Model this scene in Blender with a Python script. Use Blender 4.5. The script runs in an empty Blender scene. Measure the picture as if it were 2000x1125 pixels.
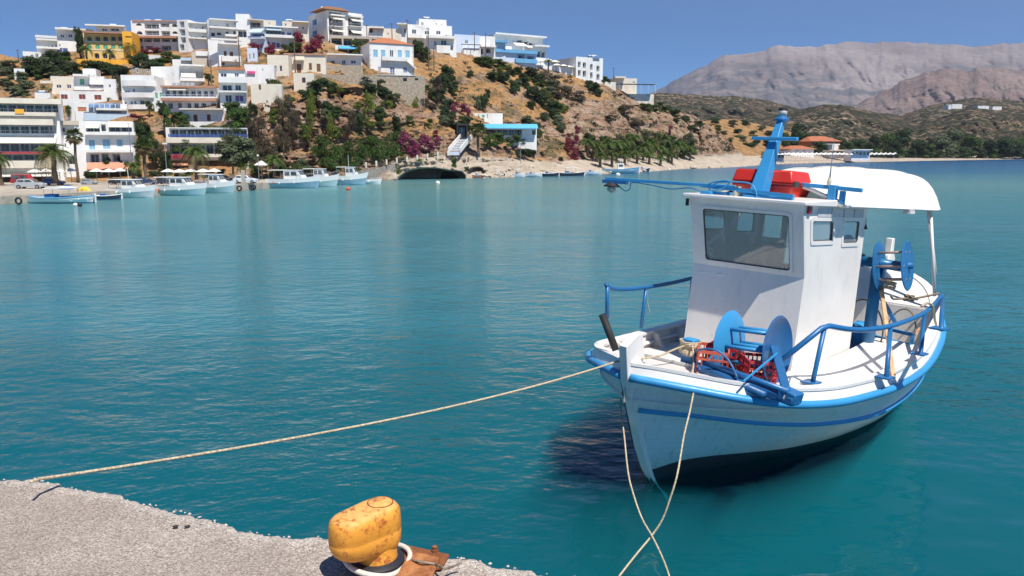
import bpy, math, random
import numpy as np
from mathutils import Vector, Matrix, noise
random.seed(7); rng = np.random.default_rng(7)
S = bpy.context.scene
COL = S.collection
R = math.radians

# ---------------------------------------------------------------- camera, sky, sun, exposure
F, HZ, H = 1550.0, 296.0, 4.0
PITCH = math.atan((562.5 - HZ) / F)
cd = bpy.data.cameras.new('camera'); cam = bpy.data.objects.new('camera', cd); COL.objects.link(cam)
cd.sensor_width = 36.0; cd.lens = F / 2000 * 36; cd.clip_start = 0.05; cd.clip_end = 20000
cam.location = (0, 0, H); cam.rotation_euler = (math.pi / 2 - PITCH, 0, 0)
S.camera = cam

SUN_EL, SUN_AZ = R(60), math.atan2(0.53, -0.85)        # azimuth measured clockwise from +Y
w = bpy.data.worlds.new('World'); S.world = w; w.use_nodes = True
nt = w.node_tree; nt.nodes.clear()
sky = nt.nodes.new('ShaderNodeTexSky'); sky.sky_type = 'NISHITA'; sky.sun_disc = False
sky.sun_elevation = SUN_EL; sky.sun_rotation = SUN_AZ
sky.altitude = 0; sky.air_density = 0.5; sky.dust_density = 0.0; sky.ozone_density = 6.0
bg = nt.nodes.new('ShaderNodeBackground'); bg.inputs[1].default_value = 0.10
wo = nt.nodes.new('ShaderNodeOutputWorld')
hs = nt.nodes.new('ShaderNodeHueSaturation'); hs.inputs['Saturation'].default_value = 1.25   # polarised blue of the whole sky
nt.links.new(sky.outputs[0], hs.inputs['Color']); nt.links.new(hs.outputs[0], bg.inputs[0]); nt.links.new(bg.outputs[0], wo.inputs[0])

sd = bpy.data.lights.new('sun', 'SUN'); sd.energy = 4.8; sd.angle = R(0.53); sd.color = (1.0, 0.95, 0.87)
sun = bpy.data.objects.new('sun', sd); COL.objects.link(sun)
sv = Vector((math.sin(SUN_AZ) * math.cos(SUN_EL), math.cos(SUN_AZ) * math.cos(SUN_EL), math.sin(SUN_EL)))
sun.rotation_euler = sv.to_track_quat('Z', 'Y').to_euler(); sun.location = (20, -30, 60)

vs = S.view_settings; vs.view_transform = 'Standard'; vs.look = 'None'; vs.exposure = 0.3; vs.gamma = 1.0
vs.use_curve_mapping = False
S.cycles.max_bounces = 6; S.cycles.diffuse_bounces = 4; S.cycles.glossy_bounces = 4
S.cycles.transparent_max_bounces = 12; S.cycles.caustics_reflective = True; S.cycles.blur_glossy = 0.2; S.cycles.caustics_refractive = False
S.cycles.sample_clamp_indirect = 30; S.cycles.volume_bounces = 0; S.cycles.volume_max_steps = 8

# ---------------------------------------------------------------- helpers
CP, SP = math.cos(PITCH), math.sin(PITCH)
def ray(px, py):
    a = (px - 1000) / F; b = (562.5 - py) / F
    return Vector((a, CP + b * SP, -SP + b * CP))
def atY(px, py, Y):
    d = ray(px, py); return Vector((0, 0, H)) + d * (Y / d.y)
def atZ(px, py, z):
    d = ray(px, py); return Vector((0, 0, H)) + d * ((z - H) / d.z)
def lerp(a, b, t): return a + (b - a) * t
def sstep(a, b, x):
    t = min(1, max(0, (x - a) / (b - a))); return t * t * (3 - 2 * t)

class MB:
    def __init__(s): s.v = []; s.f = []; s.mi = []
    def add(s, vs, fs, m=0):
        o = len(s.v); s.v += [tuple(v) for v in vs]
        for f in fs: s.f.append(tuple(i + o for i in f)); s.mi.append(m)
        return s
    def box(s, a, b, m=0):
        x0, y0, z0 = a; x1, y1, z1 = b
        return s.add([(x0,y0,z0),(x1,y0,z0),(x1,y1,z0),(x0,y1,z0),(x0,y0,z1),(x1,y0,z1),(x1,y1,z1),(x0,y1,z1)],
              [(0,3,2,1),(4,5,6,7),(0,1,5,4),(1,2,6,5),(2,3,7,6),(3,0,4,7)], m)
    def beam(s, p, q, wx, wz, m=0, up=(0,0,1)):
        p = Vector(p); q = Vector(q); d = (q - p).normalized(); u = Vector(up)
        if abs(d.dot(u)) > .98: u = Vector((1,0,0))
        a = d.cross(u).normalized(); b = a.cross(d).normalized()
        vs = [c + a * (sx * wx / 2) + b * (sz * wz / 2) for c in (p, q) for sx, sz in ((-1,-1),(1,-1),(1,1),(-1,1))]
        return s.add(vs, [(0,1,2,3),(7,6,5,4),(0,4,5,1),(1,5,6,2),(2,6,7,3),(3,7,4,0)], m)
    def tube(s, pts, r, n=8, m=0, cap=True, closed=False):
        pts = [Vector(p) for p in pts]; N = len(pts)
        rr = r if isinstance(r, (list, tuple)) else [r] * N
        o = len(s.v); prev = None
        for i, p in enumerate(pts):
            if closed: d = pts[(i + 1) % N] - pts[i - 1]
            else: d = pts[min(N - 1, i + 1)] - pts[max(0, i - 1)]
            d.normalize()
            if prev is None:
                a = d.cross(Vector((0, 0, 1)))
                if a.length < .05: a = d.cross(Vector((1, 0, 0)))
                a.normalize()
            else:
                a = (prev - d * prev.dot(d)).normalized()
            prev = a; b = d.cross(a)
            for k in range(n):
                t = 2 * math.pi * k / n
                s.v.append(tuple(p + (a * math.cos(t) + b * math.sin(t)) * rr[i]))
        for i in range(N if closed else N - 1):
            for k in range(n):
                A = o + i * n + k; B = o + i * n + (k + 1) % n; j = (i + 1) % N
                C = o + j * n + (k + 1) % n; D = o + j * n + k
                s.f.append((A, D, C, B)); s.mi.append(m)
        if cap and not closed:
            s.f.append(tuple(o + k for k in range(n))); s.mi.append(m)
            s.f.append(tuple(o + (N - 1) * n + k for k in reversed(range(n)))); s.mi.append(m)
        return s
    def lathe(s, c, prof, n=20, m=0, axis='z', sx=1, sy=1):
        o = len(s.v)
        for (r, z) in prof:
            for k in range(n):
                t = 2 * math.pi * k / n; q = (r * math.cos(t) * sx, r * math.sin(t) * sy, z)
                if axis == 'x': q = (q[2], q[0], q[1])
                if axis == 'y': q = (q[0], q[2], q[1])
                s.v.append((c[0] + q[0], c[1] + q[1], c[2] + q[2]))
        for i in range(len(prof) - 1):
            for k in range(n):
                s.f.append((o + i*n + k, o + i*n + (k+1) % n, o + (i+1)*n + (k+1) % n, o + (i+1)*n + k)); s.mi.append(m)
        if prof[0][0] > 1e-4: s.f.append(tuple(o + k for k in reversed(range(n)))); s.mi.append(m)
        if prof[-1][0] > 1e-4: s.f.append(tuple(o + (len(prof)-1)*n + k for k in range(n))); s.mi.append(m)
        return s
    def prism(s, poly, a0, a1, axis='y', m=0):
        # poly: 2-D points; extruded along axis between a0 and a1
        def P(u, v, a): return {'y': (u, a, v), 'x': (a, u, v), 'z': (u, v, a)}[axis]
        n = len(poly)
        vs = [P(u, v, a0) for u, v in poly] + [P(u, v, a1) for u, v in poly]
        return s.add(vs, [tuple(range(n)), tuple(reversed(range(n, 2*n)))] + [(i, i + n, (i+1) % n + n, (i+1) % n) for i in range(n)], m)
    def mesh(s, name, mats, smooth=False):
        me = bpy.data.meshes.new(name); me.from_pydata(s.v, [], s.f)
        for m in (mats if isinstance(mats, (list, tuple)) else [mats]): me.materials.append(m)
        if len(me.materials) > 1: me.polygons.foreach_set('material_index', s.mi)
        if smooth: me.polygons.foreach_set('use_smooth', [True] * len(me.polygons))
        me.update(); return me
    def build(s, name, mats, parent=None, smooth=False, bevel=0, auto=None, seg=2, fix=False):
        me = s.mesh(name, mats, smooth or bool(auto))
        if fix or bevel:
            import bmesh
            bm = bmesh.new(); bm.from_mesh(me); bmesh.ops.recalc_face_normals(bm, faces=bm.faces); bm.to_mesh(me); bm.free()
        if auto: me.set_sharp_from_angle(angle=R(auto))
        o = bpy.data.objects.new(name, me); COL.objects.link(o)
        if parent is not None: o.parent = parent
        if bevel:
            b = o.modifiers.new('bevel', 'BEVEL'); b.width = bevel; b.segments = seg; b.limit_method = 'ANGLE'; b.angle_limit = R(35)
            b.harden_normals = False
            me.polygons.foreach_set('use_smooth', [True] * len(me.polygons)); me.set_sharp_from_angle(angle=R(50))
        return o

def tag(o, label=None, cat=None, group=None, kind=None):
    if label: o['label'] = label
    if cat: o['category'] = cat
    if group: o['group'] = group
    if kind: o['kind'] = kind
    return o
def thing(name, label, cat, loc=(0,0,0), rz=0, group=None, mat4=None):
    o = bpy.data.objects.new(name, None); COL.objects.link(o); o.empty_display_size = .3
    if mat4 is not None: o.matrix_world = mat4
    else: o.location = loc; o.rotation_euler = (0, 0, rz)
    return tag(o, label, cat, group)
def inst(name, me, parent=None, loc=(0,0,0), rz=0, sc=(1,1,1), rot=None):
    o = bpy.data.objects.new(name, me); COL.objects.link(o)
    if parent is not None: o.parent = parent
    o.location = loc; o.rotation_euler = rot if rot else (0, 0, rz); o.scale = sc
    return o
def spline(pts, n):
    # Catmull-Rom through points (tuples), n samples evenly in chord length
    P = np.array(pts, float); d = np.r_[0, np.cumsum(np.linalg.norm(np.diff(P, axis=0), axis=1))]
    m = np.zeros_like(P)
    for i in range(len(P)):
        a = max(0, i-1); b = min(len(P)-1, i+1); m[i] = (P[b] - P[a]) / max(1e-6, d[b] - d[a])
    out = []
    for t in np.linspace(0, d[-1], n):
        i = min(len(P)-2, int(np.searchsorted(d, t, side='right') - 1)); h = d[i+1] - d[i]; u = (t - d[i]) / h
        out.append((2*u**3-3*u**2+1)*P[i] + (u**3-2*u**2+u)*h*m[i] + (-2*u**3+3*u**2)*P[i+1] + (u**3-u**2)*h*m[i+1])
    return [tuple(q) for q in out]

# ---------------------------------------------------------------- materials
MATS = {}
class NT:
    def __init__(s, name):
        s.m = bpy.data.materials.new(name); s.m.use_nodes = True; s.t = s.m.node_tree; s.t.nodes.clear()
    def n(s, typ, **kw):
        x = s.t.nodes.new(typ)
        for k, v in kw.items():
            if k == 'inp':
                for a, b in v.items():
                    if isinstance(b, bpy.types.NodeSocket): s.t.links.new(b, x.inputs[a])
                    else: x.inputs[a].default_value = b
            else: setattr(x, k, v)
        return x
    def link(s, a, b): s.t.links.new(a, b)
    def coord(s, kind='Object', scale=None):
        c = s.n('ShaderNodeTexCoord').outputs[kind]
        if scale is not None:
            c = s.n('ShaderNodeMapping', inp={0: c, 3: scale}).outputs[0]
        return c
    def noise(s, vec, scale, detail=4, rough=.55, out=0):
        return s.n('ShaderNodeTexNoise', inp={'Vector': vec, 'Scale': scale, 'Detail': detail, 'Roughness': rough}).outputs[out]
    def ramp(s, fac, stops):
        r = s.n('ShaderNodeValToRGB'); s.link(fac, r.inputs[0]); e = r.color_ramp.elements
        while len(e) < len(stops): e.new(.5)
        for x, (p, c) in zip(e, stops):
            x.position = p; x.color = (*c, 1) if len(c) == 3 else c
        return r.outputs[0]
    def mix(s, fac, a, b, blend='MIX'):
        x = s.n('ShaderNodeMix', data_type='RGBA', blend_type=blend)
        for i, v in ((0, fac), (6, a), (7, b)):
            if isinstance(v, bpy.types.NodeSocket): s.link(v, x.inputs[i])
            else: x.inputs[i].default_value = v if i == 0 else ((*v, 1) if len(v) == 3 else v)
        return x.outputs[2]
    def math(s, op, a, b=0.0):
        x = s.n('ShaderNodeMath', operation=op)
        for i, v in ((0, a), (1, b)):
            if isinstance(v, bpy.types.NodeSocket): s.link(v, x.inputs[i])
            else: x.inputs[i].default_value = v
        return x.outputs[0]
    def bump(s, h, strength=.3, dist=.02, normal=None):
        b = s.n('ShaderNodeBump', inp={'Strength': strength, 'Distance': dist, 'Height': h})
        if normal is not None: s.link(normal, b.inputs['Normal'])
        return b.outputs[0]
    def bsdf(s, col, rough=.6, metal=0, normal=None, **kw):
        p = s.n('ShaderNodeBsdfPrincipled')
        for k, v in (('Base Color', col), ('Roughness', rough), ('Metallic', metal), *kw.items()):
            if isinstance(v, bpy.types.NodeSocket): s.link(v, p.inputs[k])
            elif k == 'Base Color': p.inputs[k].default_value = (*v, 1)
            else: p.inputs[k].default_value = v
        if normal is not None: s.link(normal, p.inputs['Normal'])
        return p
    def out(s, sh):
        o = s.n('ShaderNodeOutputMaterial'); s.link(sh if isinstance(sh, bpy.types.NodeSocket) else sh.outputs[0], o.inputs[0]); return s.m

def mat(name, col, rough=.65, metal=0, var=.12, scale=2.0, bump=0., bscale=None, dirt=None, dscale=1.5, damt=.5, streak=1.0, spec=.5):
    """painted / plain surface: base colour with mottling, dirt patches and fine relief"""
    if name in MATS: return MATS[name]
    t = NT(name); co = t.coord('Object')
    n1 = t.noise(co, scale, 5)
    lo = tuple(c * (1 - var) for c in col); hi = tuple(min(1, c * (1 + var)) for c in col)
    c = t.ramp(n1, [(.3, lo), (.7, hi)])
    if dirt:
        v = t.coord('Object', (1, 1, 1 / streak)) if streak != 1 else co
        n2 = t.noise(v, dscale, 6, .65)
        f = t.ramp(n2, [(.5, (0,0,0)), (.72, (damt,)*3)])
        c = t.mix(f, c, dirt)
    nm = None
    if bump: nm = t.bump(t.noise(co, bscale or scale * 4, 5), bump, .05)
    MATS[name] = t.out(t.bsdf(c, rough, metal, nm, **{'Specular IOR Level': spec}))
    return MATS[name]

def m_foliage(name, dark, light, flower=None):
    if name in MATS: return MATS[name]
    t = NT(name); g = t.n('ShaderNodeObjectInfo'); co = t.coord('Object')
    wn = t.n('ShaderNodeNewGeometry').outputs['Random Per Island']
    c = t.ramp(wn, [(0, dark), (1, light)])
    c2 = t.mix(t.math('MULTIPLY', t.noise(co, 1.8, 2), .6), c, tuple(x * .55 for x in dark))
    hs = t.n('ShaderNodeHueSaturation', inp={'Hue': t.math('ADD', t.math('MULTIPLY', g.outputs['Random'], .03), .485), 'Value': t.math('ADD', t.math('MULTIPLY', g.outputs['Random'], .5), .75), 'Color': c2}).outputs[0]
    if flower is not None:
        f = t.math('GREATER_THAN', t.math('ADD', t.math('MULTIPLY', wn, .6), t.math('MULTIPLY', t.noise(co, 1.3, 1), .6)), .53)
        hs = t.mix(f, hs, flower)
    d = t.bsdf(hs, .6, 0, None, **{'Specular IOR Level': .25}); tr = t.n('ShaderNodeBsdfTranslucent'); t.link(hs, tr.inputs[0])
    MATS[name] = t.out(t.n('ShaderNodeMixShader', inp={0: .22, 1: d.outputs[0], 2: tr.outputs[0]}).outputs[0])
    return MATS[name]

WHITE = mat('whitewash', (.80, .79, .76), .8, var=.05, scale=.6, dirt=(.55, .50, .44), dscale=.5, damt=.45, streak=4)
CREAM = mat('cream_plaster', (.74, .67, .55), .85, var=.08, scale=.6, dirt=(.5, .42, .33), dscale=.5)
BEIGE = mat('beige_plaster', (.58, .50, .40), .85, var=.10, scale=.6, dirt=(.40, .33, .26), dscale=.6)
PALEBLUE = mat('pale_blue_plaster', (.58, .66, .78), .8, var=.06, scale=.6)
YELLOW = mat('yellow_plaster', (.80, .55, .20), .85, var=.08, scale=.5)
ORANGE = mat('orange_plaster', (.85, .42, .04), .85, var=.08, scale=.5)
TERRA = mat('terracotta', (.52, .20, .10), .85, var=.25, scale=3, bump=.4)
SLAB = mat('terracotta_edge', (.45, .24, .16), .85, var=.15, scale=3)
STONE = mat('stone_wall', (.40, .33, .25), .95, var=.4, scale=3.2, bump=.8, dirt=(.22, .17, .12), dscale=2.5)
CONC = mat('concrete', (.46, .40, .33), .9, var=.12, scale=1.2, bump=.3, dirt=(.28, .24, .19), dscale=.8)
DARK = mat('dark_interior', (.035, .032, .035), .7, var=.4, scale=1.0)
WOODB = mat('brown_shutter', (.20, .09, .05), .7, var=.2, scale=3)
BLUES = mat('light_blue_shutter', (.22, .45, .62), .6, var=.1, scale=3)
BLUED = mat('deep_blue_shutter', (.05, .10, .30), .6, var=.15, scale=3)
GREENS = mat('green_shutter', (.10, .38, .22), .6, var=.15, scale=3)
AWN = mat('cream_awning', (.74, .70, .60), .9, var=.06, scale=2)
AWNB = mat('blue_awning', (.10, .42, .72), .8, var=.08, scale=2)
AWNL = mat('pale_blue_awning', (.50, .62, .74), .8, var=.06, scale=2)
AWNR = mat('terracotta_awning', (.60, .27, .17), .85, var=.10, scale=2)
BLUEW = mat('blue_trim', (.14, .38, .62), .7, var=.08, scale=1)
RAIL = mat('white_rail', (.72, .72, .72), .5, var=.03)
METG = mat('grey_metal', (.33, .34, .36), .45, .5, var=.1)
POLEW = mat('weathered_pole', (.16, .11, .08), .9, var=.25, scale=4)
BROWNR = mat('brown_roof_underside', (.25, .12, .06), .8, var=.15)
def m_glass(name, col, rough=.08):
    if name in MATS: return MATS[name]
    t = NT(name); n = t.noise(t.coord('Object'), 1.1, 2)
    c = t.ramp(n, [(.35, tuple(x * .5 for x in col)), (.65, tuple(min(1, x * 1.8) for x in col))])
    MATS[name] = t.out(t.bsdf(c, rough, 0)); return MATS[name]
GLASS = m_glass('window_glass', (.045, .055, .075))
GLASSB = m_glass('blue_window_glass', (.10, .16, .26))
# ---------------------------------------------------------------- terrain of the headland
KEYS = {
 -500: [(366,84),(300,100),(230,118),(160,145),(84,180)],
 -200: [(362,86),(300,99),(230,115),(160,138),(92,168)],
 0:    [(358,88),(300,98),(230,112),(160,130),(106,150)],
 45:   [(357,88),(300,98),(230,112),(160,130),(116,150)],
 80:   [(357,89),(300,99),(230,112),(160,129),(104,150)],
 150:  [(356,90),(300,100),(230,112),(160,128),(100,148)],
 300:  [(354,92),(300,100),(230,110),(160,124),(100,145)],
 440:  [(352,96),(290,102),(220,107),(160,118),(94,142)],
 520:  [(349,100),(270,104),(205,107),(168,116),(88,145)],
 620:  [(345,106),(260,109),(195,112),(160,121),(80,150)],
 720:  [(343,112),(262,116),(200,120),(158,131),(82,158)],
 770:  [(350,115),(300,119),(230,124),(150,140),(86,164)],
 860:  [(349,118),(298,123),(236,133),(150,150),(98,172)],
 930:  [(347,123),(303,131),(240,142),(160,160),(108,180)],
 1000: [(345,128),(307,139),(245,149),(180,165),(122,188)],
 1100: [(342,136),(315,150),(250,162),(200,178),(140,200)],
 1180: [(339,146),(312,165),(250,176),(210,185),(163,205)],
 1280: [(333,170),(308,190),(260,198),(230,206),(206,222)],
 1360: [(328,195),(305,208),(270,214),(250,221),(228,236)],
 1410: [(326,208),(309,219),(288,226),(275,232),(262,242)],
 1440: [(324,222),(315,230),(304,236),(298,241),(292,250)],
 1455: [(323,230),(319,236),(315,240),(312,244),(308,252)],
 1490: [(322,240),(320,246),(318,252),(317,258),(316,266)],
}
KX = sorted(KEYS)
def tcol(px):
    px = min(max(px, KX[0]), KX[-1] - 1e-3)
    i = max(j for j in range(len(KX)) if KX[j] <= px); a = KEYS[KX[i]]; b = KEYS[KX[i+1]]
    t = (px - KX[i]) / (KX[i+1] - KX[i])
    return [(lerp(p[0], q[0], t), lerp(p[1], q[1], t)) for p, q in zip(a, b)]
def dent(px, py):
    d = 0
    for (cx, cy, rx, ry, dd) in DENTS:
        q = ((px - cx) / rx) ** 2 + ((py - cy) / ry) ** 2
        if q < 1: d += dd * (sstep(0, .35, 1 - q))
    return d
DENTS = [(838,354,64,27,8), (885,348,26,16,4), (690,186,30,16,4), (655,190,18,14,3), (760,208,14,12,3),
         (612,235,14,60,3), (640,240,16,45,2.5), (560,260,8,60,2), (1358,275,12,26,5), (930,338,20,12,3), (795,200,10,12,2), (1240,215,25,10,2), (520,225,10,50,1.5)]
def tdep(px, py, fine=True):
    c = tcol(px); ys = [q[0] for q in c]; ds = [q[1] for q in c]
    if py >= ys[0]: D = ds[0]
    elif py <= ys[-1]: D = ds[-1]
    else:
        for i in range(4):
            if ys[i] >= py >= ys[i+1]:
                t = (ys[i] - py) / (ys[i] - ys[i+1]); D = lerp(ds[i], ds[i+1], t); break
    if fine: D += dent(px, py)
    return D
def rock(px, py):
    # relief of the ground: ledges on the cliff, humps on the slope (metres of depth)
    v = Vector((px * .012, py * .03, 0)); a = noise.fractal(v, 1.0, 2.1, 4)
    w_ = 9 * noise.noise(Vector((px * .015, py * .02, 3))) + px * .03
    st = noise.noise(Vector((px * .008, (py + w_) * .11, 5))); st2 = noise.noise(Vector((px * .03, (py + w_) * .3, 15)))
    g = noise.ridged_multi_fractal(Vector((px * .035, py * .02, 9)), .9, 2.2, 4, 1, 2) - 1
    fine = noise.fractal(Vector((px * .12, py * .16, 4)), .8, 2.2, 4)
    cliff = sstep(470, 540, px) * (1 - sstep(1430, 1450, px)) * sstep(0, 14, 350 - py)
    hard = sstep(-.25, .25, noise.noise(Vector((px * .01, py * .015, 8))) + .25)
    return (a * 1.6 + (st * .7 + st2 * .35) * cliff * hard + g * 1.0 * cliff + fine * .55) * (.35 + .65 * cliff)
NU, NV = 760, 190
verts = []; faces = []
xs = np.linspace(-500, 1489, NU)
for i, px in enumerate(xs):
    c = tcol(px); yb = c[0][0]; yt = c[-1][0]
    for j in range(NV):
        if j < 2:
            p = atY(px, yb, c[0][1]); q = Vector((p.x, p.y, -3.0 if j == 0 else min(p.z, -.2))); verts.append(tuple(q)); continue
        if j >= NV - 6:
            k = j - (NV - 7); p = atY(px, yt + rz_last, tdep(px, yt) )
            verts.append((p.x * (1 + .05 * k), p.y * (1 + .05 * k), p.z - (k * k) * .5)); continue
        t = (j - 2) / (NV - 9); py = lerp(yb, yt, t)
        edge = sstep(0, .06, t) * sstep(0, .05, 1 - t)
        D = tdep(px, py) + rock(px, py) * edge
        jit = noise.noise(Vector((px * .11, py * .11, 1.7))) * 1.3 * edge * sstep(.0, .3, 1 - t)
        rz_last = noise.fractal(Vector((px * .05, 0, 2)), 1, 2, 3) * 2.0
        verts.append(tuple(atY(px + jit, py + rz_last * t * t, D)))
for i in range(NU - 1):
    for j in range(NV - 1):
        a = i * NV + j; faces.append((a, a + NV, a + NV + 1, a + 1))
def m_hill():
    t = NT('dry_hillside'); co = t.n('ShaderNodeNewGeometry').outputs['Position']
    z = t.n('ShaderNodeSeparateColor'); t.link(t.n('ShaderNodeAttribute', attribute_name='zone').outputs['Color'], z.inputs[0])
    nz = t.n('ShaderNodeSeparateXYZ'); t.link(t.n('ShaderNodeNewGeometry').outputs['Normal'], nz.inputs[0])
    m = t.n('ShaderNodeMapping', inp={0: co, 3: (1, 1, 2.6)}).outputs[0]
    n1 = t.noise(m, .22, 8, .62); n2 = t.noise(co, .12, 5, .6); n3 = t.noise(m, 1.6, 8, .72); n4 = t.noise(co, .9, 6, .7)
    rockc = t.ramp(n1, [(.32, (.22,.13,.09)), (.45, (.38,.235,.155)), (.56, (.48,.345,.25)), (.7, (.36,.29,.24))])
    rockc = t.mix(t.ramp(n3, [(.38, (.9,)*3), (.50, (0,0,0))]), rockc, (.11, .065, .045))  # dark brown painted into the noise hollows as shaded crevices
    rockc = t.mix(t.ramp(n4, [(.60, (0,0,0)), (.72, (.6,)*3)]), rockc, (.30, .27, .235))
    grass = t.ramp(n4, [(.34, (.28,.155,.07)), (.5, (.52,.285,.12)), (.68, (.52,.36,.20))])
    grass = t.mix(t.ramp(n3, [(.40, (.5,)*3), (.52, (0,0,0))]), grass, (.20, .14, .07))
    g = t.math('ADD', z.outputs[1], t.math('ADD', t.math('MULTIPLY', t.math('SUBTRACT', n2, .5), 1.6), t.math('MULTIPLY', t.math('SUBTRACT', nz.outputs[2], .55), .8)))
    c = t.mix(t.ramp(g, [(.60, (0,0,0)), (.78, (1,1,1))]), rockc, grass)
    scrub = t.ramp(t.math('ADD', t.noise(co, .45, 7, .72), t.math('MULTIPLY', z.outputs[2], .12)), [(.57, (0,0,0)), (.64, (.8,.8,.8))])
    c = t.mix(t.math('MULTIPLY', scrub, t.math('SUBTRACT', 1.0, z.outputs[0])), c, t.ramp(n4, [(.3, (.07,.065,.03)), (.7, (.15,.125,.06))]))
    pale = t.ramp(n1, [(.3, (.42,.34,.26)), (.55, (.60,.51,.40)), (.7, (.50,.42,.33))])
    pale = t.mix(t.ramp(n3, [(.34, (.7,)*3), (.48, (0,0,0))]), pale, (.27, .20, .15))
    c = t.mix(z.outputs[0], c, pale)
    return t.out(t.bsdf(c, .95, 0, t.bump(t.math('ADD', n3, t.noise(m, 6, 4)), .8, .4), **{'Specular IOR Level': .1}))
GRASSY = [(900,128,80,20),(1010,150,50,22),(930,185,60,30),(560,192,34,12),(820,135,34,22),(700,265,70,14),(830,250,60,20),(1150,155,70,12),(1060,210,50,25),(30,150,60,25),(480,165,20,12),(760,150,60,8),(950,240,60,18),(250,170,200,30),(1010,255,30,20)]
def zone(px, py):
    gr = .42
    for (cx, cy, rx, ry) in GRASSY:
        q = ((px-cx)/rx)**2 + ((py-cy)/ry)**2
        if q < 1: gr = max(gr, .42 + .5 * sstep(0, .5, 1 - q))
    if 1110 < px < 1390 and 195 < py < 300: gr = .12
    if 480 < px < 860 and 195 < py: gr = min(gr, .22 if gr < .5 else gr)
    top = float(np.interp(px, [740,770,860,930,1000,1100,1180,1300,1440], [330,314,300,305,309,317,312,306,300]))
    pale = sstep(-4, 5, py - top) * sstep(735, 775, px)
    return (pale, gr, .5 + noise.noise(Vector((px*.02, py*.03, 40))), 1)
mb = MB(); mb.v = verts; mb.f = faces; mb.mi = [0] * len(faces)
HILLM = m_hill()
hill = mb.build('hillside', HILLM, smooth=True); tag(hill, kind='structure')
za = hill.data.color_attributes.new('zone', 'FLOAT_COLOR', 'POINT'); zc = []
for i, px in enumerate(xs):
    c = tcol(px)
    for j in range(NV):
        t = min(1, max(0, (j - 2) / (NV - 9))); zc += zone(px, lerp(c[0][0], c[-1][0], t))
za.data.foreach_set('color', zc)

# ---------------------------------------------------------------- far hills and mountains
def ridge(name, keys, Ds_, base_py, mtl, nu, nv, amp, fr, seed, x0=-200, x1=2300, ridg=.5, tv=2.2):
    """keys: silhouette (px,py); Ds: (near,far) distance; a heightfield facing the bay"""
    kx = [k[0] for k in keys]; ky = [k[1] for k in keys]
    vs = []; fs = []
    for i in range(nu):
        px = lerp(x0, x1, i / (nu - 1)); yt = float(np.interp(px, kx, ky))
        yt += noise.fractal(Vector((px * fr * 2, 0, seed)), 1, 2, 5) * amp[1]
        for j in range(nv + 3):
            t = min(1, j / (nv - 1)); Ds = Ds_(px) if callable(Ds_) else Ds_; D = lerp(Ds[0], Ds[1], t)
            py = lerp(base_py(px) if callable(base_py) else base_py, yt, t ** .85)
            n = noise.ridged_multi_fractal(Vector((px * fr + t * .5, t * tv + px * fr * .3, seed)), .8, 2.1, 6, 1, 2) - 1.1
            n2 = noise.fractal(Vector((px * fr * 3, t * 6, seed + 4)), 1, 2, 5)
            D += (n * ridg + n2 * (1 - ridg)) * amp[0] * math.sin(math.pi * min(1, t * 1.02 + .0)) 
            p = atY(px, py, D)
            if j >= nv: k = j - nv + 1; p = Vector((p.x * (1 + .04*k), p.y * (1 + .04*k), p.z * (1 - .12 * k * k) - Ds[1]*.002))
            vs.append(tuple(p))
    m = nv + 3
    for i in range(nu - 1):
        for j in range(m - 1):
            a = i * m + j; fs.append((a, a + m, a + m + 1, a + 1))
    mb = MB(); mb.v = vs; mb.f = fs; mb.mi = [0] * len(fs)
    return tag(mb.build(name, mtl, smooth=True), kind='structure')
def m_mtn():
    t = NT('bare_limestone'); p = t.n('ShaderNodeNewGeometry').outputs['Position']
    n1 = t.noise(p, .0012, 9, .62); n2 = t.noise(p, .006, 8, .68)
    c = t.ramp(n1, [(.35, (.20,.16,.15)), (.5, (.31,.26,.245)), (.68, (.42,.37,.34))])
    sep = t.n('ShaderNodeSeparateXYZ'); t.link(p, sep.inputs[0])
    hgt = t.math('ADD', sep.outputs[2], t.math('MULTIPLY', t.math('SUBTRACT', n1, .5), 900))
    band = t.ramp(t.math('DIVIDE', hgt, 800), [(.22, (0,0,0)), (.30, (1,1,1)), (.47, (1,1,1)), (.56, (0,0,0))])
    f = t.ramp(n2, [(.42, (0,0,0)), (.54, (.85,)*3)])
    c = t.mix(t.math('MULTIPLY', f, band), c, (.10, .115, .13))
    c = t.mix(t.ramp(t.noise(p, .02, 6, .7), [(.4, (.4,)*3), (.6, (0,0,0))]), c, (.17,.13,.12))
    return t.out(t.bsdf(c, .95, 0, t.bump(n2, .8, 50), **{'Specular IOR Level': .05}))
MTN = m_mtn()
def m_mtn2():
    t = NT('reddish_mountain'); p = t.n('ShaderNodeNewGeometry').outputs['Position']
    n1 = t.noise(p, .003, 9, .62); n2 = t.noise(p, .02, 8, .7)
    c = t.ramp(n1, [(.35, (.22,.145,.13)), (.5, (.30,.21,.18)), (.66, (.38,.29,.25))])
    c = t.mix(t.ramp(n2, [(.40, (.7,)*3), (.55, (0,0,0))]), c, (.15,.13,.12))
    return t.out(t.bsdf(c, .95, 0, t.bump(n2, .8, 40), **{'Specular IOR Level': .05}))
MTN2 = m_mtn2()
ridge('far_mountain', [(1100,250),(1240,200),(1285,175),(1330,150),(1375,128),(1410,110),(1445,105),(1480,102),(1520,88),(1560,92),(1620,88),(1660,80),(1700,84),(1760,81),(1800,86),(1850,85),(1900,92),(1960,85),(2060,78),(2300,90)],
      (2900, 5200), 260, MTN, 420, 130, (190, 5), .014, 11, x0=1080, ridg=.66, tv=1.9)
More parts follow.
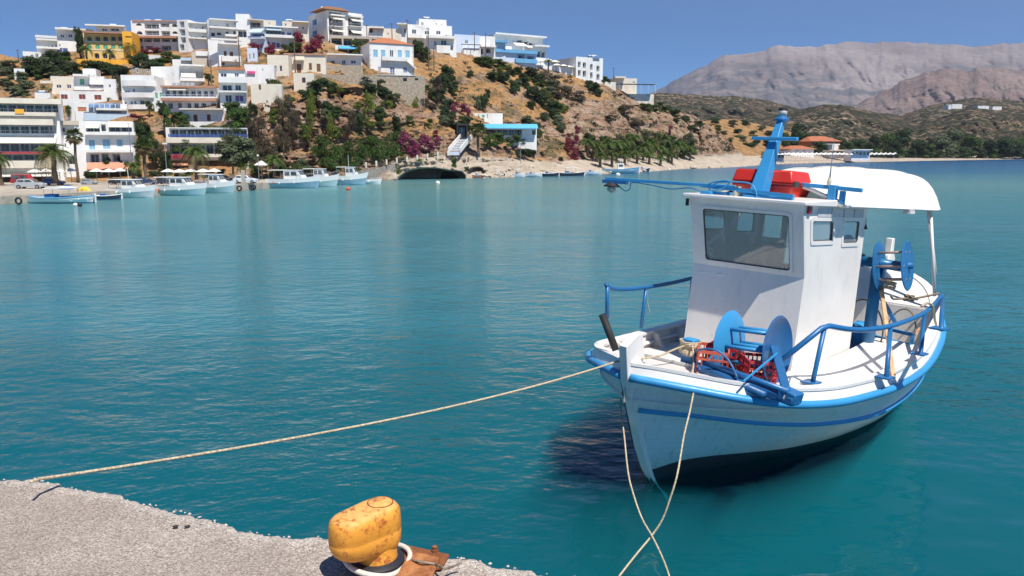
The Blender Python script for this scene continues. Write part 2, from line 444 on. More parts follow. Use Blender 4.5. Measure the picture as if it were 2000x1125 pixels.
ridge('red_mountain', [(1500,300),(1600,260),(1640,222),(1690,196),(1740,170),(1790,146),(1850,134),(1890,138),(1940,130),(1990,138),(2050,145),(2300,150)],
      (1900, 2700), 280, MTN2, 300, 100, (95, 6), .020, 23, x0=1540, ridg=.62, tv=2.0)
def m_scrub():
    t = NT('scrubland'); p = t.n('ShaderNodeNewGeometry').outputs['Position']
    n1 = t.noise(p, .012, 6, .6); n2 = t.noise(p, .16, 6, .75); n3 = t.noise(p, .05, 4, .6)
    c = t.ramp(n1, [(.35, (.18,.12,.085)), (.5, (.27,.185,.125)), (.68, (.40,.30,.21))])
    vor = t.n('ShaderNodeTexVoronoi', feature='F1', inp={'Vector': p, 'Scale': .22}).outputs[0]
    k = t.math('ADD', t.math('SUBTRACT', .72, vor), t.math('MULTIPLY', t.math('SUBTRACT', n3, .5), 1.3))
    c = t.mix(t.ramp(k, [(.0, (0,0,0)), (.10, (1,1,1))]), c, t.ramp(n2, [(.3, (.028,.032,.018)), (.7, (.07,.07,.04))]))
    return t.out(t.bsdf(c, .95, 0, t.bump(t.math('ADD', k, n2), 1, 3), **{'Specular IOR Level': .05}))
SCR = m_scrub()
ridge('scrub_hill', [(1180,200),(1250,185),(1290,181),(1380,187),(1440,188),(1500,196),(1560,212),(1640,222),(1690,215),(1760,226),(1820,205),(1900,190),(1960,194),(2050,205),(2300,190)],
      (560, 1100), 292, SCR, 420, 90, (70, 2), .013, 5, x0=1150)
ridge('front_scrub_hill', [(1250,262),(1400,225),(1500,228),(1560,214),(1600,206),(1640,203),(1690,215),(1740,232),(1790,240),(1850,225),(1905,205),(2000,215),(2100,200),(2300,200)],
      (480, 760), 300, SCR, 420, 70, (34, 2), .02, 31, x0=1200)
BX = [1040,1100,1180,1250,1330,1440,1500,1600,1700,1850,2000,2300]; BBY = [320,316,312,309,305,306,305,304,303,302,301.5,301]; BBD = [148,152,168,186,205,260,290,330,400,470,560,700]
CSK = [(1290,235),(1330,240),(1380,236),(1430,232),(1470,240),(1520,250),(1560,264),(1600,278),(1680,286),(1800,290),(2300,291)]
def csY(px, py):
    b_ = float(np.interp(px, BX, BBY)) + 1.5; tp = float(np.interp(px, [k[0] for k in CSK], [k[1] for k in CSK])); t = min(1, max(0, (b_ - py) / (b_ - tp))) ** (1/.85); d0 = float(np.interp(px, BX, BBD)) - 6; return lerp(d0, d0 + 136, t) - 2
cs = ridge('coastal_slope', CSK,
      lambda px: (float(np.interp(px, BX, BBD)) - 6, float(np.interp(px, BX, BBD)) + 130), lambda px: float(np.interp(px, BX, BBY)) + 1.5, HILLM, 400, 50, (8, 1.5), .03, 17, x0=1300)
za = cs.data.color_attributes.new('zone', 'FLOAT_COLOR', 'POINT'); za.data.foreach_set('color', [0, .8, .6, 1] * len(cs.data.vertices))

# ---------------------------------------------------------------- the sea bed shore, beach and water
def m_sand():
    t = NT('pale_sand'); p = t.n('ShaderNodeNewGeometry').outputs['Position']
    c = t.ramp(t.noise(p, .5, 8, .7), [(.35, (.36,.29,.22)), (.6, (.55,.46,.36))])
    c = t.mix(t.ramp(t.noise(p, 2.4, 4, .8), [(.35, (.6,)*3), (.5, (0,0,0))]), c, (.30, .24, .18))
    return t.out(t.bsdf(c, .95, 0, t.bump(t.noise(p, 2, 8, .7), .8, .3)))
SAND = m_sand()
def strip(name, front, back, m, zf=-.3, zb=1.0, n=200, kind='structure'):
    """front, back: (px, py, z) lists joined by a sheet"""
    A = spline(front, n); B = spline(back, n); mb = MB(); rows = 8
    for i in range(n):
        for j in range(rows):
            t = j / (rows - 1); px = lerp(A[i][0], B[i][0], t)
            a = atZ(A[i][0], A[i][1], 0); b = atY(B[i][0], B[i][1], B[i][2])
            p = a.lerp(b, t); p.z = lerp(0, b.z, sstep(0, 1, t)) + (.3 if t > .05 and i > 3 else 0) - (.6 if j == 0 else 0) + noise.noise(p * .9) * .12 * (1 if 0 < j else 0)
            mb.v.append(tuple(p))
    for i in range(n - 1):
        for j in range(rows - 1):
            a = i * rows + j; mb.f.append((a, a + rows, a + rows + 1, a + 1)); mb.mi.append(0)
    return tag(mb.build(name, m, smooth=True), kind=kind)
strip('beach', [(1040,344.5,0),(1100,343,0),(1180,339.5,0),(1250,336,0),(1330,330.5,0),(1440,326,0),(1500,322,0),(1600,319,0),(1700,316.5,0),(1850,313.5,0),(2000,311,0),(2300,308,0)],
      [(1040,320,148),(1100,316,152),(1180,312,168),(1250,309,186),(1330,305,205),(1440,306,260),(1500,305,290),(1600,304,330),(1700,303,400),(1850,302,470),(2000,301.5,560),(2300,301,700)], SAND)

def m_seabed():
    # the lit murk of the water seen from above: pale by quay and beach for shallows and painted building reflections, deep teal nearby
    t = NT('painted_murk_floor'); p = t.n('ShaderNodeNewGeometry').outputs['Position']
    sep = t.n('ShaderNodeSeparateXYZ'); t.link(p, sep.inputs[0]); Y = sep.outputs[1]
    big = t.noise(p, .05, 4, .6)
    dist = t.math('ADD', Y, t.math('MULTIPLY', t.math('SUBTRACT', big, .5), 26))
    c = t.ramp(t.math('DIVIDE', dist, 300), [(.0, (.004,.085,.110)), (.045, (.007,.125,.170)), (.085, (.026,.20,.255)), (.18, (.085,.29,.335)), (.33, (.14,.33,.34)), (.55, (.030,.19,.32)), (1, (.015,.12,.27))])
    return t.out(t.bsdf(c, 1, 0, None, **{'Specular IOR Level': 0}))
def m_water():
    t = NT('sea_water'); p = t.n('ShaderNodeNewGeometry').outputs['Position']
    sep = t.n('ShaderNodeSeparateXYZ'); t.link(p, sep.inputs[0])
    X, Y = sep.outputs[0], sep.outputs[1]
    mp = t.n('ShaderNodeMapping', inp={0: p, 2: (0, 0, R(30)), 3: (.8, 1.25, 1)}).outputs[0]
    mp2 = t.n('ShaderNodeMapping', inp={0: p, 2: (0, 0, R(-24)), 3: (.9, 1.15, 1)}).outputs[0]
    n1 = t.noise(mp, 2.2, 2, .5); n2 = t.noise(mp2, 4.8, 3, .5); n3 = t.noise(mp, 11, 3, .5); n0 = t.noise(mp2, .25, 2, .5)
    # gusts: patches of rougher and smoother water
    gust = t.ramp(t.noise(t.n('ShaderNodeMapping', inp={0: p, 3: (.35, 1, 1)}).outputs[0], .09, 4, .6), [(.32, (.45,)*3), (.62, (1.25,)*3)])
    # sheltered calm patch in front of and beside the moored boat
    dx = t.math('SUBTRACT', X, 4.2); dy = t.math('SUBTRACT', Y, 6.4)
    r = t.math('SQRT', t.math('ADD', t.math('MULTIPLY', dx, dx), t.math('MULTIPLY', t.math('MULTIPLY', dy, dy), .7)))
    calm = t.ramp(t.math('DIVIDE', t.math('ADD', r, t.math('MULTIPLY', t.math('SUBTRACT', t.noise(p, .5, 2), .5), 2.5)), 10), [(.26, (.10,)*3), (.46, (.8,)*3), (.7, (1,1,1))])
    far = t.ramp(t.math('DIVIDE', Y, 200), [(.0, (1,)*3), (.10, (1.0,)*3), (.28, (1.35,)*3), (1, (1.3,)*3)])
    h = t.math('ADD', t.math('MULTIPLY', n1, .045), t.math('ADD', t.math('MULTIPLY', n2, .036), t.math('ADD', t.math('MULTIPLY', n3, .015), t.math('MULTIPLY', n0, .05))))
    h = t.math('MULTIPLY', h, t.math('MULTIPLY', t.math('MULTIPLY', calm, far), gust))
    h = t.math('ADD', h, t.math('ADD', t.math('MULTIPLY', t.noise(mp, 1.8, 1, .3), .042), t.math('MULTIPLY', t.noise(mp2, .5, 1, .4), .045)))
    nb = t.n('ShaderNodeBump', inp={'Strength': 1.0, 'Distance': 1.0, 'Height': h}).outputs[0]
    gl = t.n('ShaderNodeBsdfGlossy', inp={'Roughness': t.ramp(t.math('DIVIDE', Y, 200), [(.04, (.02,)*3), (.22, (.05,)*3), (.5, (.12,)*3)]), 'Normal': nb}); tr = t.n('ShaderNodeBsdfTransparent'); tr.inputs[0].default_value = (.96,.985,.99,1)
    fr = t.n('ShaderNodeFresnel', inp={'IOR': 1.58, 'Normal': nb}).outputs[0]; fr = t.math('MINIMUM', fr, .6)   # wave faces tilt towards the viewer, so the mean never reaches grazing values
    return t.out(t.n('ShaderNodeMixShader', inp={0: fr, 1: tr.outputs[0], 2: gl.outputs[0]}).outputs[0])
mb = MB(); mb.add([(-9000,-60,0),(9000,-60,0),(9000,12000,0),(-9000,12000,0)], [(0,1,2,3)])
tag(mb.build('sea', m_water()), kind='structure')
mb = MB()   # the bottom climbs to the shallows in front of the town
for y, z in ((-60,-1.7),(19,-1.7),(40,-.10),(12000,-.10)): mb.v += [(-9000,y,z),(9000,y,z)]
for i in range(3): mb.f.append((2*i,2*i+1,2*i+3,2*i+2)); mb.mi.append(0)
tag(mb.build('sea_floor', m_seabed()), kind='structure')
# the water near the quay is deep and turbid: light scatters inside it, so shadows fall softly through it
t = NT('turbid_water_body'); vol = t.n('ShaderNodeVolumePrincipled'); vol.inputs['Color'].default_value = (.015,.55,.70,1); vol.inputs['Density'].default_value = .55; vol.inputs['Anisotropy'].default_value = 0
ou = t.n('ShaderNodeOutputMaterial'); t.link(vol.outputs[0], ou.inputs['Volume'])
mb = MB(); mb.box((-60,-50,-1.69),(60,18,-.004)); tag(mb.build('water_body', t.m), kind='structure')
# ---------------------------------------------------------------- the air: thin summer haze
mb = MB(); mb.box((-3500,-40,-3.5),(5200,6200,1150))
t = NT('summer_haze'); vol = t.n('ShaderNodeVolumePrincipled'); vol.inputs['Color'].default_value = (.72,.80,1.0,1); vol.inputs['Density'].default_value = .00009; vol.inputs['Anisotropy'].default_value = .2
ou = t.n('ShaderNodeOutputMaterial'); t.link(vol.outputs[0], ou.inputs['Volume'])
tag(mb.build('haze', t.m), kind='stuff')
# ---------------------------------------------------------------- buildings
def zf(ox, oy, k): return lambda x, y: (ox + x / k, oy + y / k)
Z1 = zf(0,20,2.962); Z2 = zf(240,0,4.689); Z3 = zf(220,100,3.75); Z4 = zf(480,0,4.689); Z5 = zf(760,0,3.704); Z7 = zf(760,180,3.704); Z8 = zf(1280,60,2.778)
WCACHE = {}
class Bld:
    """a building: front wall plane through its lower left corner, real depth, holes cut for windows and loggias"""
    def __init__(s, Z, name, label, x0, y0, x1, y1, yaw=16, thick=6, m=WHITE, cat='house', group=None, D=None, dd=0, sink=2.5, parapet=True, roof=None, left=False):
        s.Z = Z; (ax, ay), (bx, by) = Z(x0, y0), Z(x1, y1)
        D = (tdep((ax+bx)/2, by, False) if D is None else D) - .4 + dd; s.D = D; s.sc = D / 180.0
        a = R(yaw); s.u = Vector((math.cos(a), math.sin(a), 0)); s.n = Vector((math.sin(a), -math.cos(a), 0)); s.yaw = a
        s.o = atY(ax, by, D)
        s.w = s.hit(bx, (ay+by)/2)[0]; s.z1 = s.hit((ax+bx)/2, ay)[1]; s.thick = thick; s.m = m; s.sink = sink
        s.root = thing(name, label, cat, s.o, a, group)
        s.holes = []; s.items = []; s.parapet = parapet; s.roof = roof
    def hit(s, px, py, v=0.0):
        # ray against the facade plane moved v metres inwards -> (u, z)
        d = ray(px, py); c = Vector((0,0,H)); pl = s.o - s.n * v
        t = (pl - c).dot(s.n) / d.dot(s.n); p = c + d * t - s.o
        return p.dot(s.u), p.z
    def rect(s, x0, y0, x1, y1):
        (ax, ay), (bx, by) = s.Z(x0, y0), s.Z(x1, y1); my = (ay+by)/2; mx = (ax+bx)/2
        return s.hit(ax, my)[0], s.hit(bx, my)[0], s.hit(mx, by)[1], s.hit(mx, ay)[1]
    def clampr(s, r):
        e = .03
        return max(e, r[0]), min(s.w - e, r[1]), max(-s.sink + e, r[2]), min(s.z1 - e, r[3])
    def win(s, *rects, m=None, frame=RAIL, arch=False, rec=.10, label=None, shut=None, sill=True):
        for q in rects:
            a, b, c, d = s.clampr(s.rect(*q)); 
            if b - a < .05 or d - c < .05: continue
            s.holes.append((a, b, c, d, rec, arch))
            k = s.sc; mb = MB()
            if not shut:
                f = .05 * (k / .5)
                mb.box((a, rec - .02, c), (b, rec + .01, d), 0)
                for (p0, p1) in (((a, rec-.06, c), (a+f, rec-.02, d)), ((b-f, rec-.06, c), (b, rec-.02, d)), ((a+f, rec-.06, d-f), (b-f, rec-.02, d)), ((a+f, rec-.06, c), (b-f, rec-.02, c+f))): mb.box(p0, p1, 1)
                if b - a > .45: mb.box(((a+b)/2 - f/2, rec-.06, c+f), ((a+b)/2 + f/2, rec-.02, d-f), 1)
            else:
                mb.box((a, rec-.05, c), (b, rec, d), 0)
                mb.box(((a+b)/2 - .01, rec-.07, c), ((a+b)/2 + .01, rec-.05, d), 1)
            o = mb.build('window' if not shut else 'shutter', [m or (shut or GLASS), frame], s.root)
            if arch: s.spandrel(a, b, c, d)
            if label: o['label'] = label
    def spandrel(s, a, b, c, d):
        # wall pieces that turn the square hole into an arch
        r = (b - a) / 2; cz = d - min(r, d - c); ry = d - cz; mb = MB(); n = 6; x0 = (a + b) / 2
        for sg in (-1, 1):
            pts = [(x0 + sg * r * math.cos(math.pi/2 * i / n), cz + ry * math.sin(math.pi/2 * i / n)) for i in range(n + 1)] + [(x0 + sg * r, d)]
            mb.prism(pts, 0.0, .09, 'y')
        mb.build('arch_spandrel', s.m, s.root, fix=True)
    def door(s, *rects, m=WOODB, **k): s.win(*rects, shut=m, frame=DARK, **k)
    def log(s, *rects, rec=None, rail=None, doors=2, arch=False, dm=None):
        # recessed loggia with dark glazed doors at the back and a parapet or rail in front
        for q in rects:
            a, b, c, d = s.clampr(s.rect(*q)); rec_ = rec or 1.6 * s.sc
            if b - a < .1: continue
            s.holes.append((a, b, c, d, rec_, arch)); mb = MB(); k = (b - a) / doors; hh = d - c
            for i in range(doors):
                mb.box((a + k * (i + .12), rec_ - .04, c), (a + k * (i + .88), rec_ - .005, c + hh * .85), 0)
                mb.box((a + k * (i + .48), rec_ - .06, c), (a + k * (i + .52), rec_ - .04, c + hh * .85), 1)
            mb.build('glazed_door', [dm or GLASS, RAIL], s.root)
            if arch: s.spandrel(a, b, c, d)
            if rail:
                mb = MB(); h2 = hh * .34
                if rail == 'solid': mb.box((a + .01, .02, c), (b - .01, .07, c + h2))
                else:
                    mb.beam((a, .03, c + h2), (b, .03, c + h2), .03, .03); n = max(2, int((b - a) / (.22)))
                    for i in range(n + 1): mb.beam((lerp(a+.02, b-.02, i/n), .03, c), (lerp(a+.02, b-.02, i/n), .03, c + h2 - .016), .018, .018)
                mb.build('parapet' if rail == 'solid' else 'railing', s.m if rail == 'solid' else RAIL, s.root)
    def slab(s, *rects, m=None, out=None, name='balcony', rail=False):
        # projecting slab or balcony with its parapet
        for q in rects:
            a, b, c, d = s.rect(*q); o = out or 1.3 * s.sc; hh = d - c; mb = MB(); t = min(.09, hh * .5)
            if hh < .22 and not rail: mb.box((a, -o, c), (b, -.002, d))
            else:
                mb.box((a, -o, c), (b, -.002, c + t))
                if not rail:
                    mb.box((a, -o, c + t), (b, -o + .07, d)); mb.box((a, -o + .07, c + t), (a + .07, -.002, d)); mb.box((b - .07, -o + .07, c + t), (b, -.002, d))
                else:
                    mb.beam((a, -o + .03, d), (b, -o + .03, d), .03, .03); n = max(2, int((b - a) / .2))
                    for i in range(n + 1): x = lerp(a + .02, b - .02, i / n); mb.beam((x, -o + .03, c + t), (x, -o + .03, d - .015), .018, .018)
            mb.build(name, m or s.m, s.root)
    def awn(s, *rects, m=AWN, out=None, label=None):
        for q in rects:
            a, b, c, d = s.rect(*q); o = out or 1.7 * s.sc; mb = MB(); hh = (d - c)
            v = .10 * s.sc * 3
            mb.add([(a,-.01,d),(b,-.01,d),(b,-o,c+v*.6),(a,-o,c+v*.6),(a,-.01,d-.03),(b,-.01,d-.03),(b,-o,c+v*.6-.03),(a,-o,c+v*.6-.03)],
                   [(0,3,2,1),(4,5,6,7),(0,1,5,4),(2,3,7,6),(1,2,6,5),(3,0,4,7)])
            mb.box((a, -o - .012, c), (b, -o - .002, c + v * .6))
            w_ = mb.build('awning', m, s.root)
            if label: w_['label'] = label
    def colonnade(s, q, n, m=None, out=None, roofm=None):
        # roofed terrace in front of the wall: posts and a flat roof
        a, b, c, d = s.rect(*q); o = out or 2.5 * s.sc; mb = MB()
        mb.box((a, -o, d - .10), (b, -.002, d)); mb.build('terrace_roof', roofm or s.m, s.root)
        for i in range(n):
            x = lerp(a + .06, b - .06, i / max(1, n - 1)); mb = MB(); mb.box((x - .035, -o + .02, c), (x + .035, -o + .09, d - .10)); mb.build('post', m or s.m, s.root)
    def sidewin(s, Z, *rects, m=None):
        # windows on the left gable wall: plane through the lower left corner going back
        for q in rects:
            (ax, ay), (bx, by) = Z(q[0], q[1]), Z(q[2], q[3]); c0 = Vector((0,0,H)); res = []
            for px, py in ((ax, (ay+by)/2), (bx, (ay+by)/2), ((ax+bx)/2, ay), ((ax+bx)/2, by)):
                d = ray(px, py); t = (s.o - c0).dot(s.u) / d.dot(s.u); p = c0 + d * t - s.o; res.append((-p.dot(s.n), p.z))
            v0, v1 = sorted((res[0][0], res[1][0])); za, zb = res[3][1], res[2][1]
            mb = MB(); f = .04
            mb.box((-.012, v0, za), (-.002, v1, zb), 0)
            for r4 in (((v0,za),(v0+f,zb)), ((v1-f,za),(v1,zb)), ((v0+f,za),(v1-f,za+f)), ((v0+f,zb-f),(v1-f,zb))): mb.box((-.03, r4[0][0], r4[0][1]), (-.012, r4[1][0], r4[1][1]), 1)
            mb.build('window', [m or GLASS, RAIL], s.root)
    def band(s, *rects, m=None, out=.05, name='cornice'):
        for q in rects:
            a, b, c, d = s.rect(*q); MB().box((a, -out, c), (b, -.002, d)).build(name, m or s.m, s.root)
    def done(s, solar=0):
        W, T, z0, z1 = s.w, s.thick, -s.sink, s.z1; mb = MB()
        xs = sorted({0.0, W, *[h[0] for h in s.holes], *[h[1] for h in s.holes]}); zs = sorted({z0, z1, *[h[2] for h in s.holes], *[h[3] for h in s.holes]})
        for i in range(len(xs) - 1):
            for j in range(len(zs) - 1):
                cx, cz = (xs[i] + xs[i+1]) / 2, (zs[j] + zs[j+1]) / 2
                if any(h[0] < cx < h[1] and h[2] < cz < h[3] for h in s.holes): continue
                mb.add([(xs[i],0,zs[j]),(xs[i+1],0,zs[j]),(xs[i+1],0,zs[j+1]),(xs[i],0,zs[j+1])], [(0,1,2,3)])
        for (a, b, c, d, r, _) in s.holes:
            mb.add([(a,0,c),(b,0,c),(b,0,d),(a,0,d),(a,r,c),(b,r,c),(b,r,d),(a,r,d)], [(0,4,5,1),(1,5,6,2),(2,6,7,3),(3,7,4,0),(4,7,6,5)])
        mb.add([(0,0,z0),(0,T,z0),(0,T,z1),(0,0,z1),(W,0,z0),(W,T,z0),(W,T,z1),(W,0,z1)], [(0,3,2,1),(4,5,6,7),(1,2,6,5)])
        p = .10; dp = .22 if (s.parapet and not s.roof) else .0
        if dp and W > .5:
            mb.add([(0,0,z1),(W,0,z1),(W,T,z1),(0,T,z1),(p,p,z1),(W-p,p,z1),(W-p,T-p,z1),(p,T-p,z1),(p,p,z1-dp),(W-p,p,z1-dp),(W-p,T-p,z1-dp),(p,T-p,z1-dp)],
                   [(0,1,5,4),(1,2,6,5),(2,3,7,6),(3,0,4,7),(4,5,9,8),(5,6,10,9),(6,7,11,10),(7,4,8,11),(8,9,10,11)])
        else: mb.add([(0,0,z1),(W,0,z1),(W,T,z1),(0,T,z1)], [(0,1,2,3)])
        mb.build('wall', s.m, s.root)
        for i in range(solar): roofkit(s, i)
        return s
def roofkit(s, i):
    x = s.w * (.25 + .5 * random.random()); y = 1 + random.random() * 2; z = s.z1 - .2; k = s.sc * 1.3
    mb = MB(); mb.tube([(x - .5*k, y, z + .55*k), (x + .5*k, y, z + .55*k)], .16*k, 8); mb.build('water_tank', RAIL, s.root)
    mb = MB(); mb.add([(x-.7*k,y-1.0*k,z+.02),(x+.7*k,y-1.0*k,z+.02),(x+.7*k,y-.1*k,z+.6*k),(x-.7*k,y-.1*k,z+.6*k)], [(0,1,2,3)]); mb.box((x-.7*k,y-.12*k,z),(x+.7*k,y-.08*k,z+.58*k)); mb.build('solar_panel', GLASSB, s.root)

B = Bld
# ---- hilltop row, left to right
b = B(Z1, 'white_villa', 'long white flat-roofed villa on the far left crest, with a roof terrace rail', 215,178,400,250, yaw=30, thick=5)
b.win((255,205,268,222),(275,203,288,220),(296,200,309,217),(318,197,331,213),(340,196,352,212)); b.slab((210,168,330,178),(212,214,345,226)); b.slab((205,178,330,150), rail=True, m=RAIL); b.win((330,218,395,246), m=BLUED); b.done()
b = B(Z1, 'villa_annexe', 'white flat-roofed block just right of and above the long villa on the left crest', 328,112,440,190, yaw=25, thick=5, dd=2); b.slab((320,106,445,116)); b.win((350,140,372,158),(395,138,420,158)); b.done(1)
b = B(Z1, 'beige_block', 'low beige block behind the yellow arcaded hotel', 445,118,540,190, yaw=18, thick=5, m=CREAM, dd=3); b.slab((440,112,545,122)); b.win((470,135,492,150)); b.done()
b = B(Z1, 'arched_annexe', 'small white annexe with three arches below the long villa on the left crest', 137,240,240,305, yaw=30, thick=4); b.win((150,262,168,296),(176,256,196,290),(204,250,224,284), arch=True); b.done()
b = B(Z1, 'hut', 'tiny white stepped house alone on the brown slope at the far left', 86,338,145,402, yaw=30, thick=3); b.win((98,350,112,366),(118,372,132,388)); b.done()
b = B(Z1, 'yellow_hotel', 'yellow hotel with three rows of arches and green shutters', 492,136,718,290, yaw=14, thick=6, m=YELLOW, cat='hotel')
for xx in (517,565,610,655,697): b.log((xx-14,150,xx+14,177), arch=True, doors=1, rec=.5); b.win((xx-13,199,xx+13,223), shut=GREENS, arch=True)
for xx in (560,607,650): b.log((xx-14,247,xx+14,279), arch=True, doors=1, rec=.5)
b.band((488,180,722,186),(488,228,722,233), m=CREAM); b.slab((488,130,722,137), m=SLAB); b.done()
b = B(Z1, 'roof_lounge', 'white penthouse with antennas on top of the yellow arcaded hotel', 560,92,715,140, yaw=14, thick=3, dd=4, sink=1.5); b.slab((500,88,730,96)); b.win((590,105,620,122),(640,105,690,122)); b.done(1)
b = B(Z1, 'orange_tower', 'plain orange tower block between the yellow hotel and the white hotel', 719,122,766,300, yaw=10, thick=5, m=ORANGE); b.log((724,150,760,158), doors=1, rec=.3); b.done()
b = B(Z1, 'orange_wall', 'long orange retaining wall under the yellow hotel', 446,284,746,326, yaw=10, thick=.6, m=ORANGE, cat='wall', parapet=False); b.done()
b = B(Z2, 'arched_hotel', 'large white four-storey hotel with arched and square loggias on the crest', 93,192,512,475, yaw=6, thick=7, cat='hotel')
b.log((118,212,175,246),(450,215,500,262),(125,285,180,331),(452,285,502,322), arch=True, doors=1, rail='solid')
b.log((197,212,330,262),(345,212,425,247),(203,280,332,320),(352,283,433,332), rail='bars', doors=3)
b.slab((88,334,516,353), m=SLAB); b.slab((88,186,516,196), m=SLAB, out=.2)
b.log((103,355,180,398),(195,355,265,398),(277,355,340,398),(355,355,433,398),(448,355,500,398), rail='solid'); b.log((105,422,188,452),(210,422,275,452),(355,418,442,470), rail='bars'); b.win((305,424,325,441)); b.done(2)
b = B(Z2, 'hotel_corner_wing', 'narrow white corner wing at the right end of the arched hotel', 513,180,598,470, yaw=-14, thick=6, cat='hotel wing')
b.log((518,196,562,250),(518,266,570,325), rail='bars'); b.log((528,340,576,392), dm=GLASSB); b.log((520,405,562,460), rail='bars'); b.done()
b = B(Z2, 'long_white_wing', 'long white two-storey wing with arched doors and balconies right of the arched hotel', 602,218,786,440, yaw=24, thick=6, cat='hotel wing')
b.win((616,252,634,298),(660,250,682,295),(720,242,742,268),(622,337,640,376),(664,332,684,370),(724,325,745,350), arch=True); b.log((615,412,655,446)); b.slab((600,272,790,302),(600,350,790,362)); b.slab((598,212,790,222)); b.done(1)
b = B(Z2, 'upper_white_wing', 'white stepped hotel wing with dark windows under the square roof tower', 787,188,1045,400, yaw=26, thick=6, cat='hotel wing')
b.win((835,226,862,240),(945,212,972,250),(1018,202,1036,230)); b.log((808,300,845,331),(862,298,900,322),(940,290,968,330),(1012,285,1030,316), doors=1); b.slab((785,252,1050,268),(930,320,1040,340)); b.slab((784,182,1050,192)); b.done()
b = B(Z2, 'roof_tower', 'tall plain white tower block at the right end of the long hotel wings', 1045,128,1165,380, yaw=12, thick=5); b.log((1052,272,1132,340), doors=2); b.done()
b = B(Z2, 'beige_stone_house', 'beige house with a shaded balcony between the white tower and the blue-trimmed villa', 1145,190,1290,330, yaw=20, thick=5, m=BEIGE); b.log((1150,205,1260,245), doors=3, rail='bars'); b.slab((1140,183,1290,192)); b.done()
b = B(Z2, 'cream_house', 'cream flat-roofed block behind the blue-trimmed villa', 1285,185,1402,260, yaw=15, thick=5, m=CREAM, dd=5); b.win((1330,205,1350,220)); b.done()
b = B(Z2, 'cream_block', 'cream block with blank walls just left of the tall white hotel with brown roof', 1465,200,1700,330, yaw=18, thick=5, m=CREAM, dd=4); b.slab((1550,200,1700,210)); b.win((1480,215,1500,240),(1640,240,1660,270)); b.done(1)
b = B(Z2, 'blue_trimmed_villa', 'white villa with deep blue windows above the red bougainvillea', 1300,258,1592,470, yaw=20, thick=6, cat='villa')
b.log((1313,282,1452,322), rail='solid', doors=4, dm=GLASSB); b.awn((1310,257,1446,288), m=AWNL); b.win((1455,290,1480,322),(1504,298,1541,326),(1365,388,1398,430),(1408,394,1436,435), shut=BLUED); b.slab((1296,326,1600,352)); b.slab((1290,246,1600,258)); b.done()
b = B(Z2, 'villa_side_wing', 'pale left wing of the blue-trimmed villa, balcony under a sloping awning', 1172,300,1302,470, yaw=-8, thick=4, m=PALEBLUE, cat='villa wing'); b.log((1185,312,1298,340), doors=3); b.awn((1180,262,1300,310), m=AWNL); b.win((1265,392,1286,415)); b.slab((1168,338,1304,362)); b.done()
b = B(Z2, 'pale_blue_house', 'small pale blue house with two narrow windows below the villa', 1142,440,1232,560, yaw=15, thick=4, m=PALEBLUE); b.win((1155,495,1171,545),(1190,486,1208,540)); b.done()
b = B(Z2, 'white_tower_house', 'tall white cube house with two brown shuttered windows in the middle of the hillside', 884,400,1078,604, yaw=24, thick=6)
b.door((924,468,950,513),(979,474,1011,536),(907,572,933,597)); b.slab((902,520,1076,568),(800,360,1084,374)); b.slab((880,400,1084,412)); b.done()
b = B(Z2, 'tall_blank_house', 'tall narrow white house with blank wall beside the brown shuttered windows', 792,362,884,605, yaw=8, thick=5); b.win((875,470,882,484)); b.done()
b = B(Z2, 'beige_cube', 'tan plaster wall and white terrace wall beside the tall blank house', 636,478,790,605, yaw=14, thick=4, m=BEIGE); b.band((668,470,790,512), m=WHITE, out=.2, name='terrace_wall'); b.done()
b = B(Z2, 'glass_railed_house', 'grey-white low house with a glass balcony under the arched hotel', 456,545,634,610, yaw=14, thick=4); b.log((570,480,632,520)) if False else None; b.slab((536,535,636,560), m=AWNL, rail=False); b.done()
b = B(Z2, 'garden_wall', 'white garden wall below the arched hotel', 205,505,345,600, yaw=6, thick=2, cat='wall'); b.done()
# ---- hotel with brown canopy roof
b = B(Z4, 'tall_white_hotel', 'tallest white hotel on the crest under an overhanging brown roof canopy', 752,112,1070,330, yaw=38, thick=8.5, cat='hotel')
b.log((762,155,882,205),(765,262,882,318),(762,207,884,240),(938,168,1046,212),(940,218,1052,250),(945,268,1050,320), rail='bars', doors=2); b.awn((762,150,880,190),(764,262,882,300),(942,165,1046,207),(946,268,1048,316)); b.slab((756,208,888,250),(930,220,1056,250), rail=True, m=RAIL)
b.slab((756,140,886,152),(934,150,1052,164)); b.log((762,98,878,132), doors=3, rail='bars')
b.sidewin(Z4, (610,180,650,232),(613,282,655,335), m=GLASSB); b.done(1)
x0, x1, _, z = b.rect(700,60,990,100); mb = MB(); zr = b.z1 + .08
mb.add([(x0-.4,-.9,zr),(x1-1.2,-.9,zr),(x1-1.2,5,zr),(x0-.4,5,zr),(x0+.9,.6,zr+.75),(x1-2.6,.6,zr+.75),(x1-2.6,3.4,zr+.75),(x0+.9,3.4,zr+.75)], [(3,2,1,0),(0,1,5,4),(1,2,6,5),(2,3,7,6),(3,0,4,7),(4,5,6,7)])
mb.build('canopy_roof', BROWNR, b.root)
mb = MB(); mb.lathe((-.3,1.2,b.z1+.5), [(0,.1),(.2,.02),(.3,.12)], 14, axis='y'); mb.build('satellite_dish', WHITE, b.root)
b = B(Z4, 'concrete_colonnade', 'unfinished concrete frame with dark openings under the tallest hotel', 775,330,1240,440, yaw=14, thick=4, m=CONC, dd=-1)
b.log((785,350,880,430),(895,352,975,430),(1005,355,1130,430),(1155,358,1225,430), doors=1, rec=1.5); b.done()
b = B(Z4, 'pergola_house', 'low white house with a dark pergola right of the tallest hotel', 1072,238,1265,330, yaw=14, thick=5, dd=2); b.log((1130,262,1165,300), doors=1); b.colonnade((1130,262,1262,300), 4, m=WOODB, roofm=WOODB, out=.7); b.done()
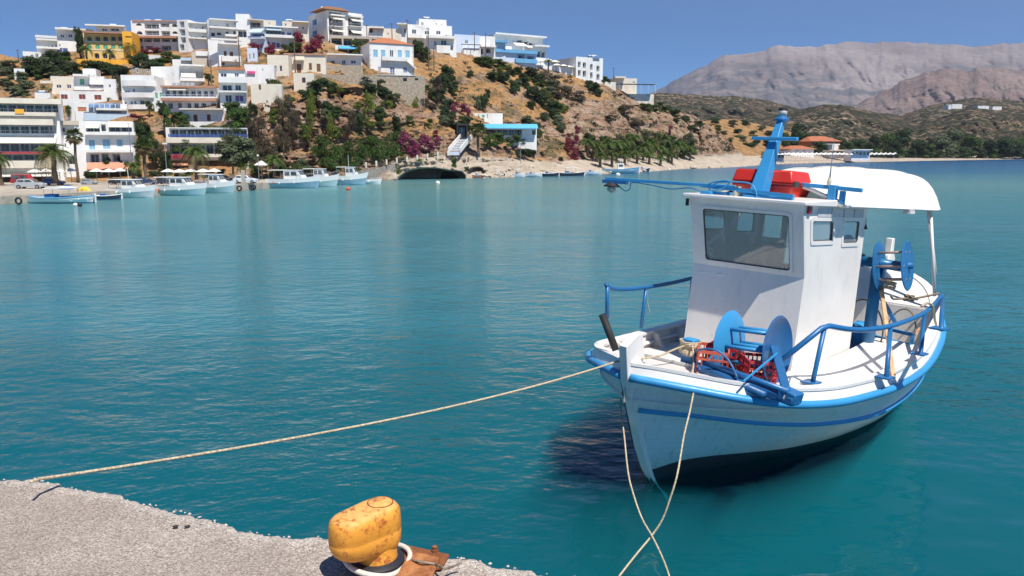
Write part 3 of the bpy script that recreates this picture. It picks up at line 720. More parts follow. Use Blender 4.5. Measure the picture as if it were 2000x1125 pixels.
b = B(Z4, 'beige_low_house', 'beige flat house beside the pergola, behind the red-roofed house', 1240,262,1425,352, yaw=14, thick=5, m=CREAM, dd=3); b.win((1290,300,1312,322)); b.done()
b = B(Z4, 'blue_awning_house', 'small grey-white house with a bright blue awning left of the red-roofed house', 820,418,1030,500, yaw=14, thick=4, dd=2); b.log((848,452,882,492),(895,455,930,492),(945,455,1010,492), doors=1); b.awn((850,420,1022,458), m=AWNB); b.done()
b = B(Z4, 'long_low_house', 'long low white house with three dark windows on a stone footing', 748,508,1062,598, yaw=14, thick=5); b.win((780,552,816,590),(880,550,915,588),(962,552,1008,582), rec=.25); b.slab((740,498,1068,510)); b.done()
b = B(Z4, 'stone_retaining_wall', 'rubble stone retaining wall under the long low white house', 730,596,1070,660, yaw=14, thick=.8, m=STONE, cat='wall', parapet=False, dd=-.5); b.done()
b = B(Z4, 'stone_terrace_wall', 'long rubble stone terrace wall on the cliff edge below the dry grass', 640,684,1200,752, yaw=8, thick=.8, m=STONE, cat='wall', parapet=False, dd=-.5); b.done()
# ---- red-roofed house
b = B(Z4, 'red_roofed_house', 'white two-storey house with a red hipped tile roof and pale blue shutters', 1137,402,1538,690, yaw=25, thick=6.5, parapet=False)
b.win((1168,455,1208,521),(1238,458,1278,519),(1393,460,1430,526),(1463,463,1501,526), shut=BLUES); b.win((1318,460,1353,533)); b.win((1212,610,1239,668),(1440,612,1478,668), arch=True, m=GLASSB); b.win((1320,612,1365,690), arch=True, m=GLASSB)
b.slab((1240,524,1470,560), out=.7); a0, a1, zc, zd = b.rect(1430,528,1545,640)
mb = MB()
n = 9
for i in range(n):
    x = lerp(a0 + .1, a1 + .05, i / n); zz = lerp(zd - .15, zc + .2, i / n); mb.box((x, -.72, zz - .25), (x + (a1 - a0) / n + .02, -.02, zz))
mb.build('outside_stair', WHITE, b.root)
W, T, z1 = b.w, b.thick, b.z1; mb = MB(); e = .18; zr = z1 + .02
for i in range(7): pass
mb.add([(-e,-e,zr),(W+e,-e,zr),(W+e,T+e,zr),(-e,T+e,zr),(W*.38,T*.5,zr+1.35),(W*.58,T*.5,zr+1.35)], [(0,1,5,4),(1,2,5),(2,3,4,5),(3,0,4),(3,2,1,0)])
rf = mb.build('roof', TERRA, b.root)
mb = MB()
for i in range(34):   # rows of roll tiles on the front slope and the hip
    t = (i + .5) / 34; x = lerp(-e, W + e, t); xt = min(max(x, W*.38), W*.58) if W*.38 < x < W*.58 else (W*.38 if x <= W*.38 else W*.58)
    k = 1.0 if W*.38 <= x <= W*.58 else ((x + e) / (W*.38 + e) if x < W*.38 else (W + e - x) / (W + e - W*.58))
    mb.beam((x, -e, zr + .015), (x, lerp(-e, T*.5, k), zr + .015 + 1.35 * k), .05, .05)
mb.build('roof_tile_rows', TERRA, rf)
mb = MB()
for i in range(13): zq = -.1 + i * z1 / 13; mb.box((-.02, -.02, zq), (.14 if i % 2 else .24, .02, zq + z1 / 15)); mb.box((W - (.14 if i % 2 else .24), -.02, zq), (W + .02, .02, zq + z1 / 15))
mb.build('quoins', BEIGE, b.root)
b.door((1480,535,1545,600), m=WHITE) if False else None
b.done()
b = B(Z4, 'terrace_footing', 'rough stone terrace with a rail and small openings under the red-roofed house', 1205,690,1640,860, yaw=12, thick=1.2, m=STONE, cat='wall', parapet=False, dd=-1.6)
b.log((1440,712,1476,745),(1548,715,1580,735), doors=1, rec=.4); b.slab((1205,668,1560,692), rail=True, m=RAIL, out=.1, name='terrace_rail'); b.done()
# ---- stone cottages in the middle
b = B(Z4, 'plain_cottage_row', 'row of weathered cream cottages with four brown doors', 392,500,732,668, yaw=10, thick=4, m=CREAM); b.door((403,587,433,646),(467,585,508,666),(578,578,605,641),(650,585,685,657)); b.slab((350,490,735,502), m=SLAB, out=.2); b.awn((440,512,538,558), m=BEIGE, out=.7); b.done()
b = B(Z4, 'weathered_cottage', 'weathered cream cottage with two tall white windows', 205,505,392,700, yaw=6, thick=4, m=CREAM); b.win((258,602,285,656),(308,600,335,655)); b.done()
b = B(Z4, 'white_cube_house', 'plain white cube with one small window on the cliff top', 442,670,626,830, yaw=10, thick=3.5, m=CREAM); b.win((515,710,548,758), frame=WOODB); b.done()
b = B(Z4, 'stepped_white_house', 'stepped white house with a single window above the cliff bushes', 118,592,262,765, yaw=12, thick=4, dd=-.5); b.win((178,720,210,752)); b.win((148,628,162,652)); b.done()
b = B(Z4, 'flower_balcony_house', 'white house with pink flowers on its wall', -5,590,118,765, yaw=14, thick=4, dd=-.8); b.slab((14,652,86,674), m=mat('pink_flowers', (.75,.10,.28), .8, var=.4, scale=9), out=.25, name='flower_box'); b.door((-2,780,20,815), m=BLUED); b.done()
b = B(Z4, 'cream_lower_wall', 'cream retaining wall with a doorway under the stepped white house', 50,768,330,905, yaw=8, thick=1.5, m=CREAM, cat='wall', dd=-1.2); b.door((118,775,140,822)); b.done()
# ---- right part of the crest
b = B(Z5, 'white_villa_block', 'big white stepped villa behind the red roof, with three storeys of small windows', 130,182,455,290, yaw=16, thick=7, dd=2)
b.win((163,212,197,246),(256,222,292,261),(339,222,373,251),(402,250,424,262),(428,254,440,264)); b.slab((125,252,300,280)); b.done()
b = B(Z5, 'villa_top_floor', 'top storey of the big stepped villa, with two tiny windows', 218,140,415,200, yaw=16, thick=4, dd=3.5, sink=1.5); b.win((230,160,251,186),(335,165,347,181),(376,170,386,186)); b.done(1)
b = B(Z5, 'villa_left_wing', 'narrow left wing of the big stepped villa', 66,178,131,300, yaw=6, thick=5, dd=2); b.win((106,204,126,242)); b.slab((60,172,134,182)); b.done()
b = B(Z5, 'villa_lower_floor', 'lower storey of the big stepped villa with a glazed porch', 272,278,486,392, yaw=18, thick=5, dd=.5); b.win((324,295,346,332),(374,290,416,332),(440,330,462,360)); b.slab((340,330,440,386), out=.5); b.slab((268,262,470,282)); b.done()
b = B(Z5, 'pale_side_house', 'pale flat house with one window right of the big stepped villa', 472,252,655,345, yaw=20, thick=6, m=PALEBLUE, dd=2); b.win((548,289,572,317)); b.done()
b = B(Z5, 'two_floor_house', 'white two-floor house beside the utility poles', 642,262,768,405, yaw=16, thick=5, dd=1); b.win((732,318,742,332)); b.log((660,352,680,392),(700,350,735,385), doors=1); b.slab((640,335,765,345)); b.done()
b = B(Z5, 'pergola_terrace', 'white terrace wall with a brown pergola left of the two-floor house', 540,348,662,395, yaw=16, thick=3, dd=-.5); b.colonnade((520,322,660,350), 4, m=WOODB, roofm=WOODB, out=.6); b.done()
b = B(Z5, 'long_white_hotel', 'long white hotel with a strip of five dark windows along its top floor', 756,262,1112,360, yaw=30, thick=8, cat='hotel', dd=3)
b.log((925,291,966,306),(975,301,1006,319),(1011,309,1041,326),(1046,317,1076,333),(1081,323,1106,339), doors=1, rec=.5); b.awn((888,305,970,340),(975,328,1040,354)); b.slab((750,254,1120,264)); b.done(2)
b = B(Z5, 'hotel_end_block', 'white end block of the long hotel with two tall dark windows', 1042,340,1138,425, yaw=26, thick=5, cat='hotel wing', dd=1); b.log((1068,368,1099,412),(1102,376,1128,416), doors=1, rec=.5); b.slab((1036,330,1142,342)); b.done()
b = B(Z5, 'blue_hotel', 'pale blue hotel with bright blue balcony bands on the crest', 768,372,1062,482, yaw=26, thick=7, m=PALEBLUE, cat='hotel', dd=.5)
b.log((930,392,984,438),(996,404,1048,444), doors=2, rail='bars'); b.win((800,392,822,418)); b.slab((764,362,1066,386),(908,428,1064,458), m=BLUEW, out=.6); b.done()
b = B(Z5, 'blue_roof_room', 'pale blue roof room at the left end of the blue hotel', 764,304,842,372, yaw=16, thick=4, m=PALEBLUE, dd=1.5); b.slab((760,298,846,312), m=BLUEW); b.done()
b = B(Z5, 'balcony_block', 'plain white three-storey block with four narrow columns of balconies at the right of the town', 1350,416,1546,600, yaw=30, thick=11, cat='hotel')
for x0_, x1_, dy in ((1366,1386,0),(1400,1424,6),(1454,1472,18),(1500,1522,30)):
    b.log((x0_,445+dy,x1_,487+dy),(x0_,505+dy,x1_,550+dy), doors=1, rail='bars', rec=.7)
b.win((1388,495,1394,505),(1434,470,1440,482),(1482,480,1488,492)); b.done(2)
b = B(Z5, 'terrace_parapet', 'low white terrace wall in front of the blue hotel and the parasols', 950,476,1352,545, yaw=38, thick=.6, cat='wall', parapet=False, sink=2, dd=-.5); b.done()
b = B(Z5, 'last_house', 'low cream house with a dark flat pergola at the right end of the crest', 1626,566,1792,632, yaw=12, thick=6, m=CREAM, dd=2); b.win((1760,588,1780,606)); b.slab((1622,556,1700,568)); b.done()
b = B(Z5, 'pergola_restaurant', 'open cream terrace under a thin dark pergola roof at the end of the crest', 1740,680,1915,752, yaw=12, thick=4, m=CREAM, dd=-1, cat='restaurant'); b.colonnade((1642,612,1905,680), 6, m=CREAM, roofm=DARK, out=2.2); b.win((1862,672,1880,700)); b.done()
b = B(Z5, 'ramp_wall', 'low cream wall stepping down below the balcony block', 1540,592,1640,640, yaw=30, thick=.5, m=CREAM, cat='wall', parapet=False); b.done()
# ---- middle and lower left
b = B(Z1, 'cream_pink_house', 'pinkish cream house with two windows high on the left slope', 300,382,430,480, yaw=14, thick=4, m=CREAM); b.win((325,431,356,451),(386,430,413,453)); b.slab((240,410,305,424), out=.6); b.done()
b = B(Z1, 'solar_roof_hut', 'small white hut carrying a slanted solar panel, left of the cream house', 204,478,290,520, yaw=14, thick=3); b.done(1)
b = B(Z1, 'green_window_house', 'white stepped house with a green window and a small awning', 432,382,606,470, yaw=14, thick=5, dd=.5); b.win((462,397,488,431), shut=GREENS); b.log((512,420,525,456), doors=1); b.awn((528,411,612,434)); b.slab((430,372,520,384)); b.slab((436,444,612,466)); b.done(1)
b = B(Z1, 'green_window_tower', 'slim white stair tower of the stepped house with the green window', 484,338,556,420, yaw=14, thick=3, dd=-.1, sink=1); b.done()
b = B(Z1, 'right_white_annexe', 'white annexe with a sloping wall right of the green window house', 606,398,680,530, yaw=10, thick=4, dd=1.0); b.win((628,430,642,448)); b.done()
b = B(Z1, 'red_window_house', 'low white house with three dark red windows', 350,468,622,545, yaw=10, thick=4); b.win((352,487,391,513),(457,487,494,514),(546,490,586,517), shut=mat('dark_red_shutter',(.22,.05,.04),.7)); b.done()
b = B(Z1, 'solar_panel_house', 'white house with a row of tilted solar panels and a glass-railed terrace', 440,540,738,650, yaw=20, thick=4)
b.log((487,588,560,632),(562,585,700,632), doors=4, dm=GLASSB); b.slab((486,596,762,640), m=AWNL, out=.5, name='glass_balustrade'); b.slab((560,568,735,580)); b.door((450,560,500,585), m=TERRA)
for i in range(6):
    a0, a1, z0_, z1_ = b.rect(514 + i*31, 536, 541 + i*31, 566); mb = MB(); mb.add([(a0,-.35,z0_),(a1,-.35,z0_),(a1,.1,z1_),(a0,.1,z1_),(a0,-.33,z0_-.03),(a1,-.33,z0_-.03),(a1,.12,z1_-.03),(a0,.12,z1_-.03)], [(0,1,2,3),(4,7,6,5),(0,4,5,1),(1,5,6,2),(2,6,7,3),(3,7,4,0)]); mb.build('solar_panel', GLASSB, b.root)
b.done()
b = B(Z1, 'blue_door_house', 'white three-storey house with three bright blue shuttered doors above the palms', 457,642,782,975, yaw=22, thick=2.5)
b.log((500,650,576,704),(585,660,612,700),(630,650,762,702), doors=2); b.awn((498,650,576,684),(630,650,762,679)); b.slab((494,704,784,722)); b.win((515,750,549,806),(595,747,636,802),(677,748,708,788), shut=BLUES)
b.slab((500,808,772,822)); b.log((520,828,576,880),(588,828,629,874),(650,828,696,876), doors=1, rec=.4); b.slab((500,872,600,882)) if False else None
b.log((515,925,716,974), doors=3, rec=1.0); b.awn((505,880,806,920), m=AWNR, out=1.0); b.done()
b = B(Z1, 'middle_stair_house', 'white house with small windows squeezed between the big restaurant and the blue door house', 330,652,456,980, yaw=20, thick=3, dd=.8)
b.win((345,676,378,706),(342,745,352,760),(372,770,384,790)); b.log((392,842,430,890), doors=1); b.slab((328,640,460,664), m=BEIGE); b.done()
b = B(Z1, 'white_link_house', 'narrow white house with a terracotta canopy above the stair house', 396,532,458,650, yaw=8, thick=4); b.door((446,548,456,560), m=TERRA); b.done()
b = B(Z1, 'quay_restaurant', 'wide four-level restaurant with open shaded terraces at the far left of the quay', -90,520,356,1010, yaw=20, thick=3, m=WHITE, cat='restaurant')
b.log((-80,540,354,588), doors=8, rec=1.6, rail='bars'); b.slab((-100,512,362,542), m=CREAM, out=1.0); b.slab((-100,590,330,612), m=CREAM, out=.9)
b.log((-80,664,326,712), doors=7, rec=1.6, rail='bars'); b.slab((-100,630,316,664), m=CREAM, out=1.0); b.awn((-90,726,328,770)); b.log((-80,768,326,816), doors=7, rec=1.6); b.slab((-80,818,262,832), m=mat('red_edge', (.35,.05,.06), .7), out=.9)
b.log((-80,834,250,866), doors=5, rec=1.4); b.slab((-90,870,322,912), m=CREAM, out=1.0); b.awn((-90,934,302,962)); b.log((-80,960,302,1005), doors=5, rec=1.6); b.done()
mb = MB(); a0, a1, z0_, z1_ = b.rect(98,574,150,600); mb.box((a0,-.98,z0_),(a1,-.92,z1_)); mb.build('yellow_cloth', ORANGE, b.root)
b = B(Z3, 'curved_balcony_house', 'white three-storey house with rounded balconies', 78,175,310,432, yaw=8, thick=6)
b.win((150,276,162,300),(112,290,124,312),(160,366,172,390),(134,368,146,394), shut=GLASSB); b.log((200,360,232,390),(86,372,104,398),(90,292,106,314), doors=1, rec=.3); b.done()
for q, st in (((70,215,322,256),0),((76,304,310,340),0),((110,392,306,426),0)):
    a0, a1, z0_, z1_ = b.rect(*q); mb = MB(); n = 20; pts = [(lerp(a0, a1, i/n), -.12 - .55 * (1 - abs(2*i/n - 1) ** 3.5)) for i in range(n+1)]
    o_ = len(mb.v)
    poly = pts + [(a1, 0.0), (a0, 0.0)]; mb.prism(poly, z0_, z0_ + .06, 'z')
    for i in range(n):
        (xa, ya), (xb, yb) = pts[i], pts[i+1]; mb.add([(xa,ya,z0_+.06),(xb,yb,z0_+.06),(xb,yb,z1_),(xa,ya,z1_),(xa,ya+.05,z0_+.06),(xb,yb+.05,z0_+.06),(xb,yb+.05,z1_),(xa,ya+.05,z1_)], [(0,1,2,3),(7,6,5,4),(3,2,6,7)])
    mb.build('curved_balcony', WHITE, b.root, fix=True)
b = B(Z3, 'brick_hut', 'small brown stone hut with two openings and a blue tank on the roof', 140,130,290,180, yaw=10, thick=4, m=STONE); b.win((172,138,190,156),(252,138,272,150)); mb = MB(); mb.tube([(.3,1,b.z1+.12),(.8,1,b.z1+.12)], .12, 8); mb.build('tank', BLUES, b.root); b.done()
b = B(Z3, 'sloping_white_house', 'large greyish white house with three slit windows', 292,112,497,290, yaw=-6, thick=5); b.win((360,186,370,210),(404,174,411,196),(438,162,446,190)); b.done()
b = B(Z3, 'veranda_house', 'white house with a striped cane veranda and a balcony', 497,108,668,262, yaw=22, thick=5); b.log((502,130,606,205),(612,140,660,205), doors=3, rec=.5, dm=BEIGE); b.awn((500,128,606,195), m=AWN, out=.5); b.slab((494,200,672,222)); b.slab((490,100,672,112)); b.done()
b = B(Z3, 'terracotta_hotel', 'two-storey hotel with terracotta edged terraces and eight dark windows', 372,262,764,428, yaw=5, thick=6, m=WHITE, cat='hotel')
for x0_, x1_ in ((388,418),(440,466),(480,515),(530,556),(572,608),(622,648),(668,697),(712,739)): b.log((x0_,285,x1_,336), doors=1, rec=.25)
for x0_, x1_ in ((404,441),(475,506),(545,575),(595,630),(650,686),(722,758)): b.log((x0_,375,x1_,422), doors=1, rec=.3)
b.slab((366,256,770,270),(368,346,772,366), m=SLAB, out=.9); b.slab((366,340,768,348), out=.9); b.awn((420,268,552,290)); b.slab((368,320,760,340), rail=True, m=RAIL, out=.8, name='railing')
for i in range(5):
    a0, a1, z0_, z1_ = b.rect(420 + i*34, 226, 448 + i*34, 254); mb = MB(); mb.add([(a0,.6,z0_),(a1,.6,z0_),(a1,1.0,z1_),(a0,1.0,z1_),(a0,.62,z0_-.03),(a1,.62,z0_-.03),(a1,1.02,z1_-.03),(a0,1.02,z1_-.03)], [(0,1,2,3),(4,7,6,5),(0,4,5,1),(1,5,6,2),(2,6,7,3),(3,7,4,0)]); mb.build('solar_panel', METG, b.root)
b.done()
b = B(Z3, 'green_awning_shop', 'slim white block with green shutters left of the terracotta hotel', 308,290,372,430, yaw=6, thick=4); b.win((312,303,330,344),(346,303,366,344), shut=GREENS); b.done()
b = B(Z3, 'purple_curtain_house', 'tall white house with a purple curtained window and a terracotta roof edge', 792,128,976,436, yaw=16, thick=6)
b.win((790,162,836,190),(893,160,925,189)); b.log((798,244,880,290),(896,245,942,286), doors=1, rec=.3); b.win((825,320,875,373)); b.win((897,322,960,368), m=mat('purple_curtain', (.20,.10,.26), .5)); b.slab((778,192,986,234),(778,292,986,304)); b.slab((764,122,968,138), m=TERRA, out=.25); b.done()
b = B(Z3, 'quay_white_house', 'low white house with two brown shuttered windows behind the restaurant vines', 504,428,812,545, yaw=4, thick=5); b.door((592,465,622,516),(691,463,718,511)); b.win((522,478,532,490),(756,474,764,488)); b.slab((500,420,816,430), m=CREAM); b.done()
b = B(Z3, 'vine_restaurant', 'two-level open restaurant under vines, blue chairs along its rail', 408,560,992,860, yaw=16, thick=3, m=WHITE, cat='restaurant')
b.log((415,566,985,632), doors=10, rec=2.0); b.slab((404,634,994,672), m=CREAM, out=.8)
b.log((415,676,985,752), doors=9, rec=1.8); b.slab((415,756,562,788), m=mat('red_edge', (.35,.05,.06), .7), out=.9); b.slab((562,752,990,776), m=CREAM, out=.8)
b.log((430,800,985,855), doors=6, rec=1.6); b.awn((440,800,560,838), m=AWNR); b.awn((505,846,600,880),(615,848,752,878)); b.done()
mb = MB(); a0, a1, z0_, z1_ = b.rect(408,608,990,630)
for i in range(56): x = lerp(a0, a1, (i + .5) / 56); mb.box((x - .06, -.55, z0_), (x + .06, -.5, z1_)); mb.box((x - .06, -.5, z0_), (x + .06, -.38, z0_ + .1))
mb.build('row_of_blue_chairs', BLUED, b.root)
# ---- taverna on the headland
b = B(Z7, 'taverna', 'beach taverna with a long blue awning on the headland terrace', 690,262,1068,345, yaw=8, thick=5, m=WHITE, cat='restaurant', dd=-2)
b.log((700,264,960,312), doors=6, rec=2.2, rail='bars'); b.log((1034,268,1062,308), doors=1, rec=.8); b.awn((684,230,1070,266), m=AWNB, out=1.2); b.done()
mb = MB(); mb.box((-3.2,-.6,b.z1+.3),(b.w*.92,4,b.z1+.42)); mb.build('flat_roof', BEIGE, b.root)
b = B(Z7, 'taverna_dark_wing', 'dark open shelter at the left of the taverna, above the steps', 492,228,568,340, yaw=8, thick=3, m=DARK, dd=-1); b.log((498,240,560,330), doors=1, rec=1.2); b.done()
b = B(Z7, 'taverna_roof_house', 'small white house with a green window on the roof level behind the taverna', 602,152,822,212, yaw=8, thick=3, dd=0); b.win((642,160,652,190),(706,160,716,190)); b.win((673,164,690,186), shut=GREENS); b.done()
# stairs to the taverna
st = thing('steps', 'white flight of steps rising to the taverna', 'steps', (0,0,0)); mb = MB(); p0 = atY(*Z7(470,432), tdep(*Z7(470,432))-2.5); p1 = atY(*Z7(560,325), tdep(*Z7(560,325)) - 1.8)
for i in range(13):
    p = p0.lerp(p1, i / 12); s_ = MB(); s_.box((p.x - .8, p.y, p.z - .5), (p.x + .8, p.y + .5, p.z)); s_.build('step', CONC if i % 2 else PALEBLUE, st)
mb = MB(); mb.beam(p0 + Vector((.9,0,.2)), p1 + Vector((.9,0,.2)), .12, .8); mb.beam(p0 + Vector((-.9,0,.2)), p1 + Vector((-.9,0,.2)), .12, .8); mb.build('side_wall', WHITE, st)
# ---- bay side buildings
b = B(Z8, 'red_tiled_hotel', 'two-storey hotel with a long orange-red tiled roof behind the beach', 846,600,998,640, yaw=14, thick=14, m=TERRA, cat='hotel', D=330, sink=4, parapet=False)
b.log((880,602,992,616), doors=7, rec=1.0, rail='solid'); b.win((862,606,872,616),(864,622,872,632),(915,620,928,632),(944,620,956,632)); b.slab((880,614,994,620), m=WHITE, out=1.0); b.done()
mb = MB(); W, T, zr = b.w, b.thick, b.z1; mb.add([(-.8,-1,zr),(W+.8,-1,zr),(W+.8,T+1,zr),(-.8,T+1,zr),(W*.18,T*.5,zr+2.2),(W*.82,T*.5,zr+2.2)], [(0,1,5,4),(1,2,5),(2,3,4,5),(3,0,4),(3,2,1,0)]); mb.build('roof', mat('orange_tiles', (.44,.15,.07), .8, var=.2, scale=1), b.root)
b = B(Z8, 'hotel_white_wing', 'white stair wing at the right end of the tiled hotel', 960,616,992,644, yaw=14, thick=5, cat='hotel wing', D=324); b.win((968,622,976,632)); b.done()
b = B(Z8, 'tiled_bungalow', 'low bungalow with an orange tiled roof left of the tiled hotel', 735,642,860,664, yaw=10, thick=10, cat='house', D=300, sink=3, parapet=False); b.win((760,646,775,656),(800,646,815,656)); b.done()
mb = MB(); W, T, zr = b.w, b.thick, b.z1; mb.add([(-.8,-1,zr),(W+.8,-1,zr),(W+.8,T+1,zr),(-.8,T+1,zr),(W*.25,T*.5,zr+1.3),(W*.75,T*.5,zr+1.3)], [(0,1,5,4),(1,2,5),(2,3,4,5),(3,0,4),(3,2,1,0)]); mb.build('roof', mat('orange_tiles', (.44,.15,.07)), b.root)
for i, (q, lab) in enumerate([((610,656,700,690),'long grey beach bar behind the mast of the boat'), ((1065,645,1165,676),'white beach taverna with an open colonnade behind the parasols'), ((945,648,1040,664),'cream low beach bar between trees')]):
    b = B(Z8, 'beach_bar', lab, *q, yaw=4, thick=6, cat='beach bar', D=[262,300,310,400,420][i], sink=2, m=[METG,WHITE,CREAM,WHITE,WHITE][i])
    n = 5; x0_, y0_, x1_, y1_ = q
    for k in range(n): b.log((lerp(x0_, x1_, (k+.15)/n), lerp(y0_, y1_, .35), lerp(x0_, x1_, (k+.85)/n), lerp(y0_, y1_, .95)), doors=1, rec=2, dm=DARK)
    b.slab((x0_-4, y0_-2, x1_+4, y0_+3), out=1.5); b.done()
for i, (x, y, ww, hh) in enumerate([(1610,398,55,16),(1590,405,25,12),(1750,408,60,12),(1830,412,50,12)]):
    b = B(Z8, 'hill_villa', ['pale villa alone on the left part of the dark scrub hill','small white outbuilding beside the pale hill villa','long low white villa in the middle of the scrub hill','white villa at the right of the scrub hill'][i], x, y, x+ww, y+hh, yaw=8, thick=8, D=742, sink=1.5, cat='villa', parapet=False); b.win((x+ww*.2,y+hh*.3,x+ww*.35,y+hh*.7),(x+ww*.6,y+hh*.3,x+ww*.75,y+hh*.7)); b.done()
# ---------------------------------------------------------------- vegetation
FD = m_foliage('dark_leaves', (.020,.040,.014), (.085,.125,.040))
FM = m_foliage('green_leaves', (.035,.070,.014), (.13,.20,.045))
FO = m_foliage('olive_leaves', (.08,.10,.05), (.21,.24,.13))
FY = m_foliage('yellow_green_leaves', (.08,.11,.016), (.24,.27,.05))
FB = m_foliage('dry_bush_leaves', (.07,.055,.035), (.19,.15,.09))
FP = m_foliage('bougainvillea_leaves', (.02,.04,.012), (.07,.10,.03), (.32,.03,.13))
FR = m_foliage('red_bougainvillea_leaves', (.03,.03,.015), (.09,.07,.03), (.30,.03,.07))
PALML = m_foliage('palm_leaves', (.045,.085,.016), (.18,.24,.06))
PALMD = m_foliage('dry_palm_leaves', (.20,.15,.07), (.34,.27,.13))
BARK = mat('bark', (.14,.10,.07), .95, var=.35, scale=6, bump=.6)
def clump(name, m, n=900, leaf=.11, seed=1, lumps=9, flat=.0, hang=0):
    """unit crown: leaves scattered in several overlapping lumps, gaps between them"""
    r = np.random.default_rng(seed); vs = []; fs = []
    C_ = []
    for i in range(lumps):
        a = r.uniform(0, 2*math.pi); rr = r.uniform(.05, .62); z = r.uniform(-.62, .6); rr *= math.sqrt(max(.1, 1 - (z*.9)**2))
        C_.append((rr * math.cos(a), rr * math.sin(a), z, r.uniform(.32, .5)))
    for i in range(n):
        c = C_[r.integers(lumps)]; d = r.normal(size=3); d /= np.linalg.norm(d); rad = c[3] * r.uniform(.55, 1.08)
        if d[2] < -.3: d[2] *= -.6
        p = np.array(c[:3]) + d * rad
        nrm = d + r.normal(size=3) * .55; nrm /= np.linalg.norm(nrm)
        a = np.cross(nrm, r.normal(size=3)); a /= np.linalg.norm(a); b = np.cross(nrm, a)
        s = leaf * r.uniform(.55, 1.3); o = len(vs)
        if hang: a = np.array([0,0,-1.]) * .8 + a * .3
        vs += [p - a*s, p + b*s*.5, p + a*s, p - b*s*.5]; fs.append((o, o+1, o+2, o+3))
    mb = MB(); mb.v = [tuple(v) for v in vs]; mb.f = fs; mb.mi = [0]*len(fs)
    return mb.mesh(name, m)
PROTO = {}
for key, m in (('D',FD),('M',FM),('O',FO),('Y',FY),('B',FB),('P',FP),('R',FR)):
    PROTO[key] = [clump('crown_' + key + str(i), m, n=2400 if key in 'DMO' else 1500, leaf=.088, seed=10*i + ord(key), lumps=11) for i in range(3)]
for key, m in (('H',FY),('G',FM),('V',FB)): PROTO[key] = [clump('vine_' + key + str(i), m, n=1600, leaf=.085, seed=77+i+ord(key), lumps=14, hang=1) for i in range(2)]
def yard(px, py, ry, dd=0):
    return tdep(px, min(py + ry * .75, 400), False) - .5 + dd
LBL = {'D': ('dark_bush','dark green evergreen bush','bush'), 'M': ('green_bush','fresh green leafy bush','bush'), 'O': ('olive_bush','grey-green olive bush','bush'), 'Y': ('yellow_green_bush','yellow-green spurge bush','bush'),
       'B': ('dry_bush','dry brown-grey thorn bush','bush'), 'P': ('bougainvillea','magenta bougainvillea in flower','shrub'), 'R': ('red_bougainvillea','deep red bougainvillea in flower','shrub'), 'H': ('hanging_vine','yellow-green creeper hanging','creeper'), 'G': ('green_vine','dark green creeper spreading','creeper'), 'V': ('dry_creeper','brownish green creeper hanging','creeper')}
cnt = {}
def bush(k, px, py, rx, ry, where, group, dd=0, Y=None, label=None, name=None, cat=None):
    Y = Y or yard(px, py, ry, dd); p = atY(px, py, Y); s = Y / F
    i = cnt.get(k, 0); cnt[k] = i + 1; me = PROTO[k][i % len(PROTO[k])]
    nm, lb, ct = LBL[k]; lb = {'D':'dark green evergreen bush','M':'fresh green leafy bush'}.get(k, lb)
    o = inst(name or nm, me, loc=p, rz=random.random() * 6.28, sc=(rx*s*1.12, rx*s*1.0, ry*s*1.12))
    return tag(o, label or (lb + ' ' + where), cat or ct, group)
def many(k, lst, where, group, **kw):
    r_ = random.Random(len(lst) * 7 + int(lst[0][0]))
    for q in lst: bush(k, *q, where, group, **kw)
    if k in 'DMOBY' and len(lst) > 2:
        for (x, y, a, b_) in lst:
            s_ = r_.uniform(.5, .85); bush({'D':'DMO','M':'MDY','O':'OMB','B':'BOB','Y':'YMY'}[k][r_.randrange(3)], x + r_.uniform(-1.1, 1.1) * a, y + r_.uniform(-.2, .7) * b_, a * s_, b_ * s_, where, group, **kw)
# upper left slope
many('D', [(70,122,24,15),(96,118,26,18),(118,128,24,16),(60,138,22,12),(90,140,30,12),(125,112,16,12),(142,134,20,14),(182,132,24,13),(208,134,26,13),(234,140,22,15),(262,122,16,14),(282,118,18,15),(298,128,14,10)], 'on the upper left slope below the villa and the yellow hotel', 'evergreen bushes below the yellow hotel')
many('O', [(20,128,22,10),(8,140,20,9),(38,150,18,8),(45,165,22,10),(30,178,20,10),(14,160,14,6)], 'on the bare slope at the left edge', 'scrub on the far left slope')
many('M', [(325,112,16,12),(345,116,12,8),(312,122,12,8)], 'in the garden under the arched hotel', 'garden bushes under the arched hotel')
many('R', [(285,100,16,6),(305,98,14,5),(500,98,18,14),(528,96,16,14),(555,76,22,12),(585,84,16,22),(612,88,16,18),(622,82,12,14)], 'in front of the crest hotels', 'red bougainvillea along the crest')
many('P', [(548,72,16,8),(520,90,12,10),(600,96,10,8)], 'beside the blue-trimmed villa', 'magenta bougainvillea by the villa')
many('M', [(575,94,18,12),(560,98,14,10),(697,92,14,16),(712,94,10,12)], 'between the villa and the tallest hotel', 'bushes between villa and hotel')
many('D', [(818,98,16,18),(812,88,12,10),(826,108,12,12)], 'beside the red-roofed house', 'bushes right of the red-roofed house')
bush('M', 534,176,19,20, '', None, label='round dark green fig tree standing alone on the cliff top', name='fig_tree', cat='tree')
many('D', [(612,172,22,14),(596,184,14,12),(632,166,16,12),(650,172,14,10),(735,165,22,14),(712,160,18,10),(748,180,22,12),(765,190,12,10),(728,176,20,12)], 'on the cliff edge under the stone terrace', 'dark bushes on the cliff edge')
many('Y', [(652,168,14,9),(665,176,12,7),(565,192,12,7)], 'on the cliff edge', 'spurge bushes on the cliff edge')
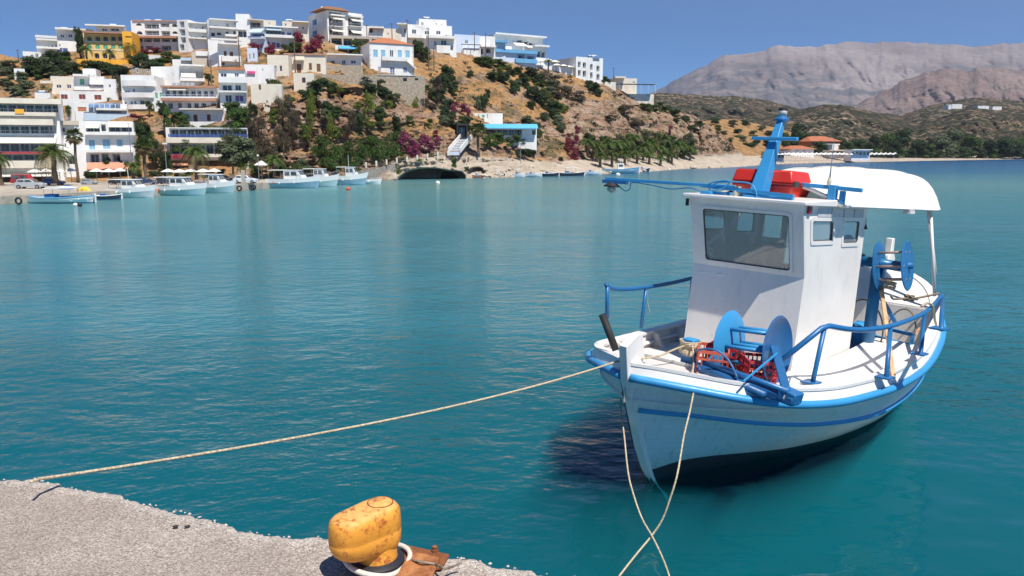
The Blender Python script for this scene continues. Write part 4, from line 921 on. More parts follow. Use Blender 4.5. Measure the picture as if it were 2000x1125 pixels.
# vines and creepers on the cliff
many('H', [(608,200,12,26),(606,225,9,34),(645,238,10,26),(722,205,14,24),(812,200,8,14),(645,262,8,16),(820,176,8,6)], 'down the cliff face', 'yellow-green creepers on the cliff')
many('V', [(555,215,18,32),(568,240,14,30),(500,262,20,36),(512,290,18,26),(578,235,12,22),(545,270,12,26),(500,310,18,20),(560,285,10,24),(528,300,14,20),(688,238,10,24),(678,262,10,20)], 'down the left part of the cliff', 'brown-green creepers on the left cliff')
many('G', [(630,290,24,26),(655,300,24,24),(680,298,22,22),(705,292,24,24),(730,290,24,24),(755,285,22,24),(742,306,26,14),(770,292,18,22),(640,318,20,12),(690,315,24,12),(614,300,12,16),(720,272,14,10),(775,270,18,14)], 'along the foot of the cliff', 'dark creepers along the foot of the cliff')
many('P', [(790,282,18,20),(808,290,16,18),(826,280,18,18),(800,300,12,8),(842,288,12,10),(790,262,10,8),(856,278,10,10),(905,212,12,10),(892,205,10,7),(915,222,9,12),(886,222,12,16)], 'on the slope beside the path', 'bougainvillea on the slope')
many('R', [(850,262,10,8),(1110,280,10,16),(1120,300,14,14),(1128,262,8,18),(1160,300,10,8),(1308,256,6,12),(1112,268,8,8)], 'above the pebble shore', 'red shrubs above the shore')
many('P', [(1118,280,9,7),(1125,308,10,8)], 'above the pebble shore', 'magenta shrubs above the shore')
# slope with the big shrubs
many('D', [(872,148,20,20),(866,160,16,18),(884,172,14,14),(918,145,8,8),(944,200,10,20),(952,186,8,12),(860,186,14,14),(876,205,14,14),(868,222,14,16),(880,236,16,12),(912,235,16,10),(895,248,18,10)], 'on the golden slope', 'dark bushes on the golden slope')
many('B', [(857,170,14,20),(855,190,8,20),(830,200,12,10),(842,208,10,8),(1080,160,24,12),(1105,180,22,14),(1060,150,14,10),(1130,190,18,12),(1220,215,18,12),(1240,240,16,10),(1190,232,14,8)], 'on the dry slope', 'thorn bushes on the dry slope')
many('M', [(935,118,16,7),(952,120,18,9),(970,124,16,9),(812,178,8,8),(834,172,8,6),(840,240,8,8),(1020,300,9,6),(790,300,9,5),(800,235,9,9)], 'on the slope below the two-floor house', 'green bushes on the slope')
many('D', [(962,148,18,10),(985,152,18,12),(1003,168,14,12),(1012,138,14,10),(1034,144,20,12),(1052,158,18,14),(1022,160,18,12),(1036,180,20,12),(1058,190,20,14),(1075,205,18,14),(1040,205,14,8),(1082,222,16,12),(1000,142,12,8)], 'in the thicket below the blue hotel', 'thicket below the blue hotel')
many('O', [(1088,235,14,12),(1095,250,12,12),(1075,180,14,10),(1030,235,14,10),(1045,248,14,10),(1062,230,12,10)], 'in the thicket below the blue hotel', 'olive scrub below the blue hotel')
many('Y', [(975,136,12,6),(990,132,12,6),(1005,140,12,6),(1018,150,10,6),(1030,154,10,5),(1045,166,9,5),(1062,176,9,6),(1070,188,9,7),(1080,198,8,8),(1098,212,10,8),(1108,210,8,5),(1040,240,8,8)], 'along the thicket below the blue hotel', 'pale prickly pears below the blue hotel')
many('D', [(1162,172,16,14),(1152,165,10,8),(1185,158,10,5)], 'under the balcony block', 'bushes under the balcony block')
many('M', [(1260,208,14,6),(1278,212,16,8),(1300,214,16,8),(1318,222,14,8),(1290,205,10,6),(1182,155,8,6)], 'on the ridge beyond the last house', 'bushes on the ridge')
for i, (x, y, rx, ry) in enumerate([(1395,238,14,8),(1402,250,10,6),(1428,242,14,7),(1455,240,12,6),(1380,250,12,6),(1415,260,10,5),(1440,256,12,6),(1470,262,12,7),(1485,250,12,6),(1505,262,12,7),(1520,254,10,5),(1450,272,10,6),(1478,276,12,7),(1500,276,10,6),(1425,274,10,6),(1535,270,12,7),(1400,268,8,5),(1512,290,10,6),(1540,290,12,6)]):
    bush('DMO'[i % 3], x, y, rx, ry, 'on the orange slope behind the headland', 'bushes behind the headland', Y=csY(x, y + ry * .6))
many('D', [(1340,232,12,7),(1365,240,12,6),(1322,236,10,6),(1350,250,10,5)], 'behind the headland', 'dark bushes behind the headland', dd=0)
# taverna surroundings
many('M', [(958,275,16,14),(975,272,16,13),(992,278,10,10),(1010,272,14,9),(1028,270,14,10),(1048,262,12,10),(1038,280,10,8),(1046,248,8,7)], 'in front of the taverna', 'shrubs hiding the taverna terrace', dd=-2.5)
many('D', [(1022,296,16,8),(1040,300,14,8),(1012,300,10,6),(1058,300,6,6),(1096,312,6,6),(888,318,5,10),(912,330,5,6)], 'on the rocks below the taverna', 'bushes below the taverna', dd=-2.5)
many('H', [(888,322,6,10),(778,330,6,14),(820,314,8,4)], 'on the rock above the sea cave', 'tufts on the sea cave rock', dd=-1.5)
# grove above the pebble beach
for i in range(26):
    x = 1150 + (i * 37) % 215; y = 268 + (i * 13) % 34
    bush('DMDO'[i % 4], x, y, 11 + (i*7) % 6, 9 + (i*5) % 8, 'in the palm grove above the pebble beach', 'shrubs of the palm grove', dd=-3)
many('D', [(208,322,14,14),(222,312,12,16),(238,318,12,14),(250,300,10,14),(300,340,12,8),(318,338,10,8),(372,338,10,6),(410,340,12,7),(268,340,10,9),(432,338,12,8),(345,342,9,6)], 'between the buildings along the quay', 'bushes between the quay buildings', dd=-1.5)
many('G', [(405,344,14,5),(360,344,12,4),(330,330,10,16),(270,318,10,20),(245,285,10,18),(232,262,9,12)], 'on the walls along the quay', 'creepers on the quay walls', dd=-1.5)
many('M', [(500,330,12,10),(550,332,12,8),(575,328,10,8),(625,335,10,6),(660,330,14,8),(690,328,12,8)], 'at the foot of the cliff behind the boats', 'bushes at the foot of the cliff', dd=-1.5)
many('D', [(470,250,14,14),(485,238,10,16),(492,215,8,14),(640,215,16,16),(700,232,14,16),(745,225,16,18),(772,240,12,14),(660,215,12,10)], 'in the hollows of the cliff', 'dark bushes in the cliff hollows')
many('Y', [(652,260,18,14),(600,262,12,20),(720,240,10,12),(760,205,12,10),(700,205,12,8),(535,225,12,16)], 'on the cliff ledges', 'spurge on the cliff ledges')
# ---- trees on the left
def tree(px, pyb, pyt, rx, kinds, label, name='tree', D=None, group=None, lean=0, trunk=.12, dd=-1):
    Y = D or (tdep(px, pyb, False) + dd); s = Y / F; base = atY(px, pyb, Y); hgt = (pyb - pyt) * s; r = thing(name, label, 'tree', base, 0, group)
    mb = MB(); mb.tube([(0,0,-.5),(lean*.3,0,hgt*.25),(lean*.7,0,hgt*.55),(lean,0,hgt*.8)], [trunk, trunk*.85, trunk*.6, trunk*.3], 7)
    for k in range(4):
        a = k * 1.7; mb.tube([(lean*.3,0,hgt*.3),(lean*.5+.2*rx*s*math.cos(a),.2*rx*s*math.sin(a),hgt*.5),(lean+.6*rx*s*math.cos(a),.6*rx*s*math.sin(a),hgt*.72)], [trunk*.5, trunk*.35, trunk*.15], 5)
    mb.build('trunk', BARK, r, smooth=True)
    n = len(kinds)
    for i, k in enumerate(kinds):
        a = i * 2.4; f = .38 if n > 1 else 0
        o = inst('crown', PROTO[k][i % 3 if k in 'DMOYBPR' else i % 2], r, (lean + math.cos(a)*f*rx*s, math.sin(a)*f*rx*s, hgt*(.55 + .18*math.sin(i*1.9)) if n > 1 else hgt*.58), a, (rx*s*(.78 if n > 1 else 1.05),)*2 + (hgt*(.42 if n > 1 else .55),))
    return r
tree(455,332,268,46,'OOOO','large round grey-green tamarisk on the quay','tamarisk', D=93)
tree(462,256,205,30,'MMMM','wide bright green tree above the vine restaurant','pine_tree')
tree(158,118,62,12,'DDD','dark pointed conifer in front of the yellow hotel','conifer')
tree(478,262,222,18,'DM','dark green tree at the cliff foot above the tamarisk','green_tree')
tree(322,262,205,16,'MD','spindly tree with thin layered branches beside the curved balcony house','araucaria')
tree(352,250,222,22,'MM','green garden tree under the terracotta hotel','garden_tree')
tree(292,225,200,10,'MM','small green tree by the curved balconies','small_tree')
tree(220,158,132,12,'DD','dark tree between the stepped house and the orange wall','dark_tree')
tree(235,190,150,6,'B','bare brown tree beside the curved balcony house','bare_tree')
tree(408,168,146,12,'MD','tree beside the veranda house','yard_tree')
tree(280,290,232,20,'DGD','dense dark tree between the blue door house and the vine restaurant','dense_tree')
tree(300,330,262,18,'DGD','tall dark tree just behind the fan palms','tall_tree', dd=-.2)
tree(322,345,285,18,'DVD','dark creeper-covered tree left of the vine restaurant','creeper_tree', dd=-1.5)
tree(340,250,228,12,'MO','garden tree below the terracotta hotel, left of the wide green tree','garden_tree')
many('G', [(330,247,18,8),(352,250,18,8),(375,250,16,8),(398,252,16,7),(420,250,16,7),(440,250,14,7),(460,252,14,7),(360,278,14,6),(345,290,14,9)], 'on the pergola of the vine restaurant', 'vines on the restaurant pergola', dd=-4.6)
many('R', [(262,226,14,6),(275,230,12,5)], 'under the curved balconies', 'red bougainvillea under the curved balconies', dd=-1)
many('G', [(35,224,20,5),(60,226,20,5),(85,224,16,6),(115,230,12,10),(132,218,8,12),(15,222,16,5)], 'on the restaurant terrace at the left', 'plants on the restaurant terrace', dd=-2.6)
many('M', [(6,300,12,20),(-6,290,14,20)], 'at the left edge of the quay', 'leafy tree edge at the left', dd=-3)
many('D', [(170,342,12,8),(185,340,12,8),(245,338,10,9),(205,335,8,6)], 'at the foot of the fan palm', 'bushes at the foot of the palm', dd=-3)
many('Y', [(510,338,12,5),(530,340,10,4),(495,337,8,4)], 'in the flower bed by the parked white car', 'flower bed plants')
many('O', [(585,325,16,14),(600,332,16,10),(570,335,14,8),(655,326,12,8),(540,325,12,12)], 'behind the moored boats under the cliff', 'shrubs behind the boats')
# ---- far side trees
TREES_FAR = [(1400,272,16,10),(1420,280,14,9),(1440,276,14,10),(1462,284,12,8),(1395,290,12,8),(1500,282,14,10),(1530,272,12,12),(1548,284,12,10),(1556,258,10,16),(1566,268,12,12),(1575,295,14,9),(1600,290,14,12),(1620,300,12,8),(1640,282,14,10),(1655,288,12,10),(1672,280,14,12),(1690,290,14,10),(1705,282,14,14),(1730,278,18,16),(1748,288,14,12),(1762,272,20,18),(1790,285,16,14),(1812,292,14,10),(1838,285,24,18),(1856,278,20,18),(1880,282,16,12),(1898,285,20,16),(1925,285,18,14),(1950,286,20,14),(1975,288,18,12),(1990,285,18,14),(2020,285,22,16),(1540,296,16,8),(1515,300,12,6),(1590,302,12,6),(1820,278,14,8),(1870,295,14,8),(1910,296,14,8),(1960,298,14,6)]
TREES_FAR += [(1580 + i * 11.5, 297 + (i * 7) % 5, 11 + (i*5) % 6, 7 + (i*3) % 4) for i in range(40)] + [(1497,303,9,6),(1512,302,9,7),(1545,303,10,6),(1650,299,12,8),(1668,297,12,9),(1690,299,12,8)]
for i, (x, y, rx, ry) in enumerate(TREES_FAR):
    rx *= 1.2; ry *= 1.15; y += 2
    Y = 300 + max(0, x - 1500) * .28 + (20 if y < 285 else 0); s = Y / F; k = 'DDMD'[i % 4] if not (1830 < x < 1860) else 'O'
    r = thing('beach_tree', ['dark rounded tree in the belt behind the beach', 'dark rounded tree in the belt behind the beach'][0] if k != 'O' else 'broad olive-green tamarisk in the belt behind the beach', 'tree', atY(x, y + ry, Y), 0, 'trees in the belt behind the beach')
    h = 2 * ry * s; mb = MB(); mb.tube([(0,0,-1),(0,0,h*.6)], [.25,.12], 5); mb.build('trunk', BARK, r)
    inst('crown', PROTO[k][i % 3], r, (0,0,h*.5), i, (rx*s*1.15, rx*s*1.1, ry*s*1.25))
# scattered scrub over the whole slope, too many to count
vsx = []; 
def scatter(name, n, x0, x1, y0f, y1f, smin, smax, m, seed, depf, jitter=0, keep=None):
    r = np.random.default_rng(seed); mb = MB()
    i = 0; tries = 0
    while i < n and tries < n * 6:
        tries += 1; px = r.uniform(x0, x1); a, b_ = y0f(px), y1f(px); py = r.uniform(min(a,b_), max(a,b_))
        if noise.noise(Vector((px*.03, py*.05, seed))) < -.05: continue
        if keep and not keep(px, py): continue
        Y = depf(px, py) - .25; p = atY(px, py, Y); s = r.uniform(smin, smax) * Y / F; i += 1
        for q in range(14):
            d = r.normal(size=3); d /= np.linalg.norm(d); d[2] = abs(d[2]) * .7; c = np.array(p) + d * s * np.array([1.2, 1, 1]) * r.uniform(.5, 1)
            u = r.normal(size=3); u /= np.linalg.norm(u); v = np.cross(u, d); v /= max(1e-3, np.linalg.norm(v)); k = s * .42
            o = len(mb.v); mb.v += [tuple(c-u*k), tuple(c+v*k*.8), tuple(c+u*k), tuple(c-v*k*.8)]; mb.f.append((o,o+1,o+2,o+3)); mb.mi.append(0)
    return tag(mb.build(name, m), kind='stuff')
inslope = lambda px, py: True
ytop = lambda px: tcol(px)[-1][0] + 4
scatter('dry_scrub', 420, 470, 1440, lambda x: tcol(x)[0][0] - 30, ytop, 2.5, 6, FB, 3, lambda a, b_: tdep(a, b_, False))
scatter('green_scrub', 200, 480, 1440, lambda x: tcol(x)[0][0] - 30, ytop, 2.5, 5.5, FO, 8, lambda a, b_: tdep(a, b_, False))
scatter('dry_grass_tufts', 900, -100, 1440, lambda x: 300, ytop, 1.6, 3.5, m_foliage('dry_grass', (.30,.19,.07), (.55,.36,.14)), 13, lambda a, b_: tdep(a, b_, False))
scatter('left_slope_scrub', 200, -200, 300, lambda x: 300, ytop, 2.5, 6, FO, 21, lambda a, b_: tdep(a, b_, False))
# ---------------------------------------------------------------- palms
def frond_mesh(name, m, L=1.0, droop=1.0, n=16, wide=.26, seed=0, fan=False):
    r = random.Random(seed); mb = MB()
    if fan:
        pts = [(t * .45, 0, .10 * t) for t in (0, .5, 1)]; mb.tube([Vector(p) * L for p in pts], .012, 4)
        for i in range(15):
            a = lerp(-1.25, 1.25, i / 14); l = .55 * L * (1 - .15 * abs(a)); c = Vector((.45*L, 0, .10*L)); d = Vector((math.cos(a), math.sin(a), -.25 - .35*r.random())); e = Vector((-math.sin(a), math.cos(a), 0)) * .045 * L
            tip = c + d * l; mid = c + d * l * .5 + Vector((0,0,.04*L)); mb.add([c, mid + e, tip, mid - e], [(0,1,2,3)])
    else:
        P = [Vector((math.sin(t * 1.5) * L * .72, 0, (math.sin(t * 2.1) * .32 - t * t * .62 * droop) * L)) for t in np.linspace(0, 1, 9)]
        mb.tube(P, [.018 * L * (1 - i / 10) for i in range(9)], 4)
        for i in range(n):
            t = .12 + .88 * i / (n - 1); k = t * 8; j = min(7, int(k)); c = P[j].lerp(P[j+1], k - j); d = (P[j+1] - P[j]).normalized(); w = wide * L * math.sin(math.pi * (.15 + .8 * t)) 
            for sg in (-1, 1):
                tip = c + Vector((0, sg, 0)) * w + d * w * .8 + Vector((0, 0, -.35 * w)); e = d * .022 * L
                mb.add([c - e, c + e * 1.5, tip, ], [(0,1,2)])
    return mb.mesh(name, m)
FR_DATE = [frond_mesh('date_frond_%d' % i, PALML, droop=.9 + .3*i, seed=i) for i in range(3)]
FR_DRY = [frond_mesh('dry_frond_%d' % i, PALMD, droop=1.4, seed=i+5) for i in range(2)]
FR_FAN = [frond_mesh('fan_frond_%d' % i, PALML, fan=True, seed=i) for i in range(3)]
FR_FAND = [frond_mesh('dry_fan_frond', PALMD, fan=True, seed=9)]
def palm(px, pyb, pyc, rpx, label, kind='date', n=26, D=None, group=None, dry=.25, trunk=.16, dd=-1, parts=True):
    Y = D or (tdep(px, pyb, False) + dd); s = Y / F; base = atY(px, pyb, Y); h = (pyb - pyc) * s; Rr = rpx * s / .72 if kind == 'date' else rpx * s
    r = thing('palm_tree', label, 'palm tree', base, 0, group)
    mb = MB(); k = 9; mb.tube([(0.05*math.sin(i),0,-.3 + (h + .3) * i / k) for i in range(k + 1)], [trunk * (1.25 - .3 * i / k) * (1.06 if i % 2 else .94) for i in range(k + 1)], 9); mb.build('trunk', BARK, r, smooth=True)
    rr = random.Random(int(px)); allv = []
    for i in range(n):
        a = i * 2.39996; t = i / n; el = lerp(1.15, -.35, t ** .8); isdry = t > 1 - dry
        if kind == 'fan': el = lerp(1.3, -1.1, t); me = (FR_FAND if isdry else FR_FAN)[i % (1 if isdry else 3)]
        else: me = (FR_DRY if isdry else FR_DATE)[i % (2 if isdry else 3)]
        sc = Rr * rr.uniform(.85, 1.1); M_ = Matrix.Translation((0,0,h)) @ Matrix.Rotation(a, 4, 'Z') @ Matrix.Rotation(-el, 4, 'Y') @ Matrix.Scale(sc, 4)
        if parts:
            o = inst('frond', me, r); o.matrix_local = M_
        else: allv.append((me, M_))
    return r
palm(152,352,270,20,'tall fan palm with a bare trunk in front of the blue door house','fan',34,D=87,dry=.35,trunk=.13)
palm(285,350,290,22,'fan palm with a skirt of dead leaves left of the vine restaurant','fan',36,D=86,dry=.5,trunk=.16)
palm(108,352,308,34,'date palm with wide drooping fronds in front of the quay restaurant','date',30,D=80,dry=.3,trunk=.22)
palm(384,345,306,27,'date palm in front of the vine restaurant, left of the tamarisk','date',30,D=88,dry=.3,trunk=.18)
palm(260,345,330,18,'low young date palm at the foot of the fan palm with the dead skirt','date',20,D=84,dry=.1,trunk=.15)
palm(535,338,318,22,'low date palm beside the small kiosk under the cliff','date',22,D=99,dry=.1,trunk=.16)
palm(632,332,318,22,'low date palm behind the moored motorboats','date',22,D=108,dry=.1,trunk=.16)
palm(478,345,325,20,'low palm in front of the tamarisk, by the white car','date',18,D=93,dry=.1,trunk=.14)
palm(2,362,318,22,'dense green palm cut by the left edge of the photo','date',28,D=80,dry=.1,trunk=.2)
palm(934,300,256,20,'fan palm in front of the taverna','fan',32,dry=.3,trunk=.2,dd=-2.5)
palm(1071,160,118,0.1,'thin dead palm trunk below the terrace parasols','fan',2,dd=-1) if False else None
gp = [(1148,300,284,18),(1165,312,294,18),(1185,302,286,18),(1204,312,290,20),(1222,300,282,18),(1238,298,276,18),(1256,312,292,18),(1244,318,304,14),(1270,302,286,17),(1288,312,296,16),(1296,292,276,17),(1306,314,300,14),(1322,308,288,16),(1335,306,290,16),(1348,308,298,12),(1172,322,308,14),(1195,322,306,14),(1220,320,306,15),(1268,320,306,13),(1290,322,310,12),(1312,318,306,12)]
CP_ = {}
def crown_mesh(i):
    if i in CP_: return CP_[i]
    mb = MB(); rr = random.Random(i)
    for k in range(20):
        me = FR_DATE[k % 3]; M_ = Matrix.Rotation(k * 2.4 + i, 4, 'Z') @ Matrix.Rotation(-lerp(1.1, -.1, k / 20), 4, 'Y') @ Matrix.Scale(rr.uniform(.85, 1.1), 4)
        mb.add([M_ @ v.co for v in me.vertices], [tuple(p.vertices) for p in me.polygons])
    CP_[i] = mb.mesh('palm_crown_%d' % i, PALML); return CP_[i]
for i, (x, yb, yc, rp) in enumerate(gp):
    Y = tdep(x, yb, False) - 4 ; s = Y / F; r = thing('palm_tree', 'date palm in the grove above the pebble beach', 'palm tree', atY(x, yb, Y), 0, 'palms in the grove above the pebble beach')
    h = (yb - yc) * s; mb = MB(); mb.tube([(0,0,-.5),(0,0,h)], [.3,.24], 8); mb.build('trunk', BARK, r)
    inst('crown', crown_mesh(i % 4), r, (0,0,h), i * 1.3, (rp*s/.72,)*3)
for i, (x, yb, yc) in enumerate([(1072,142,124),(1070,200,190)][:1]):
    pass
palm(1071,140,123,9,'small palm among the terrace parasols','date',14,dry=0,trunk=.15,dd=-1.5)
palm(170,118,100,14,'date palm at the left of the yellow hotel garden','date',16,dry=.1,trunk=.15,dd=-3)
palm(255,112,96,16,'date palm below the orange tower','date',16,dry=.1,trunk=.15,dd=-3)
palm(215,116,106,14,'date palm in front of the middle arches of the yellow hotel','date',14,dry=.1,trunk=.15,dd=-3)
palm(1460,322,318,1,'x','date',1) if False else None
# ---------------------------------------------------------------- quay of the town
QT = .62
qe = [(-700,438),(-300,415),(0,398),(150,389.5),(300,381),(400,375.5),(460,372),(520,367),(620,359.5),(690,355.5)]
E_ = spline([tuple(atZ(x, y, 0)) for x, y in qe], 120)
mb = MB(); n = len(E_)
for i, p in enumerate(E_):
    j = noise.noise(Vector((i * .7, 0, 0))) * .05
    mb.v += [(p[0], p[1], -3), (p[0], p[1] + j, QT - .05), (p[0], p[1] + .06 + j, QT), (p[0], p[1] + 12, QT), (p[0] * 1.15, p[1] + 42, QT + .05)]
for i in range(n - 1):
    for k in range(4): a = i * 5 + k; mb.f.append((a, a + 5, a + 6, a + 1)); mb.mi.append(0)
tag(mb.build('town_quay', mat('quay_concrete', (.44,.38,.31), .9, var=.15, scale=.6, bump=.3, dirt=(.22,.18,.14), dscale=.8, damt=.7)), kind='structure')
def rubble(name, label, pts, D0, m=STONE, thick=.8, cat='wall'):
    """wall standing on the water's edge: pts = (px, py_bottom, py_top)"""
    mb = MB()
    for (x, yb, yt) in pts:
        p = atZ(x, yb, 0); q = atY(x, yt, p.y + .15); mb.v += [(p.x, p.y, -2), (q.x, q.y, q.z), (q.x, q.y + thick, q.z), (q.x, q.y + 6, q.z - .1)]
    for i in range(len(pts) - 1):
        for k in range(3): a = i * 4 + k; mb.f.append((a, a+4, a+5, a+1)); mb.mi.append(0)
    mb.f.append((0,1,2,3)); mb.mi.append(0)
    return tag(mb.build(name, m), label, cat)
rubble('sea_wall', 'rubble stone sea wall rising to the path right of the motorboats', [(676,357,344),(700,354.5,336),(725,353,330),(750,351.5,325),(768,350.5,320),(780,350,318)], 0, m=mat('grey_rubble', (.34,.29,.24), .95, var=.45, scale=4, bump=1, dirt=(.16,.13,.10), dscale=3))
rs = thing('path_bollards', 'row of low pale marker stones along the sloping path', 'marker stones', (0,0,0))
for i in range(9):
    x = 715 + i * 20; y = 321 - i * 2.9; Y = tdep(x, y, False) - 1.5; p = atY(x, y, Y); m_ = MB(); m_.box((p.x-.12,p.y-.12,p.z-.5),(p.x+.12,p.y+.12,p.z+.28)); m_.build('stone', CREAM, rs, bevel=.03)
# boulders on the shore
BOULD = []
for k in range(4):
    import bmesh
    bm = bmesh.new(); bmesh.ops.create_icosphere(bm, subdivisions=2, radius=1)
    for v in bm.verts: v.co *= 1 + .3 * noise.noise(v.co * 1.3 + Vector((k*7,0,0))); v.co.z *= .7
    me = bpy.data.meshes.new('boulder_%d' % k); bm.to_mesh(me); bm.free(); me.materials.append(mat('pale_rock', (.50,.41,.32), .95, var=.25, scale=1.5, bump=.6)); BOULD.append(me)
rr = random.Random(5)
for i in range(90):
    x = rr.uniform(1150, 1440); sy = float(np.interp(x, [1100,1180,1250,1330,1440], [343,339.5,336,330.5,326])) - rr.uniform(2, 9)
    p = atZ(x, sy, .25); s_ = rr.uniform(.15, .6) * p.y / 170
    o = inst('boulder', BOULD[i % 4], None, (p.x, p.y, p.z), rr.random()*6, (s_*1.3, s_, s_)); tag(o, 'pale boulder on the pebble shore below the palm grove', 'boulder', 'boulders on the pebble shore')
for i in range(40):
    x = rr.uniform(935, 1140); sy = float(np.interp(x, [930,1000,1100,1140], [346.5,344.5,342.5,341])) - rr.uniform(1, 20)
    Y = tdep(x, sy, False) - .3; p = atY(x, sy, Y); s_ = rr.uniform(.15, .5) * Y / 170
    o = inst('rock', BOULD[i % 4], None, p, rr.random()*6, (s_*1.4, s_, s_*.8)); tag(o, 'small pale rock on the shelf below the taverna', 'rock', 'rocks below the taverna')
# ---------------------------------------------------------------- boats of the harbour
HULLC = mat('cyan_reflection_hull', (.40,.55,.58), .35, var=.05, scale=1)  # pale cyan painted on the hulls for the reflection of the water
BOATW = mat('boat_white', (.80,.79,.76), .4, var=.04, scale=1)
NAVY = mat('navy_hull', (.04,.05,.07), .4); CABG = m_glass('cabin_glass', (.10,.11,.12)); RED = mat('red_buoy', (.70,.08,.03), .5); BLACKR = mat('black_rubber', (.02,.02,.02), .7)
BLUET = mat('blue_tarp', (.03,.16,.42), .7, var=.2); CANV = mat('white_canvas', (.78,.77,.72), .85)
def small_hull(L, Bm, Hh, bow=1.0, ends=1, flare=.75, n=24):
    """lofted hull, bow at +x. ends: 1 transom, 2 double-ended. Returns rings for skin and deck"""
    st = []
    for i in range(n + 1):
        t = i / n; x = -L/2 + L * t
        if ends == 2: w_ = math.sin(math.pi * (.02 + .96 * t)) ** .6
        else: w_ = (1 - max(0, (t - .35) / .65) ** 2.3) * (.86 + .14 * min(1, t / .3))
        w_ = max(w_, .015); sh = Hh * (1 + (.45 * bow) * max(0, (t - .35) / .65) ** 2 + (.3 * max(0, (.3 - t) / .3) ** 2 if ends == 2 else 0))
        rake = .22 * Hh * max(0, (t - .6) / .4)
        r = []
        for (fy, fz) in ((0, -.35), (.55 * flare, -.18), (.80 * flare + .05, .05), (.93, .55), (1.0, 1.0)): r.append((x + rake * fz * 2, fy * w_ * Bm / 2, fz * sh if fz > 0 else fz))
        st.append(r)
    return st
def skin(st, k0, k1, name, m, parent, deck=False, dz=0):
    mb = MB(); K = k1 - k0 + 1
    for sg in (1, -1):
        o = len(mb.v)
        for r in st: mb.v += [(p[0], p[1] * sg, p[2]) for p in r[k0:k1+1]]
        for i in range(len(st) - 1):
            for k in range(K - 1):
                a = o + i * K + k; f = (a, a + K, a + K + 1, a + 1); mb.f.append(f if sg < 0 else f[::-1]); mb.mi.append(0)
    # transom
    mb.f.append(tuple(range(K)) + tuple(len(st) * K + k for k in reversed(range(K)))); mb.mi.append(0)
    return mb.build(name, m, parent, smooth=False, fix=True)
def deckmesh(st, dz, name, m, parent, t0=0, t1=1):
    mb = MB(); a, b = int(t0 * (len(st) - 1)), int(t1 * (len(st) - 1))
    for i in range(a, b + 1): r = st[i][-1]; mb.v += [(r[0], r[1] * .95, r[2] - dz), (r[0], -r[1] * .95, r[2] - dz)]
    for i in range(b - a): mb.f.append((2*i, 2*i+1, 2*i+3, 2*i+2)); mb.mi.append(0)
    return mb.build(name, m, parent, fix=True)
